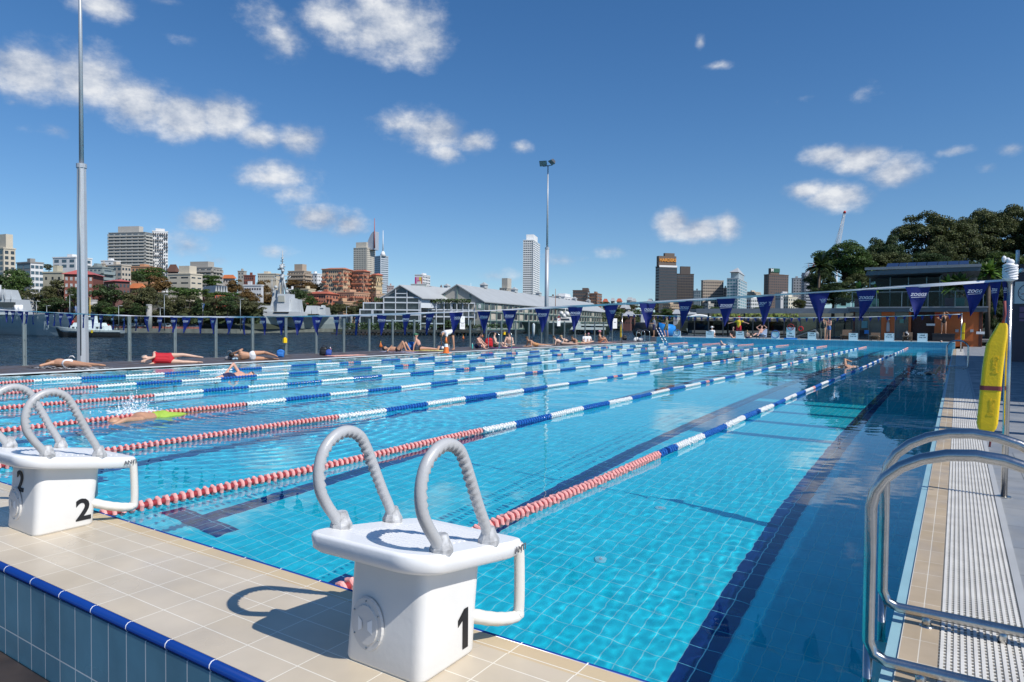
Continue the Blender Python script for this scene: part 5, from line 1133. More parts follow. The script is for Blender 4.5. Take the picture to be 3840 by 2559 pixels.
# canopy structure left of the pavilion (long thin flat roof on slim posts)
t = thing('shade_canopy', 'long thin grey-blue flat canopy on slim posts left of the pavilion', 'canopy', (0, 0, 0))
xa = aty(*R_(3, 1655, 905), 58.5)[0]; xb = x0-.3; cz = aty(*R_(3, 2000, 905), 58.5)[2]
MB().bb((xa, 57.9, cz-.05), (xb, 62, cz+.22)).build('roof', slab_m, t); MB().bb((xa+.6, 57.8, cz-.16), (xb, 57.88, cz+.26)).build('fascia', MATS['light_fascia'], t)
for k, x in ((3, 1805), (3, 1985), (3, 2135), (4, 705)): q = aty(*R_(k, x, 950), 58.2)[0]; MB().bb((q-.06, 58.14, .4), (q+.06, 58.26, cz-.05)).build('post', dk, t)
b = MB(); q = aty(*R_(4, 610, 850), 58)[0]; b.bb((q, 57.95, cz+.3), (xb, 57.97, cz+1.1)); b.build('glass_screen', MATS['balcony_glass'], t)
# railings by the steps, dark pontoon wall behind
t = thing('stair_railing', 'sloping pale metal stair railing behind the no diving sign', 'railing', (0, 0, 0)); b = MB()
for d in (0, .45): p0 = aty(*R_(4, 265, 1135), 53.5); p1 = aty(*R_(4, 430, 1072), 53.5); b.tube([(p0[0], 53.5+d, p0[2]-.3), (p0[0], 53.5+d, p0[2]+.05), (p1[0], 53.5+d, p1[2]), (p1[0]+.2, 53.5+d, p1[2]-.3), (p1[0]+.2, 53.5+d, .45)], .035, 6)
b.build('rail', dullsteel, t)
# life ring post (red/white) beside it
p = aty(*R_(4, 300, 1120), 55); b = MB(); b.tube([(.16*math.cos(2*PI*i/20), 0, .16*math.sin(2*PI*i/20)) for i in range(20)], .045, 8, closed=True); o = b.build('life_ring', red); o.location = (p[0], 55, 1.2); tag(o, 'red life ring behind the no diving sign', 'life ring')

# ================================================================== CLOCK WALL (right edge)
p = atz(3784, 1320, 0)
kx = 3.0; ky = aty(0, 0, 1)[1]
tX = (3784-1920)/F; 
def clock_pt(px, py, Y=33): return aty(px, py, Y)
YC = 33; a = clock_pt(3784, 1225, YC); zt_k = clock_pt(3810, 1000, YC)[2]
t = thing('clock_building', 'purple-grey rendered building with a pace clock at the right edge', 'building', (a[0], YC, .02))
pm = mat('purple_grey_render', (.115, .095, .115), .75, 0, .06); b = MB(); b.bb((.0, 0, 0), (9, 5, zt_k)); b.build('wall', pm, t)
MB().bb((-.05, -.05, zt_k), (9, 5.05, zt_k+.07)).build('roof', mat('dark_coping', (.06, .06, .065), .6), t)
cc = clock_pt(3840, 1099, YC)-np.array([a[0], YC, .02]); s_ = (clock_pt(3810, 1130, YC)[2]-clock_pt(3810, 1074, YC)[2]); hw = abs(s_)*.52
cx = clock_pt(3811, 1100, YC)[0]-a[0]+.42; 
cl = MB().bb((cx-.47, -.07, cc[2]-.45), (cx+.47, -.003, cc[2]+.47)).build('pace_clock', white, t)
q = MB(); q.tube([(cx+.36*math.cos(2*PI*i/32), -.078, cc[2]+.36*math.sin(2*PI*i/32)) for i in range(32)], .012, 5, closed=True)
for i in range(12): an = 2*PI*i/12; q.box((cx+.31*math.cos(an), -.078, cc[2]+.31*math.sin(an)), (.025, .006, .025))
q.build('dial_marks', CL_['navy'], cl)
q = MB(); q.cyl((cx, -.085, cc[2]), (cx+.20, -.085, cc[2]+.03), .012, n=5); q.cyl((cx, -.085, cc[2]), (cx-.26, -.085, cc[2]-.06), .012, n=5); q.build('hand', sred, cl)
mauve = mat('mauve_notice', (.26, .15, .26), .6)
for y0_, y1_ in ((1153, 1168), (1176, 1190), (1199, 1203)):
    z1 = clock_pt(3830, y0_, YC)[2]; z0 = clock_pt(3830, y1_+4, YC)[2]; x_ = clock_pt(3823, 1160, YC)[0]-a[0]; MB().bb((x_, -.03, z0), (x_+1.2, -.003, z1)).build('wall_plaque', mauve, t)
z1 = clock_pt(3790, 1075, YC)[2]; MB().bb((.12, -.05, z1-.75), (.22, -.003, z1)).build('side_plaque', grayp, t)
q = MB(); x_ = clock_pt(3829, 1019, YC)[0]-a[0]; z_ = clock_pt(3829, 1019, YC)[2]; q.cyl((x_-.35, -.02, z_-.3), (x_, -.4, z_), .02, .02, 6); q.ball((x_, -.42, z_), (.1, .12, .09), 8); q.build('wall_camera', white, t)
q = MB(); x_ = clock_pt(3822, 980, YC)[0]-a[0]; q.cyl((x_, 1, zt_k), (x_, 1, zt_k+.75), .07, .07, 10); q.build('vent_pipe', white, t)

# ================================================================== SHADE MAKERS ADDED RIGHT OF THE CAMERA'S VIEW
t = thing('shade_pergola', 'unseen slatted pergola over the stand to the right of the pool', 'shade_pergola', (0, 0, 0))
pz_ = 4.6
for y in (8.2, 9.6, 11, 12.4): MB().bb((2.0, y-.1, pz_), (9, y+.1, pz_+.3)).build('beam', dk, t)
MB().bb((1.9, 8.0, pz_-.3), (2.15, 12.6, pz_)).build('edge_beam', dk, t)
for y in (8.3, 12.4): MB().bb((4.6, y-.08, .02), (4.76, y+.08, pz_)).build('post', dk, t)
t = thing('shade_roof', 'flat roof on columns added out of view to shade the lanes', 'roof', (0, 0, 0))  # unseen roof, added so its shade falls on the concourse and right lanes
MB().bb((2.6, 13, 5.2), (12, 31, 5.5)).build('roof', slab_m, t)
for y in (14, 22, 30): MB().bb((9, y-.15, .02), (9.3, y+.15, 5.2)).build('column', slab_m, t)
# ================================================================== TERRAIN
def px_prof(px):
    d0 = np.interp(px, [-900, 900, 1300, 1500, 2300, 2700, 4800], [262, 262, 330, 480, 520, 330, 330])
    zf = np.interp(px, [-900, 0, 700, 1200, 1500, 2300, 3000, 4800], [26, 24, 20, 17, 12, 11, 14, 14])
    return d0, zf
def hpos(px, depth, z):
    tx = (px-1920)/F; p = np.array([CAM[0], CAM[1], 0]) + (RH*tx+FH)*depth; return (p[0], p[1], z)
pxs = np.linspace(-900, 4400, 70); b = MB(); rows = []
for px in pxs:
    d0, zf = px_prof(px); rows.append([hpos(px, d0, -4.5), hpos(px, d0, -2.3), hpos(px, d0+18, -2.2), hpos(px, d0+40, zf*.25), hpos(px, d0+110, zf*.8), hpos(px, d0+250, zf), hpos(px, 1500, zf*.8), hpos(px, 6000, -4)])
n = len(rows[0]); vs = [p for r in rows for p in r]
b.add(vs, [(i*n+j, (i+1)*n+j, (i+1)*n+j+1, i*n+j+1) for i in range(len(rows)-1) for j in range(n-1)], 0, False)
o = b.build('far_shore_ground', mat('far_ground', (.06, .065, .04), .9, 0, .4, .05)); o['kind'] = 'structure'
b = MB(); P = [hpos(px, px_prof(px)[0]-1.5, 0) for px in np.linspace(-500, 1250, 30)]
for p, q in zip(P, P[1:]): b.add([(p[0], p[1], -4), (q[0], q[1], -4), (q[0], q[1], -1.9), (p[0], p[1], -1.9), (p[0]-1, p[1]+6, -1.9), (q[0]-1, q[1]+6, -1.9)], [(0, 1, 2, 3), (3, 2, 5, 4)])
tag(b.build('quay_wall', mat('weathered_stone', (.22, .21, .18), .85, 0, .35, .4)), 'long weathered stone quay wall along the naval shore', 'wall')
b = MB(); xs_ = [-14, 0, 20, 45, 80]; 
rng = random.Random(2)
hz = lambda x, y: 14*min(1, max(0, (y-84)/60))*(.25+.75*min(1, max(0, (x+16)/22)))
gx = np.linspace(-16, 120, 18); gy = np.linspace(60, 200, 15)
b.add([(x, y, .3+hz(x, y)) for x in gx for y in gy], [(i*15+j, (i+1)*15+j, (i+1)*15+j+1, i*15+j+1) for i in range(17) for j in range(14)])
for i in range(14): pass
o = b.build('park_hill_ground', mat('park_ground', (.016, .02, .010), .9, 0, .4, .3)); o['kind'] = 'structure'
MB().bb((-17, 62, -4), (60, 64, .5)).build('park_seawall', m_conc, kind='structure')

# ================================================================== BUILDINGS OF THE CITY
WALLC = {}
def wallmat(c, v=.06):
    k = tuple(round(x, 3) for x in c)
    if k not in WALLC: WALLC[k] = mat('wall_render_%d' % len(WALLC), c, .75, 0, v, .15)
    return WALLC[k]
wf_white = mat('window_frame_white', (.7, .7, .7), .5)
def building(k, xl, xc, xr, yt, depth, col, label, al=20, floors=8, nL=6, nR=3, ww=.55, wh=.5, style='win', fh=None, name='apartment_building', crown=None, roof=None, glass=None, colR=None, cat='building', group=None, ybot=None, bL=True, bR=True, bandc=None, acc=None, top0=.6, pf=False, base=-3):
    """box with its near vertical edge at zoom-column xc; faces run left and right of it"""
    pl, _ = R_(k, xl, 0); pc, _ = R_(k, xc, 0); pr, _ = R_(k, xr, 0); _, py = R_(k, 0, yt)
    if xc-xl > xr-xc and al < 60: al = max(9, al*.55)
    D = depth; a_ = rad(al); ca, sa = math.cos(a_), math.sin(a_)
    tl, tc_, tr = (pl-1920)/F, (pc-1920)/F, (pr-1920)/F; xx = tc_*D
    a = (xx-tl*D)/(ca+tl*sa) if xc > xl+1 else None; den = sa-tr*ca
    bb = (tr*D-xx)/den if (xc < xr-1 and den > .02) else None
    if a is None and bb is None: return
    if a is None or a < 1: a = 14
    if bb is None or bb < 1 or bb > 90: bb = min(16, a*.8)
    ztop = at(pc, py, D)[2]; O = Vector(hpos(pc, D, 0)); U = Vector(RH*(-ca)+FH*sa); V = Vector(RH*sa+FH*ca)
    t = thing(name, label, cat, (O.x, O.y, 0), 0, group)
    W_ = wallmat(col); WR = wallmat(colR) if colR else W_; G = glass or glass_dark
    H0 = base; fhh = fh or max(2.6, (ztop-(at(pc, R_(k, 0, ybot)[1], D)[2] if ybot else 2))/floors)
    p0, p1, p2, p3 = Vector((0, 0, 0)), U*a, U*a+V*bb, V*bb
    b = MB(); c = [(p.x, p.y) for p in (p0, p3, p2, p1)]
    b.add([(x, y, H0) for x, y in c]+[(x, y, ztop) for x, y in c], [(0, 1, 5, 4), (1, 2, 6, 5), (2, 3, 7, 6), (3, 0, 4, 7), (4, 5, 6, 7)])
    if WR is not W_: b.m = [1, 0, 0, 0, 0]
    wl = b.build('wall', [W_, WR], t)
    cnt = [0]; rest = MB(); nwin = (nL if bL else 0)*floors+(nR if bR else 0)*floors
    wpx = (a*ca/D*F/3.75)/max(1, nL)*ww; sep = wpx >= 1.25
    for (o0, d, nrm, L_, n_, on) in ((p0, U, -V, a, nL, bL), (p0, V, -U, bb, nR, bR)):
        if not on or n_ == 0: continue
        cw = L_/n_
        for f in range(floors):
            z1 = ztop-top0-f*fhh-(1-wh)*fhh*.4; z0 = z1-wh*fhh
            if z0 < H0+1: break
            if style in ('band', 'balc'):
                q = MB(); s = o0+d*(cw*.15)+nrm*.06; e = o0+d*(L_-cw*.15)+nrm*.06; s2 = s-nrm*.5; e2 = e-nrm*.5
                q.add([(v.x, v.y, z) for z in (z0, z1) for v in (s, e, e2, s2)], [(0, 1, 5, 4), (1, 2, 6, 5), (3, 0, 4, 7), (4, 5, 6, 7), (3, 2, 1, 0)]); q.build('window_band', G, t)
                q = MB(); step = L_/n_
                if style == 'balc':
                    s = o0+nrm*.0; e = o0+d*L_; s2 = s+nrm*1.1; e2 = e+nrm*1.1; zz = z0-.12*fhh
                    q.add([(v.x, v.y, z) for z in (zz-.2, z0+.28*fhh) for v in (s+nrm*.9, e+nrm*.9, e2, s2)], [(0, 3, 7, 4), (1, 2, 6, 5), (3, 2, 6, 7), (4, 5, 6, 7), (0, 1, 2, 3), (0, 1, 5, 4)])
                    q.add([(v.x, v.y, z) for z in (zz-.2, zz) for v in (s, e, e2, s2)], [(0, 3, 7, 4), (1, 2, 6, 5), (4, 5, 6, 7), (0, 1, 2, 3)])
                    q.build('balcony', bandc or W_, t)
                if f % 1 == 0:
                    q = MB()
                    for i in range(n_+1):
                        m_ = o0+d*(i*cw); h_ = d*(cw*.09); v0 = m_-h_+nrm*(.75 if style == 'balc' else .1); v1 = m_+h_+nrm*(.75 if style == 'balc' else .1)
                        q.add([(v.x, v.y, z) for z in (z0-.1, z1+.1) for v in (v0, v1, v1-nrm*.8, v0-nrm*.8)], [(0, 1, 5, 4), (1, 2, 6, 5), (3, 0, 4, 7)])
                    q.build('pier', W_ if d is U else WR, t)
            else:
                for i in range(n_):
                    s = o0+d*(i*cw+cw*(1-ww)/2); e = s+d*cw*ww; q = MB() if sep and cnt[0] < 100 else rest
                    s = s+nrm*.05; e = e+nrm*.05
                    q.add([(v.x, v.y, z) for z in (z0, z1) for v in (s, e, e-nrm*.3, s-nrm*.3)], [(0, 1, 5, 4), (1, 2, 6, 5), (3, 0, 4, 7), (4, 5, 6, 7), (3, 2, 1, 0)])
                    if q is not rest: q.build('window', G, t); cnt[0] += 1
    if acc:
        rr_ = random.Random(int(xl)+7); q = MB()
        for (o0, d, nrm, L_, n_) in ((p0, U, -V, a, nL), (p0, V, -U, bb, nR)):
            for f in range(floors):
                for i in range(n_):
                    if rr_.random() > .55: continue
                    z0 = ztop-top0-f*fhh-(1-wh)*fhh*.4-wh*fhh; cw = L_/n_; s = o0+d*(cw*(i+.1)); e = o0+d*(cw*(i+rr_.uniform(.7, 1.0)))
                    if z0 < H0+2: continue
                    q.add([(v.x, v.y, z) for z in (z0-.5, z0+.45) for v in (s, e, e+nrm*1.1, s+nrm*1.1)], [(0, 3, 7, 4), (1, 2, 6, 5), (3, 2, 6, 7), (4, 5, 6, 7), (0, 1, 2, 3)])
        q.build('balconies', acc, t)
    if rest.v:
        o = rest.build('windows', G, t)
        if sep: o['kind'] = 'stuff'
    # parapet, roof plant
    q = MB(); e_ = .25; o2 = (U+V).normalized()*e_
    c2 = [p0-(U+V)*e_, p3+(V-U)*e_, p2+(U+V)*e_, p1+(U-V)*e_]
    if pf or roof is None:
        q.add([(v.x, v.y, z) for z in (ztop-.15, ztop+.45) for v in c2], [(0, 1, 5, 4), (1, 2, 6, 5), (2, 3, 7, 6), (3, 0, 4, 7), (4, 5, 6, 7), (3, 2, 1, 0)]); q.build('parapet', W_, t)
    if roof:
        rm, rh = roof; c3 = [p0-(U+V)*.8, p3+(V-U)*.8, p2+(U+V)*.8, p1+(U-V)*.8]; m1 = (c3[0]+c3[1])/2; m2 = (c3[2]+c3[3])/2; ctr = (m1+m2)/2; m1 = m1.lerp(ctr, .35); m2 = m2.lerp(ctr, .35)
        q = MB(); q.add([(v.x, v.y, ztop) for v in c3]+[(m1.x, m1.y, ztop+rh), (m2.x, m2.y, ztop+rh)], [(0, 1, 4), (1, 2, 5, 4), (2, 3, 5), (3, 0, 4, 5), (3, 2, 1, 0)]); q.build('roof', rm, t)
    rr = random.Random(int(xc)+k*1000)
    if crown:
        u0, u1, h, cm = crown; q = MB(); s = p0+U*a*u0+V*bb*.2; e = p0+U*a*u1+V*bb*.2; f_ = V*bb*.6
        q.add([(v.x, v.y, z) for z in (ztop, ztop+h) for v in (s, e, e+f_, s+f_)], [(0, 1, 5, 4), (1, 2, 6, 5), (2, 3, 7, 6), (3, 0, 4, 7), (4, 5, 6, 7)]); q.build('plant_room', cm or W_, t)
    elif not roof:
        q = MB(); u = rr.uniform(.2, .6)
        s = p0+U*a*u+V*bb*.3; e = s+U*a*.22; f_ = V*bb*.4; q.add([(v.x, v.y, z) for z in (ztop, ztop+fhh*.8) for v in (s, e, e+f_, s+f_)], [(0, 1, 5, 4), (1, 2, 6, 5), (2, 3, 7, 6), (3, 0, 4, 7), (4, 5, 6, 7)]); q.build('lift_room', W_, t)
    t['z'] = ztop; t['a'] = a; t['b'] = bb
    return t, U, V, a, bb, ztop, O
cream = (.58, .52, .41); beige = (.50, .44, .36); wht = (.72, .72, .71); brick = (.24, .085, .06); dbrick = (.16, .075, .065); tan_ = (.52, .36, .22); terra = mat('terracotta_roof', (.42, .11, .06), .8, 0, .2, .3); redroof = mat('red_metal_roof', (.42, .10, .09), .6, 0, .1); org = mat('orange_tile_roof', (.55, .17, .06), .8, 0, .2, .3)
greyroof = mat('pale_grey_roof', (.42, .44, .44), .6, .1, .08, .2)
B_ = building
B_(1, -190, 40, 148, 325, 330, cream, 'cream balcony block cut off by the left edge of the picture', 50, 7, 5, 2, .6, .6, ybot=520, crown=(.0, .5, 7, None))
B_(1, 160, 285, 402, 455, 300, (.28, .27, .25), 'white-fronted flats with ribbon windows and a grey side wall, far left', 52, 6, 2, 3, .8, .55, colR=wht, ybot=700, style='win', glass=glass_blue)
B_(1, 398, 576, 576, 548, 285, (.45, .42, .32), 'plain pale olive block with two small windows', 12, 2, 3, 0, .3, .3, ybot=660, fh=4)
B_(1, 545, 592, 856, 560, 268, brick, 'four-storey red brick flats with a red roof behind the thick light pole', 74, 4, 2, 6, .5, .52, ybot=750, roof=(redroof, 2.2), glass=mat('sash_window_pale', (.42, .43, .42), .3, 0, .5, 1.5), name='brick_flats')
B_(1, 490, 700, 850, 408, 370, wht, 'white modern house block with a flat projecting roof above the brick flats', 30, 2, 3, 2, .6, .6, ybot=500, glass=glass_blue)
B_(1, 790, 940, 955, 500, 315, (.25, .29, .28), 'glass-balconied flats just right of the thick light pole', 18, 7, 4, 1, .8, .6, style='balc', ybot=720, glass=glass_blue, bandc=mat('balcony_glass_pale', (.30, .36, .36), .3))
B_(1, 992, 1120, 1205, 480, 335, beige, 'beige six-storey flats below the big apartment tower', 40, 5, 3, 3, .6, .45, ybot=640)
B_(1, 955, 1060, 1195, 625, 285, dbrick, 'purple-brown brick flats with arched white window above the trees', 40, 3, 3, 4, .5, .5, ybot=770, name='brick_flats', roof=(redroof, 1))
B_(1, 1003, 1335, 1400, 180, 560, (.30, .31, .30), 'broad grey apartment tower with stacked glass balconies', 22, 14, 6, 2, .9, .62, style='balc', ybot=480, bandc=wallmat((.50, .48, .43)), glass=glass_blue, crown=(.2, .78, 5.5, wallmat((.50, .47, .42))), name='apartment_tower')
B_(1, 1350, 1405, 1545, 168, 575, wht, 'white wing of the apartment tower with stepped dark balconies', 62, 16, 3, 7, .6, .5, ybot=560, acc=wallmat((.10, .10, .11)), crown=(0, 1, 2.5, None), name='apartment_tower')
B_(1, 1180, 1372, 1372, 495, 420, (.50, .27, .15), 'low orange brick block at the foot of the apartment tower', 15, 2, 6, 0, .45, .5, ybot=545)
B_(1, 1543, 1750, 1860, 560, 335, cream, 'cream office block with rows of narrow dark window slits', 32, 5, 2, 2, .62, .26, ybot=740, crown=(.15, .62, 4.2, None))
B_(1, 1675, 1950, 2040, 500, 430, (.38, .36, .32), 'grey-beige terrace flats with deep balconies behind the cream offices', 28, 5, 5, 3, .8, .55, style='balc', ybot=620, crown=(.2, .8, 4, None))
t, U, V, a, bb, zt_, O = B_(1, 1860, 1975, 2095, 735, 300, (.42, .10, .05), 'red-orange wall house with a zigzag white sawtooth roof', 48, 2, 2, 4, .4, .5, ybot=790, roof=(greyroof, .6), name='sawtooth_house')
q = MB()
for i in range(5):
    s = V*(bb*i/5); e = V*(bb*(i+1)/5); m_ = (s+e)/2; q.add([(s.x, s.y, zt_), (e.x, e.y, zt_), (m_.x, m_.y, zt_+3.4), (s.x+U.x*a, s.y+U.y*a, zt_), (e.x+U.x*a, e.y+U.y*a, zt_), (m_.x+U.x*a, m_.y+U.y*a, zt_+3.4)], [(0, 1, 2), (3, 5, 4), (0, 2, 5, 3), (1, 4, 5, 2)])
q.build('sawtooth_roof', greyroof, t)
B_(1, 2045, 2150, 2160, 600, 450, (.6, .55, .5), 'small pale house with an orange tiled roof left of the brown treetops', 15, 1, 4, 0, .4, .5, ybot=640, roof=(org, 2.4), name='house')
B_(1, 2185, 2240, 2245, 535, 520, (.40, .37, .32), 'small water-tower-like stone block on the skyline', 15, 2, 2, 0, .4, .4, ybot=580)
B_(1, 2240, 2330, 2345, 575, 440, brick, 'small dark brick block at the right of the stone tower block', 15, 3, 5, 0, .5, .5, ybot=640, name='brick_flats')
B_(1, 2240, 2400, 2420, 665, 330, (.6, .6, .6), 'low white building with a rust-red lower storey among the trees', 15, 2, 7, 0, .6, .35, ybot=715)
B_(1, 1545, 1610, 1640, 540, 450, dbrick, 'dark brick house with hipped roof left of the cream offices', 25, 1, 2, 1, .4, .4, ybot=560, roof=(mat('brown_tile', (.14, .07, .05), .8), 5), name='house')
B_(1, 1195, 1300, 1335, 690, 300, (.5, .3, .2), 'orange tiled roof house peeping out of the trees', 30, 1, 2, 1, .3, .3, ybot=720, roof=(org, 2.2), name='house')
B_(1, 930, 1040, 1045, 440, 480, wht, 'small white rooftop block just left of the apartment tower', 15, 1, 2, 0, .3, .3, ybot=470)
B_(1, 940, 960, 960, 470, 380, beige, 'small beige block beside the brown treetop', 15, 2, 1, 0, .3, .3, ybot=520)
B_(2, 15, 185, 190, 560, 460, cream, 'long low cream flats left of the warship mast', 15, 2, 9, 0, .4, .4, ybot=605)
B_(2, 295, 440, 505, 535, 460, (.42, .34, .26), 'brown-beige balcony flats right of the warship mast', 35, 6, 6, 4, .7, .5, ybot=640, style='balc', crown=(.2, .7, 5, None))
B_(2, 505, 560, 605, 560, 480, wht, 'narrow bright white flats left of the terracotta complex', 40, 5, 2, 3, .4, .4, ybot=640)
B_(2, 605, 800, 885, 515, 420, (.60, .42, .27), 'largest terracotta and tan apartment block with red roof edges', 30, 9, 10, 6, .5, .5, ybot=705, acc=wallmat((.46, .17, .10)), roof=(terra, 1.3), pf=True)
B_(2, 880, 985, 1045, 535, 425, (.44, .25, .16), 'middle terracotta apartment block with red roof in front of the cream tower', 35, 9, 7, 5, .55, .5, ybot=735, acc=wallmat((.46, .17, .10)), roof=(terra, 1.2), pf=True)
B_(2, 1045, 1100, 1158, 570, 430, (.55, .42, .24), 'sand-coloured apartment block with red roof, right of the terracotta group', 45, 9, 5, 6, .45, .45, ybot=760, acc=wallmat((.6, .45, .28)), roof=(terra, 1.3), pf=True)
B_(2, 465, 640, 755, 740, 370, (.46, .20, .13), 'low stepped terracotta terraces with red balustrades', 30, 4, 8, 4, .55, .5, ybot=850, acc=wallmat((.46, .17, .10)), roof=(terra, 1.5))
B_(2, 750, 900, 1045, 730, 380, (.50, .30, .19), 'tan hillside terraces stacked below the terracotta blocks', 40, 6, 9, 9, .45, .5, ybot=870, pf=True, acc=wallmat((.46, .17, .10)))
B_(2, 1040, 1100, 1190, 745, 390, (.50, .36, .24), 'sandy terrace block stepping down beside the gabled wharf building', 50, 6, 4, 6, .5, .5, ybot=860)
B_(2, 720, 800, 905, 815, 350, (.47, .30, .18), 'lowest tan terrace block just above the harbour trees', 40, 3, 5, 6, .5, .5, ybot=870)
B_(2, 412, 480, 545, 700, 400, (.56, .48, .33), 'pale yellow stepped house left of the terracotta terraces', 40, 2, 4, 4, .4, .4, ybot=730, name='house')
B_(2, 300, 350, 352, 705, 380, wht, 'little white house between the warship and the trees', 15, 1, 2, 0, .4, .4, ybot=725, name='house')
t, U, V, a, bb, zt_, O = B_(2, 893, 1015, 1094, 320, 900, (.56, .52, .44), 'tall cream residential tower with a curved silver fin on top', 38, 24, 8, 6, .5, .45, ybot=545, name='residential_tower', crown=(.15, .95, 8, None))
silver = mat('silver_cladding', (.5, .52, .56), .45, .3, .05)
q = MB(); pts = []
for i in range(9): u = i/8; pts.append((u, (1-(1-u)**2)))
w_ = .6*a
vs = []; 
for dd in (0, .5):
    for u, h_ in pts: p = V*(bb*dd)+U*(.25*a)-U*(u*a*.62)+V*bb*.3; vs.append((p.x, p.y, zt_+2+h_*20))
    for u, h_ in pts: p = V*(bb*dd)+U*(.25*a)-U*(u*a*.62)+V*bb*.3; vs.append((p.x, p.y, zt_-2))
fs = [(i, i+1, 10+i, 9+i) for i in range(8)]+[(18+i, 27+i, 28+i, 19+i) for i in range(8)]+[(i, 18+i, 19+i, i+1) for i in range(8)]+[(8, 17, 35, 26)]
q.add(vs, fs); q.build('curved_fin', silver, t)
e = -U*(.37*a)+V*bb*.3; q = MB(); q.cyl((e.x, e.y, zt_), (e.x, e.y, zt_+39), 1.1, .35, 6); q.build('spire', mat('spire_red', (.35, .12, .12), .6), t)
t, U, V, a, bb, zt_, O = B_(2, 1085, 1140, 1212, 395, 850, (.50, .55, .60), 'slim blue-grey tower with a white needle mast', 50, 28, 4, 6, .7, .5, ybot=700, name='residential_tower', glass=glass_blue, style='band')
q = MB(); e = U*a*.1+V*bb*.4; q.cyl((e.x, e.y, zt_), (e.x, e.y, zt_+6), 4, 1.5, 10); q.cyl((e.x, e.y, zt_+5), (e.x, e.y, zt_+32), .8, .25, 6); q.build('mast', whitep, t)
B_(2, 1200, 1262, 1266, 672, 520, (.58, .46, .42), 'small pink-beige block between the blue-grey tower and the gabled building', 15, 3, 4, 0, .4, .4, ybot=720)
t, U, V, a, bb, zt_, O = B_(2, 1456, 1527, 1597, 568, 620, wht, 'white hotel block with a pink and yellow geometric mural on its end wall', 26, 8, 1, 5, .6, .5, ybot=690, bL=False, glass=glass_dark, name='hotel')
mp_ = mat('mural_magenta', (.55, .03, .2), .6); mpp = mat('mural_pink', (.72, .35, .50), .6); my = mat('mural_yellow', (.80, .65, .08), .6)
def mural(u0, u1, z0, z1, m, nm='mural_panel', tri=False):
    s = U*(a*u0)-V*.12; e = U*(a*u1)-V*.12; c_ = (s+e)/2
    if tri: vs = [(s.x, s.y, z1), (e.x, e.y, z1), (c_.x-V.x*.1, c_.y-V.y*.1, z0)]; return MB().add(vs, [(0, 1, 2)]).build(nm, m, t)
    return MB().add([(s.x, s.y, z0), (e.x, e.y, z0), (e.x, e.y, z1), (s.x, s.y, z1)], [(0, 1, 2, 3)]).build(nm, m, t)
mural(.82, .98, zt_-24, zt_-2, mp_); mural(.45, .815, zt_-24, zt_-2, mpp); mural(.14, .445, zt_-24, zt_-2, my); mural(.02, .135, zt_-24, zt_-2, mp_)
s = U*(a*.68)-V*.3; e = U*(a*.22)-V*.3; MB().add([(s.x, s.y, zt_-5), (e.x, e.y, zt_-5), ((s.x+e.x)/2, (s.y+e.y)/2, zt_-12)], [(0, 1, 2)]).build('mural_panel', mp_, t)
t, U, V, a, bb, zt_, O = B_(2, 1420, 1560, 1565, 655, 560, (.6, .6, .58), 'low white hotel wing carrying green lettering', 8, 1, 2, 0, .0, .1, ybot=690, bL=False, name='hotel')
gm = mat('green_lettering', (.03, .32, .10), .5)
lettering('H  Holiday Inn', 3.1, gm, frame_M(tuple(U*(a*.48)-V*.3+Vector((0, 0, zt_-2.4))), tuple(-U), (0, 0, 1)), t, extr=.1, bold=True)
B_(2, 2235, 2300, 2360, 690, 600, (.46, .43, .37), 'squat round-cornered flats with balcony bands left of the thin light pole', 45, 5, 3, 3, .9, .5, ybot=760, style='balc', crown=(.1, .9, 9, None))
B_(3, 95, 190, 248, 250, 820, (.80, .80, .78), 'very tall slender white residential tower with ribbed balconies', 20, 34, 5, 4, .9, .42, ybot=790, style='band', name='residential_tower', crown=(.12, .85, 8, None), glass=glass_dark)
B_(3, 330, 395, 400, 770, 560, (.16, .13, .11), 'dark low block right behind the thin light pole', 15, 2, 3, 0, .5, .5, ybot=800)
B_(3, 368, 480, 558, 768, 480, wht, 'white office building with three ribbon windows and a stepped roof', 35, 3, 4, 3, .9, .4, ybot=830, style='band', crown=(.1, .7, 2.5, None))
B_(3, 555, 690, 708, 712, 570, (.13, .095, .08), 'brown office block with horizontal ribbon windows', 18, 7, 6, 1, .9, .4, ybot=830, style='band', crown=(.0, .4, 2.5, None))
B_(3, 706, 778, 820, 740, 575, (.27, .15, .10), 'lighter brown annex joined right of the brown office block', 35, 6, 3, 2, .9, .4, ybot=830, style='band')
t, U, V, a, bb, zt_, O = B_(3, 1310, 1343, 1507, 492, 620, (.060, .055, .058), 'tallest dark office tower with a white top edge and orange rooftop lettering', 76, 20, 6, 9, .62, .62, ybot=880, name='office_tower', glass=glass_dark, crown=(.1, .9, 1, None))
brn = wallmat((.15, .11, .085))
q = MB(); s = V*(bb*.0)+U*a*.15; e = V*(bb*.98)+U*a*.15; f_ = U*a*.6; q.add([(v.x, v.y, z) for z in (zt_+.6, zt_+9.8) for v in (s, e, e+f_, s+f_)], [(0, 1, 5, 4), (1, 2, 6, 5), (2, 3, 7, 6), (3, 0, 4, 7), (4, 5, 6, 7)]); q.build('rooftop_block', brn, t)
q = MB(); s2, e2 = s.lerp(e, .35), s.lerp(e, .9); q.add([(v.x, v.y, z) for z in (zt_+9.8, zt_+12.5) for v in (s2, e2, e2+f_*.7, s2+f_*.7)], [(0, 1, 5, 4), (1, 2, 6, 5), (2, 3, 7, 6), (3, 0, 4, 7), (4, 5, 6, 7)]); q.build('rooftop_block', brn, t)
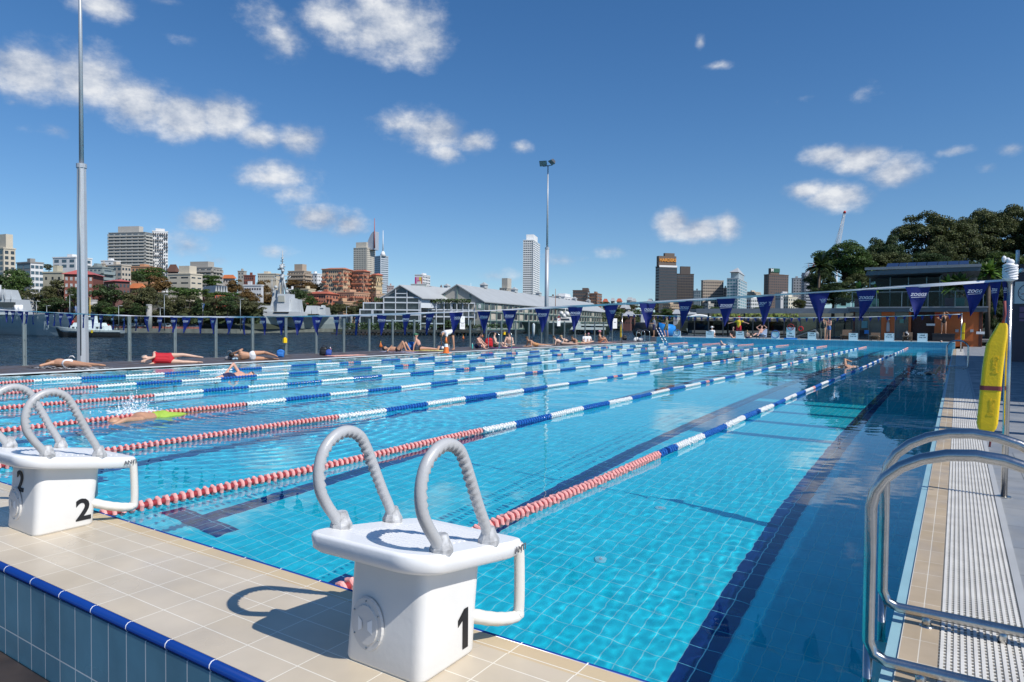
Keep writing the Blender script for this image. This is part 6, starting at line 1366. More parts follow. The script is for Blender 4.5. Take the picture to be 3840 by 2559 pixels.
q = MB(); s = -U*.3; e = V*bb-U*.3; q.add([(v.x, v.y, z) for z in (zt_-.4, zt_+1.3) for v in (s, e, e+U*.2, s+U*.2)], [(0, 1, 5, 4), (1, 2, 6, 5), (3, 0, 4, 7), (4, 5, 6, 7)]); q.build('white_edge', whitep, t)
lettering('HARDERS', 3.9, mat('orange_sign', (.85, .36, .06), .5), frame_M(tuple(V*(bb*.5)+U*a*.15-U*.4+Vector((0, 0, zt_+6))), tuple(V), (0, 0, 1)), t, extr=.2, bold=True)
B_(3, 1500, 1512, 1662, 560, 660, (.085, .07, .062), 'second dark office tower with pale arched top edge, right of the lettered one', 80, 18, 2, 10, .55, .6, ybot=890, name='office_tower', glass=glass_dark, crown=(.2, .8, 7.5, None))
B_(3, 1665, 1728, 1730, 715, 620, (.18, .22, .25), 'small blue glass block between the dark towers and the beige offices', 15, 5, 3, 0, .7, .6, ybot=800, glass=glass_blue)
B_(3, 1385, 1450, 1530, 840, 520, (.40, .31, .22), 'tan balconied flats at the foot of the dark towers', 42, 3, 4, 4, .7, .5, ybot=905, style='balc')
t, U, V, a, bb, zt_, O = B_(3, 1730, 1748, 1935, 620, 620, (.42, .35, .28), 'beige office block with a grid of square windows and a stepped right side', 80, 11, 2, 9, .58, .55, ybot=880, name='office_block', crown=(.1, .9, .8, None))
B_(3, 1935, 1940, 1968, 690, 612, (.40, .33, .27), 'lower step of the beige office block', 80, 8, 1, 2, .55, .55, ybot=880, name='office_block')
B_(3, 1768, 1800, 1848, 835, 500, (.46, .43, .38), 'round-cornered cream flats in front of the beige offices', 45, 3, 3, 3, .8, .5, ybot=885, style='band')
t, U, V, a, bb, zt_, O = B_(3, 1967, 2070, 2150, 600, 590, (.46, .52, .54), 'glass and white office building with a small pyramid roof', 45, 11, 4, 4, .85, .6, ybot=885, name='office_block', glass=mat('teal_window_glass', (.05, .16, .20), .08, 0, .4, .5, spec=.8), style='band', crown=(.15, .85, 6, wallmat((.35, .42, .45))))
q = MB(); s = U*a*.1+V*bb*.1; c4 = [s, s+U*a*.8, s+U*a*.8+V*bb*.8, s+V*bb*.8]; ap = (c4[0]+c4[2])/2; q.add([(v.x, v.y, zt_+6) for v in c4]+[(ap.x, ap.y, zt_+12)], [(0, 4, 1), (1, 4, 2), (2, 4, 3), (3, 4, 0)]); q.build('pyramid_roof', greyroof, t)
B_(3, 2150, 2200, 2275, 725, 700, (.52, .45, .36), 'cream balconied flats right of the pyramid-roofed offices', 45, 5, 4, 4, .7, .5, ybot=800, style='balc')
B_(3, 2150, 2190, 2300, 785, 520, (.66, .66, .64), 'white grid-fronted flats low behind the flags', 70, 5, 2, 7, .6, .6, ybot=885)
t, U, V, a, bb, zt_, O = B_(3, 2305, 2350, 2530, 565, 680, (.13, .09, .075), 'brown brick hotel tower with a green rooftop sign', 68, 13, 2, 9, .5, .5, ybot=830, name='office_tower', crown=(.0, 1, .6, None))
q = MB(); s = V*(bb*.12)+U*a*.2; e = V*(bb*.58)+U*a*.2; f_ = U*a*.4; q.add([(v.x, v.y, z) for z in (zt_+.5, zt_+6.5) for v in (s, e, e+f_, s+f_)], [(0, 1, 5, 4), (1, 2, 6, 5), (2, 3, 7, 6), (3, 0, 4, 7), (4, 5, 6, 7)]); q.build('rooftop_block', brn, t)
q = MB(); s -= U*.5; e -= U*.5; q.add([(v.x, v.y, z) for z in (zt_+2.5, zt_+6.3) for v in (s, e)], [(0, 1, 3, 2)]); q.build('sign_panel', mat('dark_green_sign', (.03, .12, .08), .5), t)
lettering('M', 4.2, whitep, frame_M(tuple(s.lerp(e, .15)-U*.2+Vector((0, 0, zt_+4.4))), tuple(V), (0, 0, 1)), t, extr=.1, bold=True)
B_(4, 222, 300, 303, 600, 640, (.30, .31, .33), 'grey slab block with a pale stair shaft behind the trees', 12, 9, 3, 0, .5, .4, ybot=735)
B_(4, 300, 330, 410, 552, 620, (.28, .30, .34), 'blue-grey residential block beside the trees under the small crane', 55, 11, 2, 5, .8, .5, ybot=740, style='balc')
B_(4, 135, 180, 262, 772, 470, (.60, .55, .44), 'cream flats with square windows low behind the big trees', 50, 4, 2, 4, .5, .5, ybot=880)
B_(4, 60, 110, 222, 740, 560, (.45, .45, .45), 'grey low-rise between the brown tower and the cream flats', 50, 2, 3, 5, .5, .5, ybot=770)
hr = random.Random(8)
for i, (k, x, y, w, c, lb) in enumerate(((3, 835, 815, 40, brick, 'little brown house on the far ridge, first from the brown offices'), (3, 905, 808, 34, (.2, .2, .2), 'little dark grey house on the far ridge, second from the brown offices'), (3, 960, 812, 44, beige, 'little beige house on the far ridge'), (3, 1050, 800, 60, wht, 'white rooftop block standing on the far ridge'), (3, 1095, 812, 40, (.4, .4, .42), 'grey house at the right of the white rooftop block'), (3, 1000, 870, 50, (.5, .28, .2), 'salmon house on the hillside behind the flags'), (3, 1040, 880, 40, (.55, .5, .42), 'sand coloured house on the hillside'), (3, 1240, 815, 50, (.45, .42, .38), 'pale low block left of the dark towers'), (3, 1020, 945, 110, dbrick, 'long brown brick warehouse with gabled roofs by the marina'), (3, 1620, 930, 70, (.5, .52, .55), 'grey-roofed boat shed near the marina'), (3, 1480, 925, 60, (.42, .44, .46), 'white-gabled waterfront house'), (3, 1180, 900, 50, wht, 'white waterfront terrace left of the dark towers'))):
    d_ = 620 if y < 850 else (520 if y < 900 else 440)
    B_(k, x, x+w*.6, x+w, y, d_, c, lb if len(lb.split()) > 3 else lb+' behind the marina', 35, 1 if w < 55 else 2, 3, 2, .4, .4, ybot=y+18, name='house', roof=(terra if c in (brick, beige) else greyroof, 3))
# church spire
p = hpos(R_(2, 1698, 0)[0], 520, 0); z1 = at(*R_(2, 1698, 657), 520)[2]; z0 = at(*R_(2, 1698, 710), 520)[2]
t = thing('church_spire', 'dark pointed church spire between the hotel and the wharf sheds', 'church', p); b = MB(); b.bb((-1.6, -1.6, -2), (1.6, 1.6, z0)); b.build('tower', wallmat((.2, .14, .11)), t); b = MB(); b.cyl((0, 0, z0), (0, 0, z1), 2.1, .1, 8, smooth=False); b.build('spire', wallmat((.14, .09, .08)), t)
# masts and cranes
def crane(label, k, foot, tip, depth, col, w=1.2, cable=None):
    A = at(*R_(k, *foot), depth); Bp = at(*R_(k, *tip), depth); A, Bp = Vector(A), Vector(Bp); t = thing('crane', label, 'crane', (A.x, A.y, 0)); off = Vector((A.x, A.y, 0)); A -= off; Bp -= off
    d = (Bp-A); n_ = 26; r = Vector(RH); q = Vector(FH); b = MB(); cs = []
    for s1, s2 in ((-1, -1), (1, -1), (1, 1), (-1, 1)): e = r*s1*w*.5+q*s2*w*.5; cs.append(e); b.cyl(A+e, Bp+e*.5, .14, .12, 4, smooth=False)
    for i in range(n_):
        u = i/n_; v = (i+1)/n_
        for j in range(4): b.cyl(A+d*u+cs[j]*(1-.5*u), A+d*v+cs[(j+1) % 4]*(1-.5*v), .09, .09, 3, smooth=False)
    b.build('boom', col, t); b = MB(); b.cyl(Bp, Bp+d*.06, w*.5, w*.3, 6); b.build('boom_head', sred, t)
    if cable: C_ = Vector(at(*R_(k, *cable), depth))-off; b = MB(); b.cyl(C_, Bp, .12, .12, 4); b.cyl(A+(C_-A)*.7, Bp, .08, .08, 4); b.cyl(A+Vector((0, 0, 0)), C_, .2, .2, 4); b.build('cable', col, t)
    b = MB(); b.cyl((A.x, A.y, -2), A, .5, .5, 6); b.build('tower', col, t)
crane('tall white lattice crane boom with a red tip rising behind the trees', 4, (635, 335), (702, 0), 420, whitep, 2.0, (590, 350))
crane('small orange tower crane on the skyline left of the trees', 4, (385, 530), (440, 452), 640, mat('crane_orange', (.55, .22, .12), .5), 1.4, (368, 470))
for (k, x, y0, y1, d, lb) in ((2, 1970, 645, 715, 450, 'white flagpole above the wharf shed roof'), (3, 395, 695, 930, 330, 'thin brown yacht mast left of the white offices')):
    p = hpos(R_(k, x, 0)[0], d, 0); b = MB(); b.cyl((0, 0, max(-3, at(*R_(k, x, y1), d)[2])), (0, 0, at(*R_(k, x, y0), d)[2]), .22, .1, 6); o = b.build('mast', whitep if k == 2 else wallmat((.3, .14, .08))); o.location = p; tag(o, lb, 'mast')

# ================================================================== FINGER WHARF APARTMENTS (gabled)
DW = 262
def WP(x, y, d=DW, k=2): return Vector(at(*R_(k, x, y), d))
RV, FV = Vector(RH), Vector(FH)
wframe = mat('wharf_frame_white', (.62, .66, .70), .5, 0, .05); gl = glass_dark
t = thing('wharf_apartments', 'gabled glass and white-framed wharf building with terraces over the water', 'building', hpos(R_(2, 1340, 0)[0], DW, 0)); O = Vector(t.location)
def L3(v): return tuple(Vector(v)-O)
def wbox(xa, xb, ya, yb, m, nm, d=DW, th=.5, par=t):
    A = WP(xa, yb, d); Bq = WP(xb, ya, d); w = (Bq-A).dot(RV); h = Bq.z-A.z; A -= O
    b = MB(); vs = [A, A+RV*w, A+RV*w+FV*th, A+FV*th]; b.add([(v.x, v.y, A.z+z) for z in (0, h) for v in vs], [(0, 1, 5, 4), (1, 2, 6, 5), (2, 3, 7, 6), (3, 0, 4, 7), (4, 5, 6, 7), (3, 2, 1, 0)])
    return b.build(nm, m, par)
wbox(1170, 1510, 772, 1095, gl, 'glass_front', DW+.6, 14)
A = WP(1165, 772); Bq = WP(1512, 776); ap = WP(1325, 674); deep = RV*26+FV*34
b = MB(); vs = [Vector(L3(v)) for v in (A, Bq, ap)]; b.add([tuple(v+FV*.6) for v in vs], [(0, 1, 2)]); b.build('gable_glass', gl, t)
b = MB(); e = Vector((0, 0, .5)); v0, v1, v2 = vs; ov = RV*.8
pts = [v0-ov-e, v2+e*.6, v1+ov-e]; pts = [p-FV*1.2 for p in pts]
vsr = pts+[p+deep for p in pts]; vsr += [v+Vector((0, 0, .35)) for v in vsr]
b.add([tuple(v) for v in vsr], [(6, 9, 10, 7), (7, 10, 11, 8), (0, 1, 4, 3), (1, 2, 5, 4), (0, 6, 7, 1), (1, 7, 8, 2), (2, 8, 11, 5), (0, 3, 9, 6), (3, 4, 10, 9), (4, 5, 11, 10)]); b.build('roof', greyroof, t)
b = MB(); w1 = v1+deep-FV*0; q0 = [v1+Vector((0, 0, -.4)), v1+deep+Vector((0, 0, -.4))]; b.add([(p.x, p.y, z) for z in (q0[0].z-3.5, q0[0].z) for p in q0], [(0, 1, 3, 2)]); b.build('side_wall', wframe, t)
for x in (1168, 1277, 1382, 1493, 1508): wbox(x, x+10, 700 if x in (1277, 1382) else 772, 1095, wframe, 'column', DW-.3, .5)
for y in (770, 818, 885, 930, 985, 1015): wbox(1168, 1514, y, y+8, wframe, 'floor_beam', DW-.5, .7)
wbox(1285, 1382, 735, 741, wframe, 'floor_beam', DW-.5, .6)
for (xa, xb, ya) in ((982, 1168, 820), (950, 1168, 882)):
    wbox(xa, xb, ya, ya+9, wframe, 'terrace_beam', DW-.5, 1.2); wbox(xa, xa+9, ya, ya+62, wframe, 'terrace_column', DW-.5, .5); wbox(xa+110, xa+118, ya, ya+62, wframe, 'terrace_column', DW-.5, .5)
wbox(955, 1168, 945, 1090, glass_dark, 'lower_glass', DW+4, 6); wbox(1000, 1168, 830, 880, glass_dark, 'upper_glass', DW+6, 6); wbox(965, 1168, 893, 945, glass_dark, 'middle_glass', DW+5, 6)
for x in (950, 1070, 1160): wbox(x, x+9, 885, 1085, wframe, 'terrace_column', DW-.3, .4)
for y in (940, 1012): wbox(955, 1170, y, y+8, wframe, 'terrace_beam', DW-.2, .8)
DR = 268
for (xa, xb, ya, yb) in ((1512, 1800, 828, 1030), (1790, 2008, 832, 1010)):
    wbox(xa, xb, ya, yb, glass_dark, 'terrace_glass', DR+3, 8)
    for y in range(int(ya)-10, int(yb), 64): wbox(xa, xb, y, y+9, wframe, 'terrace_beam', DR-.2, 3.2)
    for i in range(5): x = xa+(xb-xa)*i/4-4; wbox(x, x+9, ya-8, yb+(50 if xb < 1900 else 20), wframe, 'terrace_column', DR-.3, .4)
for (xa, xb, y, dd) in ((1525, 1590, 772, 276), (1600, 1780, 782, 276)): wbox(xa, xb, y, 822, wframe if xa < 1590 else glass_dark, 'penthouse', dd, 6)
hedge = mat('hedge_green', (.05, .085, .025), .8, 0, .4, 2, bump=1, bs=6)
# vegetation on the terraces
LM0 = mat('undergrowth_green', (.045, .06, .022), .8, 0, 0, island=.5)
def bushrow(label, k, x0, x1, y0, y1, d, m=None, name='hedge', seed=1, big=1):
    A = Vector(at(*R_(k, x0, y1), d)); Bq = Vector(at(*R_(k, x1, y0), d)); h = Bq.z-A.z; w = (Bq-A).dot(RV); rng = random.Random(seed); vs = []; fs = []
    n_ = int(min(9000, 60+w*h*14))
    for i in range(n_):
        c = A+RV*rng.uniform(0, w)+Vector((0, 0, h*rng.random()**.8))+FV*rng.uniform(0, 1.4); s = rng.uniform(.18, .42)*big; c += FV*rng.uniform(0, 8)*(big > 1); u = Vector((rng.gauss(0, 1), rng.gauss(0, 1), rng.gauss(0, 1))).normalized(); v = u.orthogonal().normalized(); o = len(vs)
        vs += [c+u*s, c+v*s, c-u*s, c-v*s]; fs.append((o, o+1, o+2, o+3))
    me = MB().add(vs, fs).mesh(name, m or hedge); o = link(name, me); tag(o, label, 'hedge' if big == 1 else 'undergrowth')
    if big > 1: o['kind'] = 'stuff'
    return o
bushrow('green hedge along the foot of the gabled wharf building', 2, 1215, 1500, 1010, 1075, 256, seed=1)
bushrow('green roof garden hedge on the top terrace right of the gable', 2, 1600, 1975, 790, 822, 266, seed=2)
bushrow('low dark hedge along the wharf edge right of the gabled building', 2, 1600, 2350, 1022, 1050, 268, seed=3)
bushrow('bushes on the wharf deck left of the gabled building', 2, 820, 1200, 1010, 1070, 256, seed=4)
bushrow('small round tree on the wharf corner below the terraces', 2, 1735, 1800, 985, 1050, 255, seed=5)
bushrow('bush beside the roof terrace left of the gable', 2, 1085, 1165, 780, 818, 264, seed=6)
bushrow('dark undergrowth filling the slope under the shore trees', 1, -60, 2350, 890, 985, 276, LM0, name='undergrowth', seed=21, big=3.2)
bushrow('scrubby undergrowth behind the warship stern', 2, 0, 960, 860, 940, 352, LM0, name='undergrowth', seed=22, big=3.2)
# wharf deck and piles
t = thing('wharf_deck', 'long dark timber wharf deck on piles along the water', 'wharf', hpos(R_(2, 1340, 0)[0], 250, 0)); O2 = Vector(t.location)
A = WP(790, 1080, 250); Bq = WP(2330, 1075, 258); Aq, Bv = A-O2, Bq-O2
b = MB(); vs = [Aq, Bv, Bv+FV*60, Aq+FV*60]; b.add([(v.x, v.y, z) for z in (-2.3, -1.55) for v in vs], [(0, 1, 5, 4), (1, 2, 6, 5), (2, 3, 7, 6), (3, 0, 4, 7), (4, 5, 6, 7), (3, 2, 1, 0)]); b.build('deck', m_pil, t)
for i in range(46): p = Aq.lerp(Bv, i/45)+FV*.6; b = MB(); b.cyl((p.x, p.y, -4.5), (p.x, p.y, -2.3), .22, .22, 6); b.build('pile', m_pil, t)
# ---- long wharf shed with the number 8
def long_shed(label, kA, xA, kB, xB, dA, dB, yeA, w, rise, col, wcol, num=None, floors=3, bays=34, ybase=-1.6):
    PA = Vector(hpos(R_(kA, xA, 0)[0], dA, 0)); PB = Vector(hpos(R_(kB, xB, 0)[0], dB, 0)); ze = at(*R_(kA, xA, yeA), dA)[2]
    t = thing('wharf_shed', label, 'building', PA); d = PB-PA; L_ = d.length; u = d/L_; nrm = Vector((u.y, -u.x, 0))
    if nrm.dot(Vector((CAM[0], CAM[1], 0))-PA) < 0: nrm = -nrm
    back = -nrm*w; b = MB(); c = [Vector((0, 0, 0)), d, d+back, back]
    b.add([(v.x, v.y, z) for z in (ybase, ze) for v in c], [(0, 1, 5, 4), (1, 2, 6, 5), (2, 3, 7, 6), (3, 0, 4, 7)])
    b.add([(0, 0, ze), (back.x, back.y, ze), (back.x/2, back.y/2, ze+rise)], [(0, 1, 2)]); b.build('wall', col, t)
    b = MB(); r0 = back/2; e = nrm*.8-u*.8; e2 = nrm*.8+u*.8
    v = [Vector((e.x, e.y, ze-.35)), d+Vector((e2.x, e2.y, ze-.35)), d+r0+u*.8+Vector((0, 0, ze+rise)), r0-u*.8+Vector((0, 0, ze+rise)), back-nrm*.8-u*.8+Vector((0, 0, ze-.35)), d+back-nrm*.8+u*.8+Vector((0, 0, ze-.35))]
    v += [x+Vector((0, 0, .4)) for x in v]
    b.add(v, [(6, 7, 8, 9), (9, 8, 11, 10), (0, 3, 2, 1), (3, 4, 5, 2), (0, 1, 7, 6), (0, 6, 9, 3), (3, 9, 10, 4), (4, 10, 11, 5), (1, 2, 8, 7), (2, 5, 11, 8)]); b.build('roof', greyroof, t)
    # rooflights, end braces
    rl = mat('rooflight', (.22, .26, .30), .15); cnt = 0
    for i in range(26):
        q = MB(); s = d*((i+.4)/26)+back*.16+nrm*0; z = ze+.12+rise*.32*2*.5; up1 = back*.12; z0 = ze+.15+rise*.32; z1 = ze+.15+rise*.56
        q.add([(s.x, s.y, z0+.15), (s.x+u.x*1.6, s.y+u.y*1.6, z0+.15), (s.x+up1.x+u.x*1.6, s.y+up1.y+u.y*1.6, z1+.15), (s.x+up1.x, s.y+up1.y, z1+.15)], [(0, 1, 2, 3)]); q.build('rooflight', rl, t)
    fh = (ze-ybase)/(floors+.15); frm = MB(); n_ = 0
    for f in range(floors):
        for i in range(bays):
            s = d*((i+.22)/bays)+nrm*.08; e_ = d*((i+.78)/bays)+nrm*.08; z0 = ybase+fh*(f+.25); z1 = z0+fh*.6
            q = MB(); q.add([(p.x, p.y, z) for z in (z0, z1) for p in (s, e_, e_-nrm*.3, s-nrm*.3)], [(0, 1, 5, 4), (1, 2, 6, 5), (3, 0, 4, 7), (4, 5, 6, 7)]); q.build('window', glass_dark if (i*7+f*3) % 5 else wcol, t)
    for i in range(bays+1): p = d*(i/bays)+nrm*.1; h_ = u*.25; frm.add([(x.x, x.y, z) for z in (ybase, ze-.3) for x in (p-h_, p+h_, p+h_+nrm*.35, p-h_+nrm*.35)], [(3, 2, 6, 7), (0, 3, 7, 4), (1, 5, 6, 2)])
    for f in range(floors+1): z0 = ybase+fh*(f)+.02; frm.add([(x.x, x.y, z) for z in (z0, z0+.35) for x in (nrm*.1, d+nrm*.1, d+nrm*.5, nrm*.5)], [(3, 2, 6, 7), (4, 5, 6, 7), (0, 3, 7, 4), (0, 1, 2, 3)])
    frm.build('timber_frame', mat('sage_green_timber', (.17, .25, .23), .6, 0, .1), t)
    q = MB()   # gable end frame
    for uu in (0, .25, .5, .75, 1): p = back*uu-u*.1; q.add([(x.x, x.y, z) for z in (ybase, ze+rise*(1-abs(2*uu-1))-.3) for x in (p-nrm*.2, p+nrm*.2, p+nrm*.2-u*.3, p-nrm*.2-u*.3)], [(0, 1, 5, 4), (1, 2, 6, 5), (2, 3, 7, 6), (3, 0, 4, 7)])
    q.build('gable_frame', MATS['sage_green_timber'], t)
    for i in range(6):   # little roof cupolas
        s = d*((i+.7)/6)+r0; q = MB(); q.box((s.x, s.y, ze+rise+.9), (2.4, 2.4, 1.4)); q.cyl((s.x, s.y, ze+rise+1.6), (s.x, s.y, ze+rise+2.8), 2.2, .2, 4, smooth=False); q.build('cupola', greyroof, t)
    return t, PA, ze
shedw = wallmat((.40, .38, .33)); pale = mat('blind_cream', (.55, .5, .4), .6)
t, PA, ze = long_shed('nearest long green-timbered wharf shed bearing the number 8', 2, 2085, 3, 868, 268, 500, 812, 22, 6.5, shedw, pale)
d_ = WP(2055, 858, 266.5)-Vector(t.location)
q = MB(); v0 = d_; q.add([tuple(v0+RV*sx*1.25+Vector((0, 0, sz*1.25))) for sx, sz in ((-1, -1), (1, -1), (1, 1), (-1, 1))], [(0, 1, 2, 3)]); q.build('number_panel', MATS['sage_green_timber'], t)
lettering('8', 2.1, whitep, frame_M(tuple(d_-FV*.1), tuple(RV), (0, 0, 1)), t, 'numeral', bold=True, extr=.05)
long_shed('long grey-roofed wharf shed behind, left of the numbered one', 2, 1800, 3, 250, 330, 520, 790, 22, 6, shedw, pale, bays=24)
# ================================================================== BOATS
hullgrey = mat('navy_grey', (.46, .49, .50), .55, .1, .06, .4); hulldark = mat('navy_grey_dark', (.16, .175, .185), .55, .1, .06, .4)
def hull(bow, stern, beam, zdeck, flare=.25, zk=-4.2, sheer=1.2, n=14, full=.8, tr=.8):
    """lofted hull from bow to stern points (x,y) with z of deck"""
    A = Vector((bow[0], bow[1], 0)); Bq = Vector((stern[0], stern[1], 0)); u = (Bq-A); L_ = u.length; u /= L_; s = Vector((-u.y, u.x, 0)); vs = []; fs = []; m = 5
    for i in range(n+1):
        x = i/n; wd = beam/2*min(1, (x/(1-full+.22))**.62 if x > 0 else .02)*(1 if x < .75 else 1-(1-tr)*(x-.75)/.25); wd = max(wd, .04); zd = zdeck+sheer*(1-x)**2.2
        for sd in (-1, 1):
            for j in range(m):
                v = j/(m-1); rake = (1-v)*L_*.07*max(0, 1-x*4); w = wd*((1-flare)+flare*v) if x > .02 else wd*v; z = zk+(zd-zk)*v
                if v < .35: w *= .75+.25*v/.35
                vs.append(A+u*(x*L_+rake)+s*sd*w+Vector((0, 0, z)))
    r = 2*m
    for i in range(n):
        for j in range(m-1): a = i*r+j; fs.append((a, a+1, a+r+1, a+r)); a = i*r+m+j; fs.append((a, a+r, a+r+1, a+1))
        a = i*r+m-1; fs.append((a, a+m, a+m+r, a+r))
    for j in range(m-1): a = n*r+j; fs.append((a, a+1, a+m+1, a+m))
    return MB().add(vs, fs, 0, False), A, u, s, L_
# -- frigate (centre-left)
DB, DS = 288, 345
bowp = hpos(R_(1, 1850, 0)[0], DB, 0); stp = hpos(R_(2, 820, 0)[0], DS, 0); zd = at(*R_(2, 0, 925), 310)[2]
mb, A, u, s, L_ = hull(bowp, stp, 15, zd-.3, .3, sheer=2.0)
t = thing('warship', 'grey warship with a tall lattice mast and pyramid superstructure, number 3 on the bow', 'warship', (0, 0, 0)); mb.build('hull', hullgrey, t)
b = MB(); mb2, *_r = hull(bowp, stp, 15.2, -3.1, 0, sheer=0, zk=-4.5); mb2.build('boot_topping', black, t)
def sh(k, xa, xb, ya, yb, m, nm, d, th=8, tp=1.0, par=None):
    """block on a ship: front rectangle in the zoom, depth th, top tapered"""
    A_ = Vector(at(*R_(k, xa, yb), d)); B2 = Vector(at(*R_(k, xb, ya), d)); w = (B2-A_).dot(RV); h = B2.z-A_.z; e = w*(1-tp)/2; ee = th*(1-tp)/2; b = MB()
    lo = [A_, A_+RV*w, A_+RV*w+FV*th, A_+FV*th]; hi = [A_+RV*e+FV*ee, A_+RV*(w-e)+FV*ee, A_+RV*(w-e)+FV*(th-ee), A_+RV*e+FV*(th-ee)]
    b.add([(v.x, v.y, A_.z) for v in lo]+[(v.x, v.y, A_.z+h) for v in hi], [(0, 1, 5, 4), (1, 2, 6, 5), (2, 3, 7, 6), (3, 0, 4, 7), (4, 5, 6, 7)]); return b.build(nm, m, par or t)
DM = 308
sh(2, 70, 410, 905, 945, hullgrey, 'deckhouse', DM-4, 11, .96); sh(2, 120, 350, 780, 905, hullgrey, 'superstructure', DM, 10, .80)
sh(2, 190, 305, 742, 905, mat('navy_grey_light', (.56, .59, .61), .5, .1, .05, .4), 'bridge_block', DM-2, 9, .93); sh(2, 300, 385, 790, 910, hullgrey, 'superstructure', DM-1, 9, .7)
sh(2, 145, 190, 705, 790, hullgrey, 'superstructure', DM+1, 6, .75); sh(2, 30, 150, 850, 925, hullgrey, 'forward_house', DM-3, 8, .8)
sh(2, 445, 560, 850, 925, hullgrey, 'funnel_block', DM+8, 9, .75); sh(2, 560, 640, 865, 935, hullgrey, 'hangar', DM+12, 9, .85); sh(2, 590, 620, 845, 870, hullgrey, 'gun_mount', DM+12, 5, .6)
sh(1, 2165, 2225, 912, 955, hullgrey, 'gun_turret', DM-14, 4, .6); sh(2, 200, 262, 757, 815, wallmat((.40, .41, .36)), 'radar_face', DM-2.4, .4, .85)
sh(2, 75, 100, 905, 925, black, 'bridge_window', DM-4.2, .3); sh(2, 160, 300, 908, 916, black, 'bridge_window', DM-4.3, .3)
b = MB()
def SPt(x, y, d=DM, k=2): return tuple(at(*R_(k, x, y), d))
for a_, c_, r in (((205, 745), (235, 560), .55), ((280, 740), (245, 560), .55), ((245, 740), (242, 470), .6), ((242, 470), (245, 345), .22), ((180, 575), (300, 575), .25), ((160, 580), (210, 620), .2), ((320, 580), (275, 620), .2), ((215, 620), (268, 620), .4), ((228, 470), (262, 470), .3), ((200, 515), (262, 515), .35), ((225, 440), (258, 440), .2), ((232, 410), (256, 410), .2), ((236, 385), (254, 385), .16)):
    b.cyl(SPt(*a_), SPt(*c_), r, r*.8, 6)
b.build('lattice_mast', hullgrey, t)
b = MB()
for x, y, r in ((235, 500, 1.9), (246, 530, 1.5), (243, 420, .9), (182, 680, 1.6), (283, 722, 1.5), (240, 590, 1.7), (160, 700, 1.0), (225, 480, .9), (262, 490, .8)): p = SPt(x, y, DM-1); b.ball(p, (r*.52, r*.52, r*.5), 8)
b.build('radar_domes', hullgrey, t)
b = MB()
for x, y0, y1 in ((20, 720, 860), (55, 740, 850), (140, 590, 730), (150, 600, 730), (420, 800, 930), (510, 850, 925)): b.cyl(SPt(x, y1), SPt(x+4, y0), .12, .06, 4)
b.build('whip_aerials', hullgrey, t)
bp = Vector(at(*R_(1, 2070, 1002), 291)); lettering('3', 3.6, whitep, frame_M(tuple(bp-FV*1.2-RV*.3), tuple(u), (0, 0, 1)), t, 'numeral', bold=True, extr=.05)
b = MB()
for i in range(20):
    p = A+u*(L_*(i+.4)/20)-s*0; 
    for sd in (-1, 1): q = p+s*sd*6.3*min(1, ((i+1)/20/.42)**.62); z = zd+1.9*(1-(i+.4)/20)**2.2-.3; b.cyl((q.x, q.y, z), (q.x, q.y, z+1.1), .05, .05, 4)
b.build('guard_rail', hullgrey, t)
# -- left grey ship: bow section entering from the left edge
zd = at(*R_(1, 0, 925), 205)[2]
bowp = hpos(R_(1, 708, 0)[0], 196, 0); stp = hpos(R_(1, -900, 0)[0], 262, 0); mb, A, u, s, L_ = hull(bowp, stp, 14, zd-1.2, .45, sheer=1.5, full=.7)
t = thing('warship', 'grey warship cut off by the left edge, bow number 15 pointing right', 'warship', (0, 0, 0)); mb.build('hull', hullgrey, t)
DM = 214
sh(1, -300, 120, 790, 930, hullgrey, 'deckhouse', DM, 9, .9); sh(1, -200, 60, 700, 800, hullgrey, 'superstructure', DM+1, 7, .8); sh(1, -10, 122, 818, 862, mat('bridge_glass_dark', (.05, .06, .06), .3), 'bridge_window', DM-1, 1)
b = MB(); b.cyl(SPt(43, 800, DM, 1), SPt(43, 690, DM, 1), .12, .08, 5); b.cyl(SPt(100, 800, DM, 1), SPt(104, 720, DM, 1), .1, .06, 5); b.cyl(SPt(5, 790, DM, 1), SPt(5, 660, DM, 1), .4, .2, 6); b.build('mast', hullgrey, t)
b = MB()
for x in (160, 190): p0 = SPt(x, 900, DM, 1); p1 = SPt(x-5, 845, DM, 1); b.cyl(p0, p1, .75, .75, 10)
b.build('funnel_pipes', white, t)
sh(1, 300, 385, 915, 985, hulldark, 'deck_house', 206, 5, .5)
bp = A+u*11-s*0; pn = Vector(at(*R_(1, 488, 1038), 200)); lettering('15', 3.4, mat('faded_white_number', (.5, .52, .53), .6), frame_M(tuple(pn-FV*3.2), tuple(-u), (0, 0, 1)), t, 'numeral', bold=True, extr=.04, shear=.15)
b = MB()
for i in range(14):
    p = Vector(at(*R_(1, 60+i*48, 985-i*1), 205-i*.5)); b.cyl(tuple(p+Vector((0, 0, -.2))), tuple(p+Vector((0, 0, 1.0))), .04, .04, 4)
b.build('guard_rail', hullgrey, t)
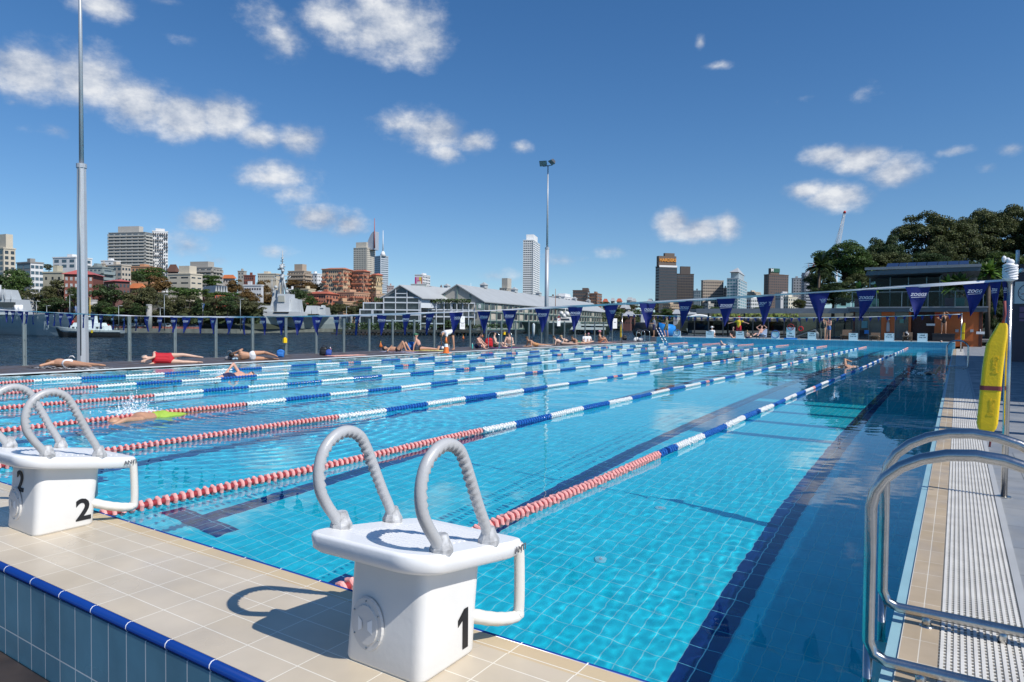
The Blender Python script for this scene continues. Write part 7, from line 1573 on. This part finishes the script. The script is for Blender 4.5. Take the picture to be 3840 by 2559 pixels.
# -- harbour tug
t = thing('tugboat', 'small black and white harbour tug passing behind the thick light pole', 'boat', (0, 0, 0))
bowp = hpos(R_(1, 508, 0)[0], 186, 0); stp = hpos(R_(1, 1120, 0)[0], 190, 0); z_ = at(*R_(1, 0, 1072), 188)[2]
mb, A, u, s, L_ = hull(bowp, stp, 5.6, z_, .2, sheer=1.0, full=.85); mb.build('hull', black, t)
mb, *_r = hull(tuple(A-u*.15), tuple(A+u*(L_+.15)), 5.9, z_+.1, .0, zk=z_-.7, sheer=1.0, full=.85); mb.build('fender_belt', mat('fender_grey', (.40, .42, .43), .7), t)
d_ = 186
sh(1, 640, 960, 1035, 1078, white, 'lower_cabin', d_+1, 3.6, .95); sh(1, 660, 930, 1008, 1036, white, 'upper_cabin', d_+1.2, 3.2, .9); sh(1, 790, 850, 945, 1010, white, 'wheelhouse', d_+1.4, 2.6, .85); sh(1, 796, 844, 955, 978, glass_dark, 'wheelhouse_window', d_+1.35, 2.7, .9)
for x in (660, 700, 880, 915): sh(1, x, x+22, 1045, 1060, glass_dark, 'porthole', d_+.9, .2)
ye = mat('mast_yellow', (.6, .42, .08), .5); b = MB(); b.cyl(SPt(825, 950, d_+2, 1), SPt(828, 775, d_+2, 1), .16, .08, 6); b.cyl(SPt(805, 850, d_+2, 1), SPt(848, 850, d_+2, 1), .06, .06, 4); b.cyl(SPt(812, 900, d_+2, 1), SPt(843, 900, d_+2, 1), .06, .06, 4); b.build('mast', ye, t)
sh(1, 835, 850, 1075, 1100, yellow, 'life_ring_locker', d_-.7, .2); b = MB(); b.ball(SPt(668, 1002, d_+2, 1), .5, 8); b.build('red_ball', sred, t)
b = MB()
for x in range(540, 1110, 38): b.cyl(SPt(x, 1075, d_-.4, 1), SPt(x, 1052, d_-.4, 1), .04, .04, 4)
b.build('guard_rail', white, t)
# -- yachts at the marina
def yacht(label, k, xa, xb, yw, yd, d, col, decks, skew=14, windows=None, name='motor_yacht'):
    q_ = atz(*R_(k, (xa+xb)/2, yw), -3.5); d = float(np.dot(q_-CAM, FH))
    bowp = hpos(R_(k, xa, 0)[0], d, 0); stp = hpos(R_(k, xb, 0)[0], d+skew, 0); z_ = at(*R_(k, 0.5*(xa+xb), yd), d)[2]; Lx = abs(R_(k, xb, 0)[0]-R_(k, xa, 0)[0])/F*d
    t = thing(name, label, 'boat', (0, 0, 0), 0, 'yachts moored beyond the pool'); mb, A, u, s, L_ = hull(bowp, stp, max(3, Lx*.2), z_, .25, sheer=.8 if Lx < 25 else 1.6, full=.75); mb.build('hull', col, t)
    for (x0, x1, y0, y1, m, nm, tp) in decks: sh(k, x0, x1, y0, y1, m, nm, d+skew*.4-1.5, max(2, Lx*.12), tp, t)
    t['d'] = d; return t
yw_ = mat('yacht_white', (.74, .74, .70), .3, 0, .05)
t = yacht('large yacht with a dark hull and white upper decks behind the fence', 3, 85, 870, 1115, 1035, 215, mat('dark_green_hull', (.02, .035, .035), .25, coat=.5), [(330, 640, 1000, 1060, yw_, 'deckhouse', .92), (335, 560, 1008, 1028, glass_dark, 'window_band', 1), (440, 620, 955, 1002, yw_, 'upper_deck', .85), (380, 530, 968, 985, glass_dark, 'window_band', .95), (330, 860, 1050, 1068, yw_, 'main_deck', 1), (610, 880, 1020, 1034, yw_, 'aft_awning', 1)])
dd_ = t['d']; b = MB(); b.ball(SPt(455, 920, dd_, 3), .95, 10); b.ball(SPt(505, 925, dd_, 3), 1.1, 10); b.cyl(SPt(480, 960, dd_, 3), SPt(480, 925, dd_, 3), 1.2, .8, 8); b.cyl(SPt(495, 950, dd_, 3), SPt(490, 870, dd_, 3), .15, .1, 5); b.build('radar_domes', yw_, t)
yacht('white motor yacht moored left of the dark hulled yacht at the wharf', 2, 1650, 1960, 1105, 1080, 240, yw_, [(1690, 1850, 1052, 1085, yw_, 'cabin', .8), (1700, 1840, 1060, 1070, glass_dark, 'window_band', .9)], 6)
yacht('white cruiser moored in the middle behind the far fence', 3, 1600, 1920, 1115, 1075, 120, yw_, [(1660, 1880, 1035, 1080, yw_, 'cabin', .8), (1680, 1860, 1045, 1060, glass_dark, 'window_band', .9)], 8)
yacht('white boat whose bow shows just right of the cruiser', 3, 2010, 1900, 1110, 1060, 122, yw_, [(1915, 1990, 1040, 1070, yw_, 'cabin', .7)], 4)
for i, (x0, x1, yd, d, lb) in enumerate(((1130, 1250, 1055, 240, 'small white sailing boat left of the blue rolled cover'), (1240, 1330, 1040, 300, 'small white boat behind the far flag line'), (1340, 1420, 1045, 290, 'small white boat between the two standing people'), (1450, 1530, 1050, 260, 'small white boat right of the person in olive'), (1540, 1610, 1040, 280, 'small white boat close to the cruiser'), (700, 860, 1045, 290, 'small white boats stern at the end of the wharf'), (1060, 1120, 1050, 280, 'small dark-windowed boat near the far yellow tube'))):
    t = yacht(lb, 3, x0, x1, 1080, yd, d, yw_, [(x0+20, x1-20, yd-22, yd, yw_, 'cabin', .75), (x0+24, x1-24, yd-14, yd-7, glass_dark, 'window_band', .9)], 5, name='sailing_boat' if i in (0, 2, 4) else 'motor_boat')
    if i in (0, 2, 4): b = MB(); xm = (x0+x1)/2; d = t['d']; b.cyl(SPt(xm, yd, d, 3), SPt(xm, yd-110, d, 3), .12, .07, 5); b.cyl(SPt(xm, yd-30, d, 3), SPt(xm+40, yd-30, d, 3), .08, .08, 4); b.build('mast', dullsteel, t)
# pontoons and marina sheds on the right, vegetated roof of the old naval pier
t = thing('green_roof_pier', 'long low pier building with plants along its roof edge behind the canopy', 'building', hpos(R_(3, 1960, 0)[0], 150, 0)); O = Vector(t.location)
def wb(k, xa, xb, ya, yb, m, nm, d, th=3): 
    A_ = Vector(at(*R_(k, xa, yb), d))-O; B2 = Vector(at(*R_(k, xb, ya), d))-O; w = (B2-A_).dot(RV); h = B2.z-A_.z; b = MB(); vs = [A_, A_+RV*w, A_+RV*w+FV*th, A_+FV*th]
    b.add([(v.x, v.y, A_.z+z) for z in (0, h) for v in vs], [(0, 1, 5, 4), (1, 2, 6, 5), (2, 3, 7, 6), (3, 0, 4, 7), (4, 5, 6, 7), (3, 2, 1, 0)]); return b.build(nm, m, t)
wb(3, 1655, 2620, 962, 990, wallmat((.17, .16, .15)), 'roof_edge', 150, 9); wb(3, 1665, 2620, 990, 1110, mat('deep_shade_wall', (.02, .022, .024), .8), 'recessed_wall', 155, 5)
for x in range(1700, 2600, 95): wb(3, x, x+34, 962, 985, wallmat((.42, .36, .26)), 'bracket', 149.2, .7)
wb(3, 1655, 2620, 1085, 1100, wallmat((.30, .29, .28)), 'pontoon_edge', 147, 3)
bushrow('ragged green planting along the roof of the low pier building', 3, 1850, 2640, 925, 966, 152, mat('roof_plants', (.12, .16, .03), .8, 0, 0, island=.5), seed=11)
bushrow('green bank of bushes behind the marina left of the canopy', 3, 830, 1500, 915, 1000, 470, None, seed=12)
wbx = thing('white_footbridge', 'white arched truss footbridge on the far shore left of the canopy', 'bridge', (0, 0, 0)); b = MB()
pa = [Vector(SPt(1600+i*20, 965-26*math.sin(PI*i/12), 300, 3)) for i in range(13)]; b.tube(pa, .5, 5)
for i in range(1, 12): b.cyl(pa[i], SPt(1600+i*20, 972, 300, 3), .2, .2, 4)
b.cyl(SPt(1590, 974, 300, 3), SPt(1860, 974, 300, 3), .8, .8, 4); b.build('truss', whitep, wbx)

# ================================================================== QUAYSIDE: columns, street lamps, cars, flags
for i, (k, x, y0, y1, w, lb) in enumerate(((1, 280, 788, 895, 96, 'thick round concrete column at the left, under the elevated road'), (1, 860, 808, 960, 66, 'round concrete column just right of the thick light pole'), (1, 1370, 850, 920, 50, 'pale concrete column half hidden in trees left of the tall lamp'))):
    d = 262; p = hpos(R_(k, x, 0)[0], d, 0); r = w*.40816/F*d/2; zt_ = at(*R_(k, x, y0), d)[2]; t = thing('concrete_column', lb, 'column', p); b = MB(); b.cyl((0, 0, -3), (0, 0, zt_), r, r, 18); b.build('shaft', m_conc, t); b = MB(); b.cyl((0, 0, zt_), (0, 0, zt_+.5), r*1.08, r*1.02, 18, smooth=False); b.build('capital', m_conc, t)
t = thing('elevated_road', 'dark elevated road deck running behind the shore trees', 'bridge', hpos(500, 270, 0)); O = Vector(t.location)
for (xa, xb, ya, yb) in ((120, 240, 830, 870), (625, 900, 860, 905), (1035, 1190, 858, 915), (1190, 1480, 870, 905)): wb(1, xa, xb, ya, yb, wallmat((.20, .19, .18)), 'deck_span', 268, 8)
def lamp(label, k, x, y0, y1, d, arm=1):
    p = hpos(R_(k, x, 0)[0], d, 0); z1 = at(*R_(k, x, y0), d)[2]; t = thing('street_lamp', label, 'street lamp', p, YAW, 'street lamps along the naval quay'); b = MB(); b.cyl((0, 0, -2.5), (0, 0, z1), .16, .1, 8); b.build('post', dullsteel, t); b = MB(); b.cyl((-arm*.8, 0, z1), (arm*.8, 0, z1), .06, .06, 5); b.build('arm', dullsteel, t); b = MB(); b.box((arm*.9, 0, z1), (.9, .3, .18)); b.build('lamp_head', mat('lamp_head_grey', (.5, .5, .5), .5), t)
for a_ in ((1, 642, 750, 960, 250, 'tall street lamp left of the tug mast'), (1, 1510, 748, 960, 250, 'tallest street lamp with a small camera box, middle of the quay'), (1, 2208, 790, 920, 255, 'street lamp behind the warship bow'), (1, 1090, 850, 950, 250, 'curved street lamp under the elevated road'), (1, 1472, 870, 955, 250, 'short street lamp left of the tallest one'), (1, 430, 850, 900, 255, 'street lamp at the far left of the tug'), (1, 335, 810, 900, 255, 'street lamp right beside the thick concrete column'), (2, 830, 860, 930, 300, 'street lamp above the warship stern'), (2, 418, 800, 900, 330, 'street lamp behind the warship funnel')):
    lamp(a_[5], *a_[:5])
def car(label, k, x, y, d, m, rz=0, van=False):
    p = hpos(R_(k, x, 0)[0], d, -1.9); t = thing('parked_car' if not van else 'parked_van', label, 'van' if van else 'car', p, YAW+rz, 'vehicles parked on the naval quay')
    b = MB(); prf = [(-2.2, .3), (2.2, .3), (2.25, .75), (1.3, .95), (.7, 1.42), (-1.0, 1.45), (-1.9, 1.0), (-2.25, .9)] if not van else [(-2.5, .3), (2.5, .3), (2.5, 1.0), (2.0, 1.3), (1.6, 2.0), (-2.5, 2.05)]
    M = Matrix.Rotation(PI/2, 4, 'X') ; b.prism(prf, -.85, .85, M=M); smooth_bevel(b.build('body', m, t), .08)
    b = MB()
    gl_ = [(.6, 1.35), (1.15, .98), (-1.7, .98), (-.95, 1.38)] if not van else [(1.5, 1.85), (1.95, 1.25), (.6, 1.25), (.6, 1.85)]
    b.prism(gl_[::-1], -.87, .87, M=M); b.build('window', glass_dark, t)
    for sx in (-1.4, 1.4):
        for sy in (-.8, .8): w = MB(); w.cyl((sx, sy-.1, .32), (sx, sy+.1, .32), .32, .32, 14); w.build('wheel', black, t)
ccol = [mat('car_white', (.7, .7, .7), .3, coat=.4, var=0), mat('car_silver', (.4, .41, .42), .3, .4, 0), mat('car_dark', (.03, .035, .04), .3, coat=.4, var=0), mat('car_red', (.4, .02, .02), .3, coat=.4, var=0)]
for i, (x, c, lb, v) in enumerate(((975, 3, 'red car on the quay just right of the tug cabin', 0), (1060, 0, 'white car on the quay above the tug stern', 0), (1140, 1, 'silver car on the quay next to the white one', 0), (1270, 0, 'white van with a dark roof on the quay', 1), (1400, 2, 'dark car on the quay between two white vehicles', 0), (1525, 0, 'white van on the quay below the tallest street lamp', 1), (1620, 1, 'silver car on the quay right of the white van', 0), (1790, 0, 'white four-wheel drive nearest the warship bow', 0), (1700, 2, 'dark car on the quay left of the four-wheel drive', 0))): car(lb, 1, x, 0, 268, ccol[c], rng.uniform(-.1, .1), v)
b = MB()
for i in range(34): p = hpos(R_(1, 930+i*27, 0)[0], 264.5, 0); b.box((p[0], p[1], -1.55), (1.6, .3, .8), rz=YAW)
tag(b.build('water_barriers', mat('barrier_red_white', (.45, .16, .13), .6, 0, .6, .5)), 'row of faded red and white barriers along the quay edge', 'barrier')
for (k, x, y0, y1, d, lb) in ((1, 698, 850, 930, 240, 'blue ensign flag on a short staff left of the thick light pole'), (1, 1863, 825, 940, 262, 'blue ensign flag hanging from a staff at the warship bow')):
    p = hpos(R_(k, x, 0)[0], d, 0); z0, z1 = at(*R_(k, x, y1), d)[2], at(*R_(k, x, y0), d)[2]; t = thing('flagpole', lb, 'flag', p, YAW); b = MB(); b.cyl((0, 0, z0), (0, 0, z1), .07, .05, 6); b.build('staff', whitep, t); f = flag_mesh(1.3, 2.6, 4).build('flag', CL_['blue'], t); f.location = (.1, 0, z1-.3)
# pier fender/jetty at warship stern
sh_ = thing('mooring_jetty', 'dark low mooring jetty at the stern of the warship', 'jetty', hpos(R_(2, 740, 0)[0], 262, 0)); O = Vector(sh_.location); t = sh_; wb(2, 690, 830, 1100, 1112, m_pil, 'deck', 262, 6)
for x in (700, 735, 770, 805): wb(2, x, x+9, 1100, 1125, m_pil, 'pile', 261.5, .5)

# ================================================================== TREES
bark = mat('bark', (.10, .075, .055), .9, 0, .2, 6, bump=.5, bs=12)
def leafmat(n, c): return mat(n, c, .55, 0, 0, island=.55, transl=.22, spec=.3)
LM = dict(green=leafmat('foliage_green', (.072, .125, .030)), dark=leafmat('foliage_dark', (.052, .084, .028)), olive=leafmat('foliage_olive', (.098, .102, .042)), brown=leafmat('foliage_autumn', (.17, .105, .036)), fig=leafmat('foliage_fig', (.085, .102, .034)), lime=leafmat('foliage_lime', (.085, .13, .025)))
def crown_mesh(seed, nl, ls, m, lobes=16, flat=.75):
    r = np.random.RandomState(seed); cs = []
    while len(cs) < lobes:
        v = r.uniform(-1, 1, 3)
        if np.linalg.norm(v) < 1 and np.linalg.norm(v) > .25: cs.append(v)
    cs = np.array(cs); cs *= (.78 if lobes < 50 else .86); rr = r.uniform(.24, .42, lobes) if lobes < 50 else r.uniform(.13, .30, lobes)
    k = r.choice(lobes, nl, p=(rr**2)/(rr**2).sum()); d = r.normal(size=(nl, 3)); d /= np.linalg.norm(d, axis=1)[:, None]
    d[:, 2] = np.where(d[:, 2] < -.3, -d[:, 2]*.6, d[:, 2])
    rad_ = rr[k]*(1-.45*r.rand(nl)**2.2); C = cs[k]+d*rad_[:, None]*np.array([1, 1, .9])
    nrm = d+r.normal(size=(nl, 3))*.7; nrm /= np.linalg.norm(nrm, axis=1)[:, None]
    a = np.cross(nrm, r.normal(size=(nl, 3))); a /= np.linalg.norm(a, axis=1)[:, None]; b_ = np.cross(nrm, a); s = ls*r.uniform(.6, 1.3, nl)[:, None]
    vs = np.stack([C-a*s, C-b_*s*.55+nrm*s*.15, C+a*s, C+b_*s*.55+nrm*s*.15], 1).reshape(-1, 3)
    me = bpy.data.meshes.new('crown'); me.vertices.add(len(vs)); me.vertices.foreach_set('co', vs.ravel()); me.loops.add(nl*4); me.loops.foreach_set('vertex_index', np.arange(nl*4)); me.polygons.add(nl); me.polygons.foreach_set('loop_start', np.arange(0, nl*4, 4)); me.update(calc_edges=True); me.materials.append(m)
    return me, cs, rr
def tree_proto(seed, nl, ls, m, lobes=16, flat=.75):
    me, cs, rr = crown_mesh(seed, nl, ls, m, lobes, flat); b = MB(); rng = random.Random(seed)
    b.tube([(0, 0, -1.9), (.01, 0, -1.1), (.03, .01, -.6), (.02, .0, .25)], [.085, .065, .055, .03], 8)
    for i in range(min(9, lobes)):
        c = cs[i]; p0 = Vector((.02, 0, rng.uniform(-.75, -.35))); p2 = Vector((c[0], c[1], c[2])); p1 = p0.lerp(p2, .5)+Vector((0, 0, -.06)); b.tube([p0, p1, p2], [.03, .02, .008], 5)
    return me, b.mesh('trunk', bark)
protos = {}
def tree(label, k, x, y, rx, ry, d, kind, v=0, hi=False, group=None, name='tree'):
    key = (kind, v % 3, hi)
    if key not in protos: protos[key] = tree_proto(hash_(kind)+v % 3*17+(5 if hi else 0), 30000 if hi else 3000, .030 if hi else .066, LM[kind], 75 if hi else 22)
    cm, tm = protos[key]; R1 = rx*.40816/F*d; Rz = ry*.40816/F*d; p = at(*R_(k, x, y), d)
    t = thing(name, label, 'tree', (p[0], p[1], p[2]), rng_t.uniform(0, 6.28), group); 
    link('crown', cm, t).scale = (R1*1.06, R1*1.06, Rz*1.06); tr = link('trunk', tm, t); tr.scale = (R1, R1, Rz)
    tr.location = (0, 0, 0)
    return t
def hash_(s): return sum(ord(c)*(i+3) for i, c in enumerate(s))
rng_t = random.Random(77)
TR = [
 (1, 60, 640, 130, 120, 285, 'dark', 'dark green tree at the far left below the cream block'), (1, 190, 640, 100, 115, 278, 'green', 'green tree directly left of the white-fronted flats'),
 (1, 40, 760, 130, 90, 262, 'dark', 'dark tree behind the left warship bridge'), (1, 175, 780, 80, 70, 266, 'olive', 'olive tree left of the thick concrete column'),
 (1, 380, 780, 110, 90, 264, 'olive', 'olive tree right above the thick concrete column'), (1, 540, 730, 105, 105, 270, 'olive', 'large olive tree in front of the brick flats'),
 (1, 455, 840, 90, 60, 262, 'dark', 'low dark tree above the left warship bow'), (1, 570, 840, 80, 60, 260, 'dark', 'low dark tree left of the tall street lamp'), (1, 690, 760, 60, 80, 266, 'dark', 'dark tree partly behind the thick light pole'),
 (1, 770, 830, 60, 60, 262, 'olive', 'olive tree just right of the thick light pole'), (1, 985, 760, 125, 105, 268, 'dark', 'big dark tree below the purple-brown flats'), (1, 930, 880, 100, 70, 262, 'dark', 'dark tree beside the second concrete column'),
 (1, 1040, 900, 70, 60, 258, 'green', 'low green tree above the parked cars'), (1, 1370, 570, 170, 75, 380, 'green', 'wide green tree at the foot of the apartment tower'), (1, 1260, 600, 70, 60, 360, 'dark', 'dark tree right of the beige six-storey flats'),
 (1, 1440, 660, 110, 85, 320, 'brown', 'rust-brown autumn tree left of the cream offices'), (1, 1260, 780, 120, 110, 270, 'olive', 'big olive-brown tree above the orange roof house'), (1, 1380, 780, 90, 90, 268, 'olive', 'olive tree under the rust-brown one'),
 (1, 1290, 890, 90, 60, 262, 'dark', 'dark low tree left of the pale half-hidden column'), (1, 1170, 860, 80, 60, 264, 'olive', 'olive tree behind the curved lamp'), (1, 1480, 860, 80, 90, 264, 'olive', 'olive tree immediately left of the tallest street lamp'),
 (1, 1690, 735, 125, 80, 290, 'green', 'bright green round tree in front of the cream offices'), (1, 1600, 840, 90, 95, 266, 'olive', 'olive tree right of the tallest street lamp'), (1, 1740, 850, 90, 85, 266, 'olive', 'olive-brown tree among the row, below the green round tree'),
 (1, 1860, 870, 80, 75, 265, 'dark', 'dark tree behind the ensign staff'), (1, 1935, 745, 70, 50, 285, 'lime', 'small bright green tree left of the red-orange house'), (1, 1950, 620, 100, 60, 400, 'green', 'green tree below the terrace flats'),
 (1, 1980, 850, 90, 80, 268, 'olive', 'olive tree below the sawtooth roof house'), (1, 2090, 850, 80, 80, 268, 'dark', 'dark tree right of the sawtooth roof house'), (1, 2100, 770, 90, 50, 285, 'green', 'low green tree by the sawtooth roof'),
 (1, 2160, 680, 95, 80, 340, 'brown', 'autumn brown tree left of the small brick block'), (1, 2300, 760, 90, 75, 300, 'brown', 'autumn brown tree behind the warship bow lamp'), (1, 2220, 860, 90, 75, 275, 'olive', 'olive tree behind the warship gun'),
 (1, 2330, 870, 90, 60, 280, 'olive', 'olive tree above the warship foredeck'), (1, 932, 500, 75, 50, 450, 'brown', 'brown treetop left of the apartment tower'), (1, 450, 500, 50, 30, 360, 'olive', 'small roof-garden tree left of the white modern block'),
 (2, 70, 690, 90, 85, 400, 'brown', 'brown autumn tree at the left foot of the warship mast'), (2, 100, 780, 110, 70, 360, 'brown', 'brown autumn tree behind the warship forecastle'), (2, 330, 650, 100, 45, 430, 'brown', 'autumn tree mass just right of the mast'), (2, 460, 670, 90, 50, 430, 'brown', 'autumn tree mass below the balcony flats'), (2, 560, 680, 70, 50, 430, 'brown', 'autumn tree mass below the narrow white flats'),
 (2, 400, 760, 95, 70, 350, 'dark', 'dark green tree right of the warship bridge'), (2, 370, 830, 70, 60, 345, 'dark', 'dark tree behind the warship superstructure'), (2, 500, 810, 60, 55, 350, 'green', 'green tree behind the warship funnel'), (2, 645, 860, 50, 40, 345, 'olive', 'little tree above the warship hangar'), (2, 760, 880, 65, 55, 340, 'olive', 'grey-green tree left of the wharf terraces'), (2, 855, 885, 60, 55, 335, 'olive', 'grey-green tree beside the lamp at the stern'),
 (2, 950, 850, 60, 50, 345, 'olive', 'olive tree touching the left wharf terrace'), (2, 1880, 775, 30, 22, 275, 'dark', 'potted tree on the wharf roof terrace'),
 (3, 60, 760, 50, 30, 700, 'dark', 'dark treetop left of the very tall white tower'), (3, 870, 850, 70, 35, 560, 'olive', 'hillside tree right of the brown annex'), (3, 960, 900, 80, 40, 520, 'green', 'hillside tree above the marina, left one'), (3, 1080, 860, 90, 45, 540, 'olive', 'hillside tree in the middle of the far slope'), (3, 1160, 920, 80, 45, 500, 'green', 'hillside tree above the brick warehouse'), (3, 1260, 870, 80, 50, 520, 'olive', 'hillside tree left of the dark towers'), (3, 1280, 940, 80, 35, 450, 'dark', 'low dark tree by the waterfront houses'), (3, 1420, 910, 70, 40, 470, 'green', 'tree below the tan balconied flats'), (3, 1540, 915, 70, 35, 470, 'green', 'tree right below the second dark tower'), (3, 1000, 960, 70, 30, 440, 'olive', 'shoreline tree by the warehouse'), (3, 1700, 870, 60, 30, 520, 'dark', 'tree between beige offices and footbridge'), (3, 1880, 880, 60, 30, 500, 'green', 'tree below the pyramid roofed offices'), (3, 2290, 880, 70, 30, 480, 'green', 'tree right of the white grid-fronted flats'), (3, 2230, 770, 40, 22, 560, 'green', 'treetop near the cream balconied flats'),
]
for i, (k, x, y, rx, ry, d, kind, lb) in enumerate(TR): tree(lb, k, x, y, rx*(1.22 if k < 3 and d < 340 else 1.08), ry*(1.12 if k < 3 and d < 340 else 1.0), d, kind, i, group='trees of the far shore')
TR2 = [
 (4, 290, 835, 62, 45, 140, 'fig', 'small grey-green tree in front of the cream flats, leftmost of the near trees'),
 (4, 700, 470, 260, 200, 100, 'green', 'broad round fig tree, leftmost of the big dark trees'), (4, 480, 640, 130, 150, 96, 'dark', 'dark tree at the left edge of the park, above the canopy'), (4, 600, 740, 190, 120, 92, 'dark', 'dark shrubby tree right behind the canopy'), (4, 850, 700, 170, 140, 95, 'fig', 'dark tree behind the left end of the pavilion'),
 (4, 1080, 430, 200, 220, 112, 'dark', 'tall dark tree in the saddle between the two big crowns'), (4, 930, 520, 170, 150, 106, 'fig', 'fig tree filling the dip between the round leftmost fig and the tall crowns'), (4, 1620, 440, 190, 170, 112, 'fig', 'fig tree low between the two tallest crowns, above the solar panels'), (4, 1130, 520, 230, 150, 100, 'fig', 'dense tree right above the pavilion roof'),
 (4, 1480, 270, 300, 270, 120, 'fig', 'tallest spreading fig crown above the solar panels'), (4, 1420, 500, 250, 130, 102, 'dark', 'dark tree behind the solar panels'), (4, 1760, 330, 230, 230, 118, 'fig', 'dark fig between the two tallest crowns'),
 (4, 1990, 230, 260, 270, 122, 'fig', 'second tallest fig, above the near flag pole'), (4, 2260, 190, 240, 250, 122, 'fig', 'fig tree at the right edge of the picture'), (4, 2550, 250, 260, 300, 118, 'fig', 'fig tree beyond the right edge'), (4, 1750, 540, 230, 120, 100, 'dark', 'dark tree over the right end of the pavilion roof'),
 (4, 2100, 520, 220, 160, 90, 'dark', 'dark leafy tree right behind the white wrapped pole top'), (4, 2060, 760, 130, 160, 80, 'dark', 'dark tree between the pavilion and the clock building'), (4, 2400, 600, 260, 240, 84, 'dark', 'dark tree behind the clock building'),
]
for i, (k, x, y, rx, ry, d, kind, lb) in enumerate(TR2): tree(lb, k, x, y, rx*1.0, ry*1.0, d, kind, i, hi=True, group='big trees of the park on the right', name='fig_tree' if kind == 'fig' else 'tree')
# bright palm-like shrub and the planting behind the wrapped pole
for (k, x, y, d, r, n, m, lb) in ((4, 470, 500, 92, 2.6, 60, LM['dark'], 'dark palm crown at the left shoulder of the park trees'), (4, 2030, 560, 64, 1.7, 70, lf_bright, 'bright palm-like shrub left of the clock building, behind the wrapped pole')):
    p = at(*R_(k, x, y), d); t = thing('palm', lb, 'palm', (p[0], p[1], 0)); MB().cyl((0, 0, 0), (0, 0, p[2]), .22, .15, 8).build('trunk', bark, t); leafy(t, p[2], r, n, int(x), m)
for i, (k, x, y, rx, ry, d, kind, lb) in enumerate(((4, 2150, 470, 170, 110, 70, 'lime', 'bright leafy tree rising behind the clock building'), (4, 2010, 700, 110, 170, 66, 'dark', 'dark tree filling the gap right of the pavilion, upper one'), (4, 2070, 950, 130, 150, 65, 'dark', 'dark bushy tree at the foot of the slope right of the pavilion'), (4, 2300, 800, 220, 260, 66, 'dark', 'dark tree close behind the clock building'), (4, 1960, 560, 90, 90, 70, 'green', 'mid green tree at the right end of the pavilion roof'))):
    tree(lb, k, x, y, rx, ry, d, kind, i, hi=True, group='big trees of the park on the right')
# trees added right of the camera's view to throw ragged shade on the lanes
for (x, y, r, h, lb, v) in ((6.2, 19, 3.6, 9.0, 'unseen tree added right of the pool to shade the lanes', 1), (8.0, 33, 4.0, 9.5, 'further unseen tree added right of the pool to shade the lanes', 2)):
    cm, tm = protos[('dark', v, True)] if ('dark', v, True) in protos else protos[('dark', 1, True)]
    t = thing('tree', lb, 'tree', (x, y, h-3), 0, 'big trees of the park on the right'); link('crown', cm, t).scale = (r*1.15, r*1.15, r); link('trunk', tm, t).scale = (r, r, r*1.2)
for o in list(bpy.data.objects):
    if o.name.startswith('water_splash'): o['label'] = 'white spray and droplets thrown up by a swimmer'; o['category'] = 'splash'
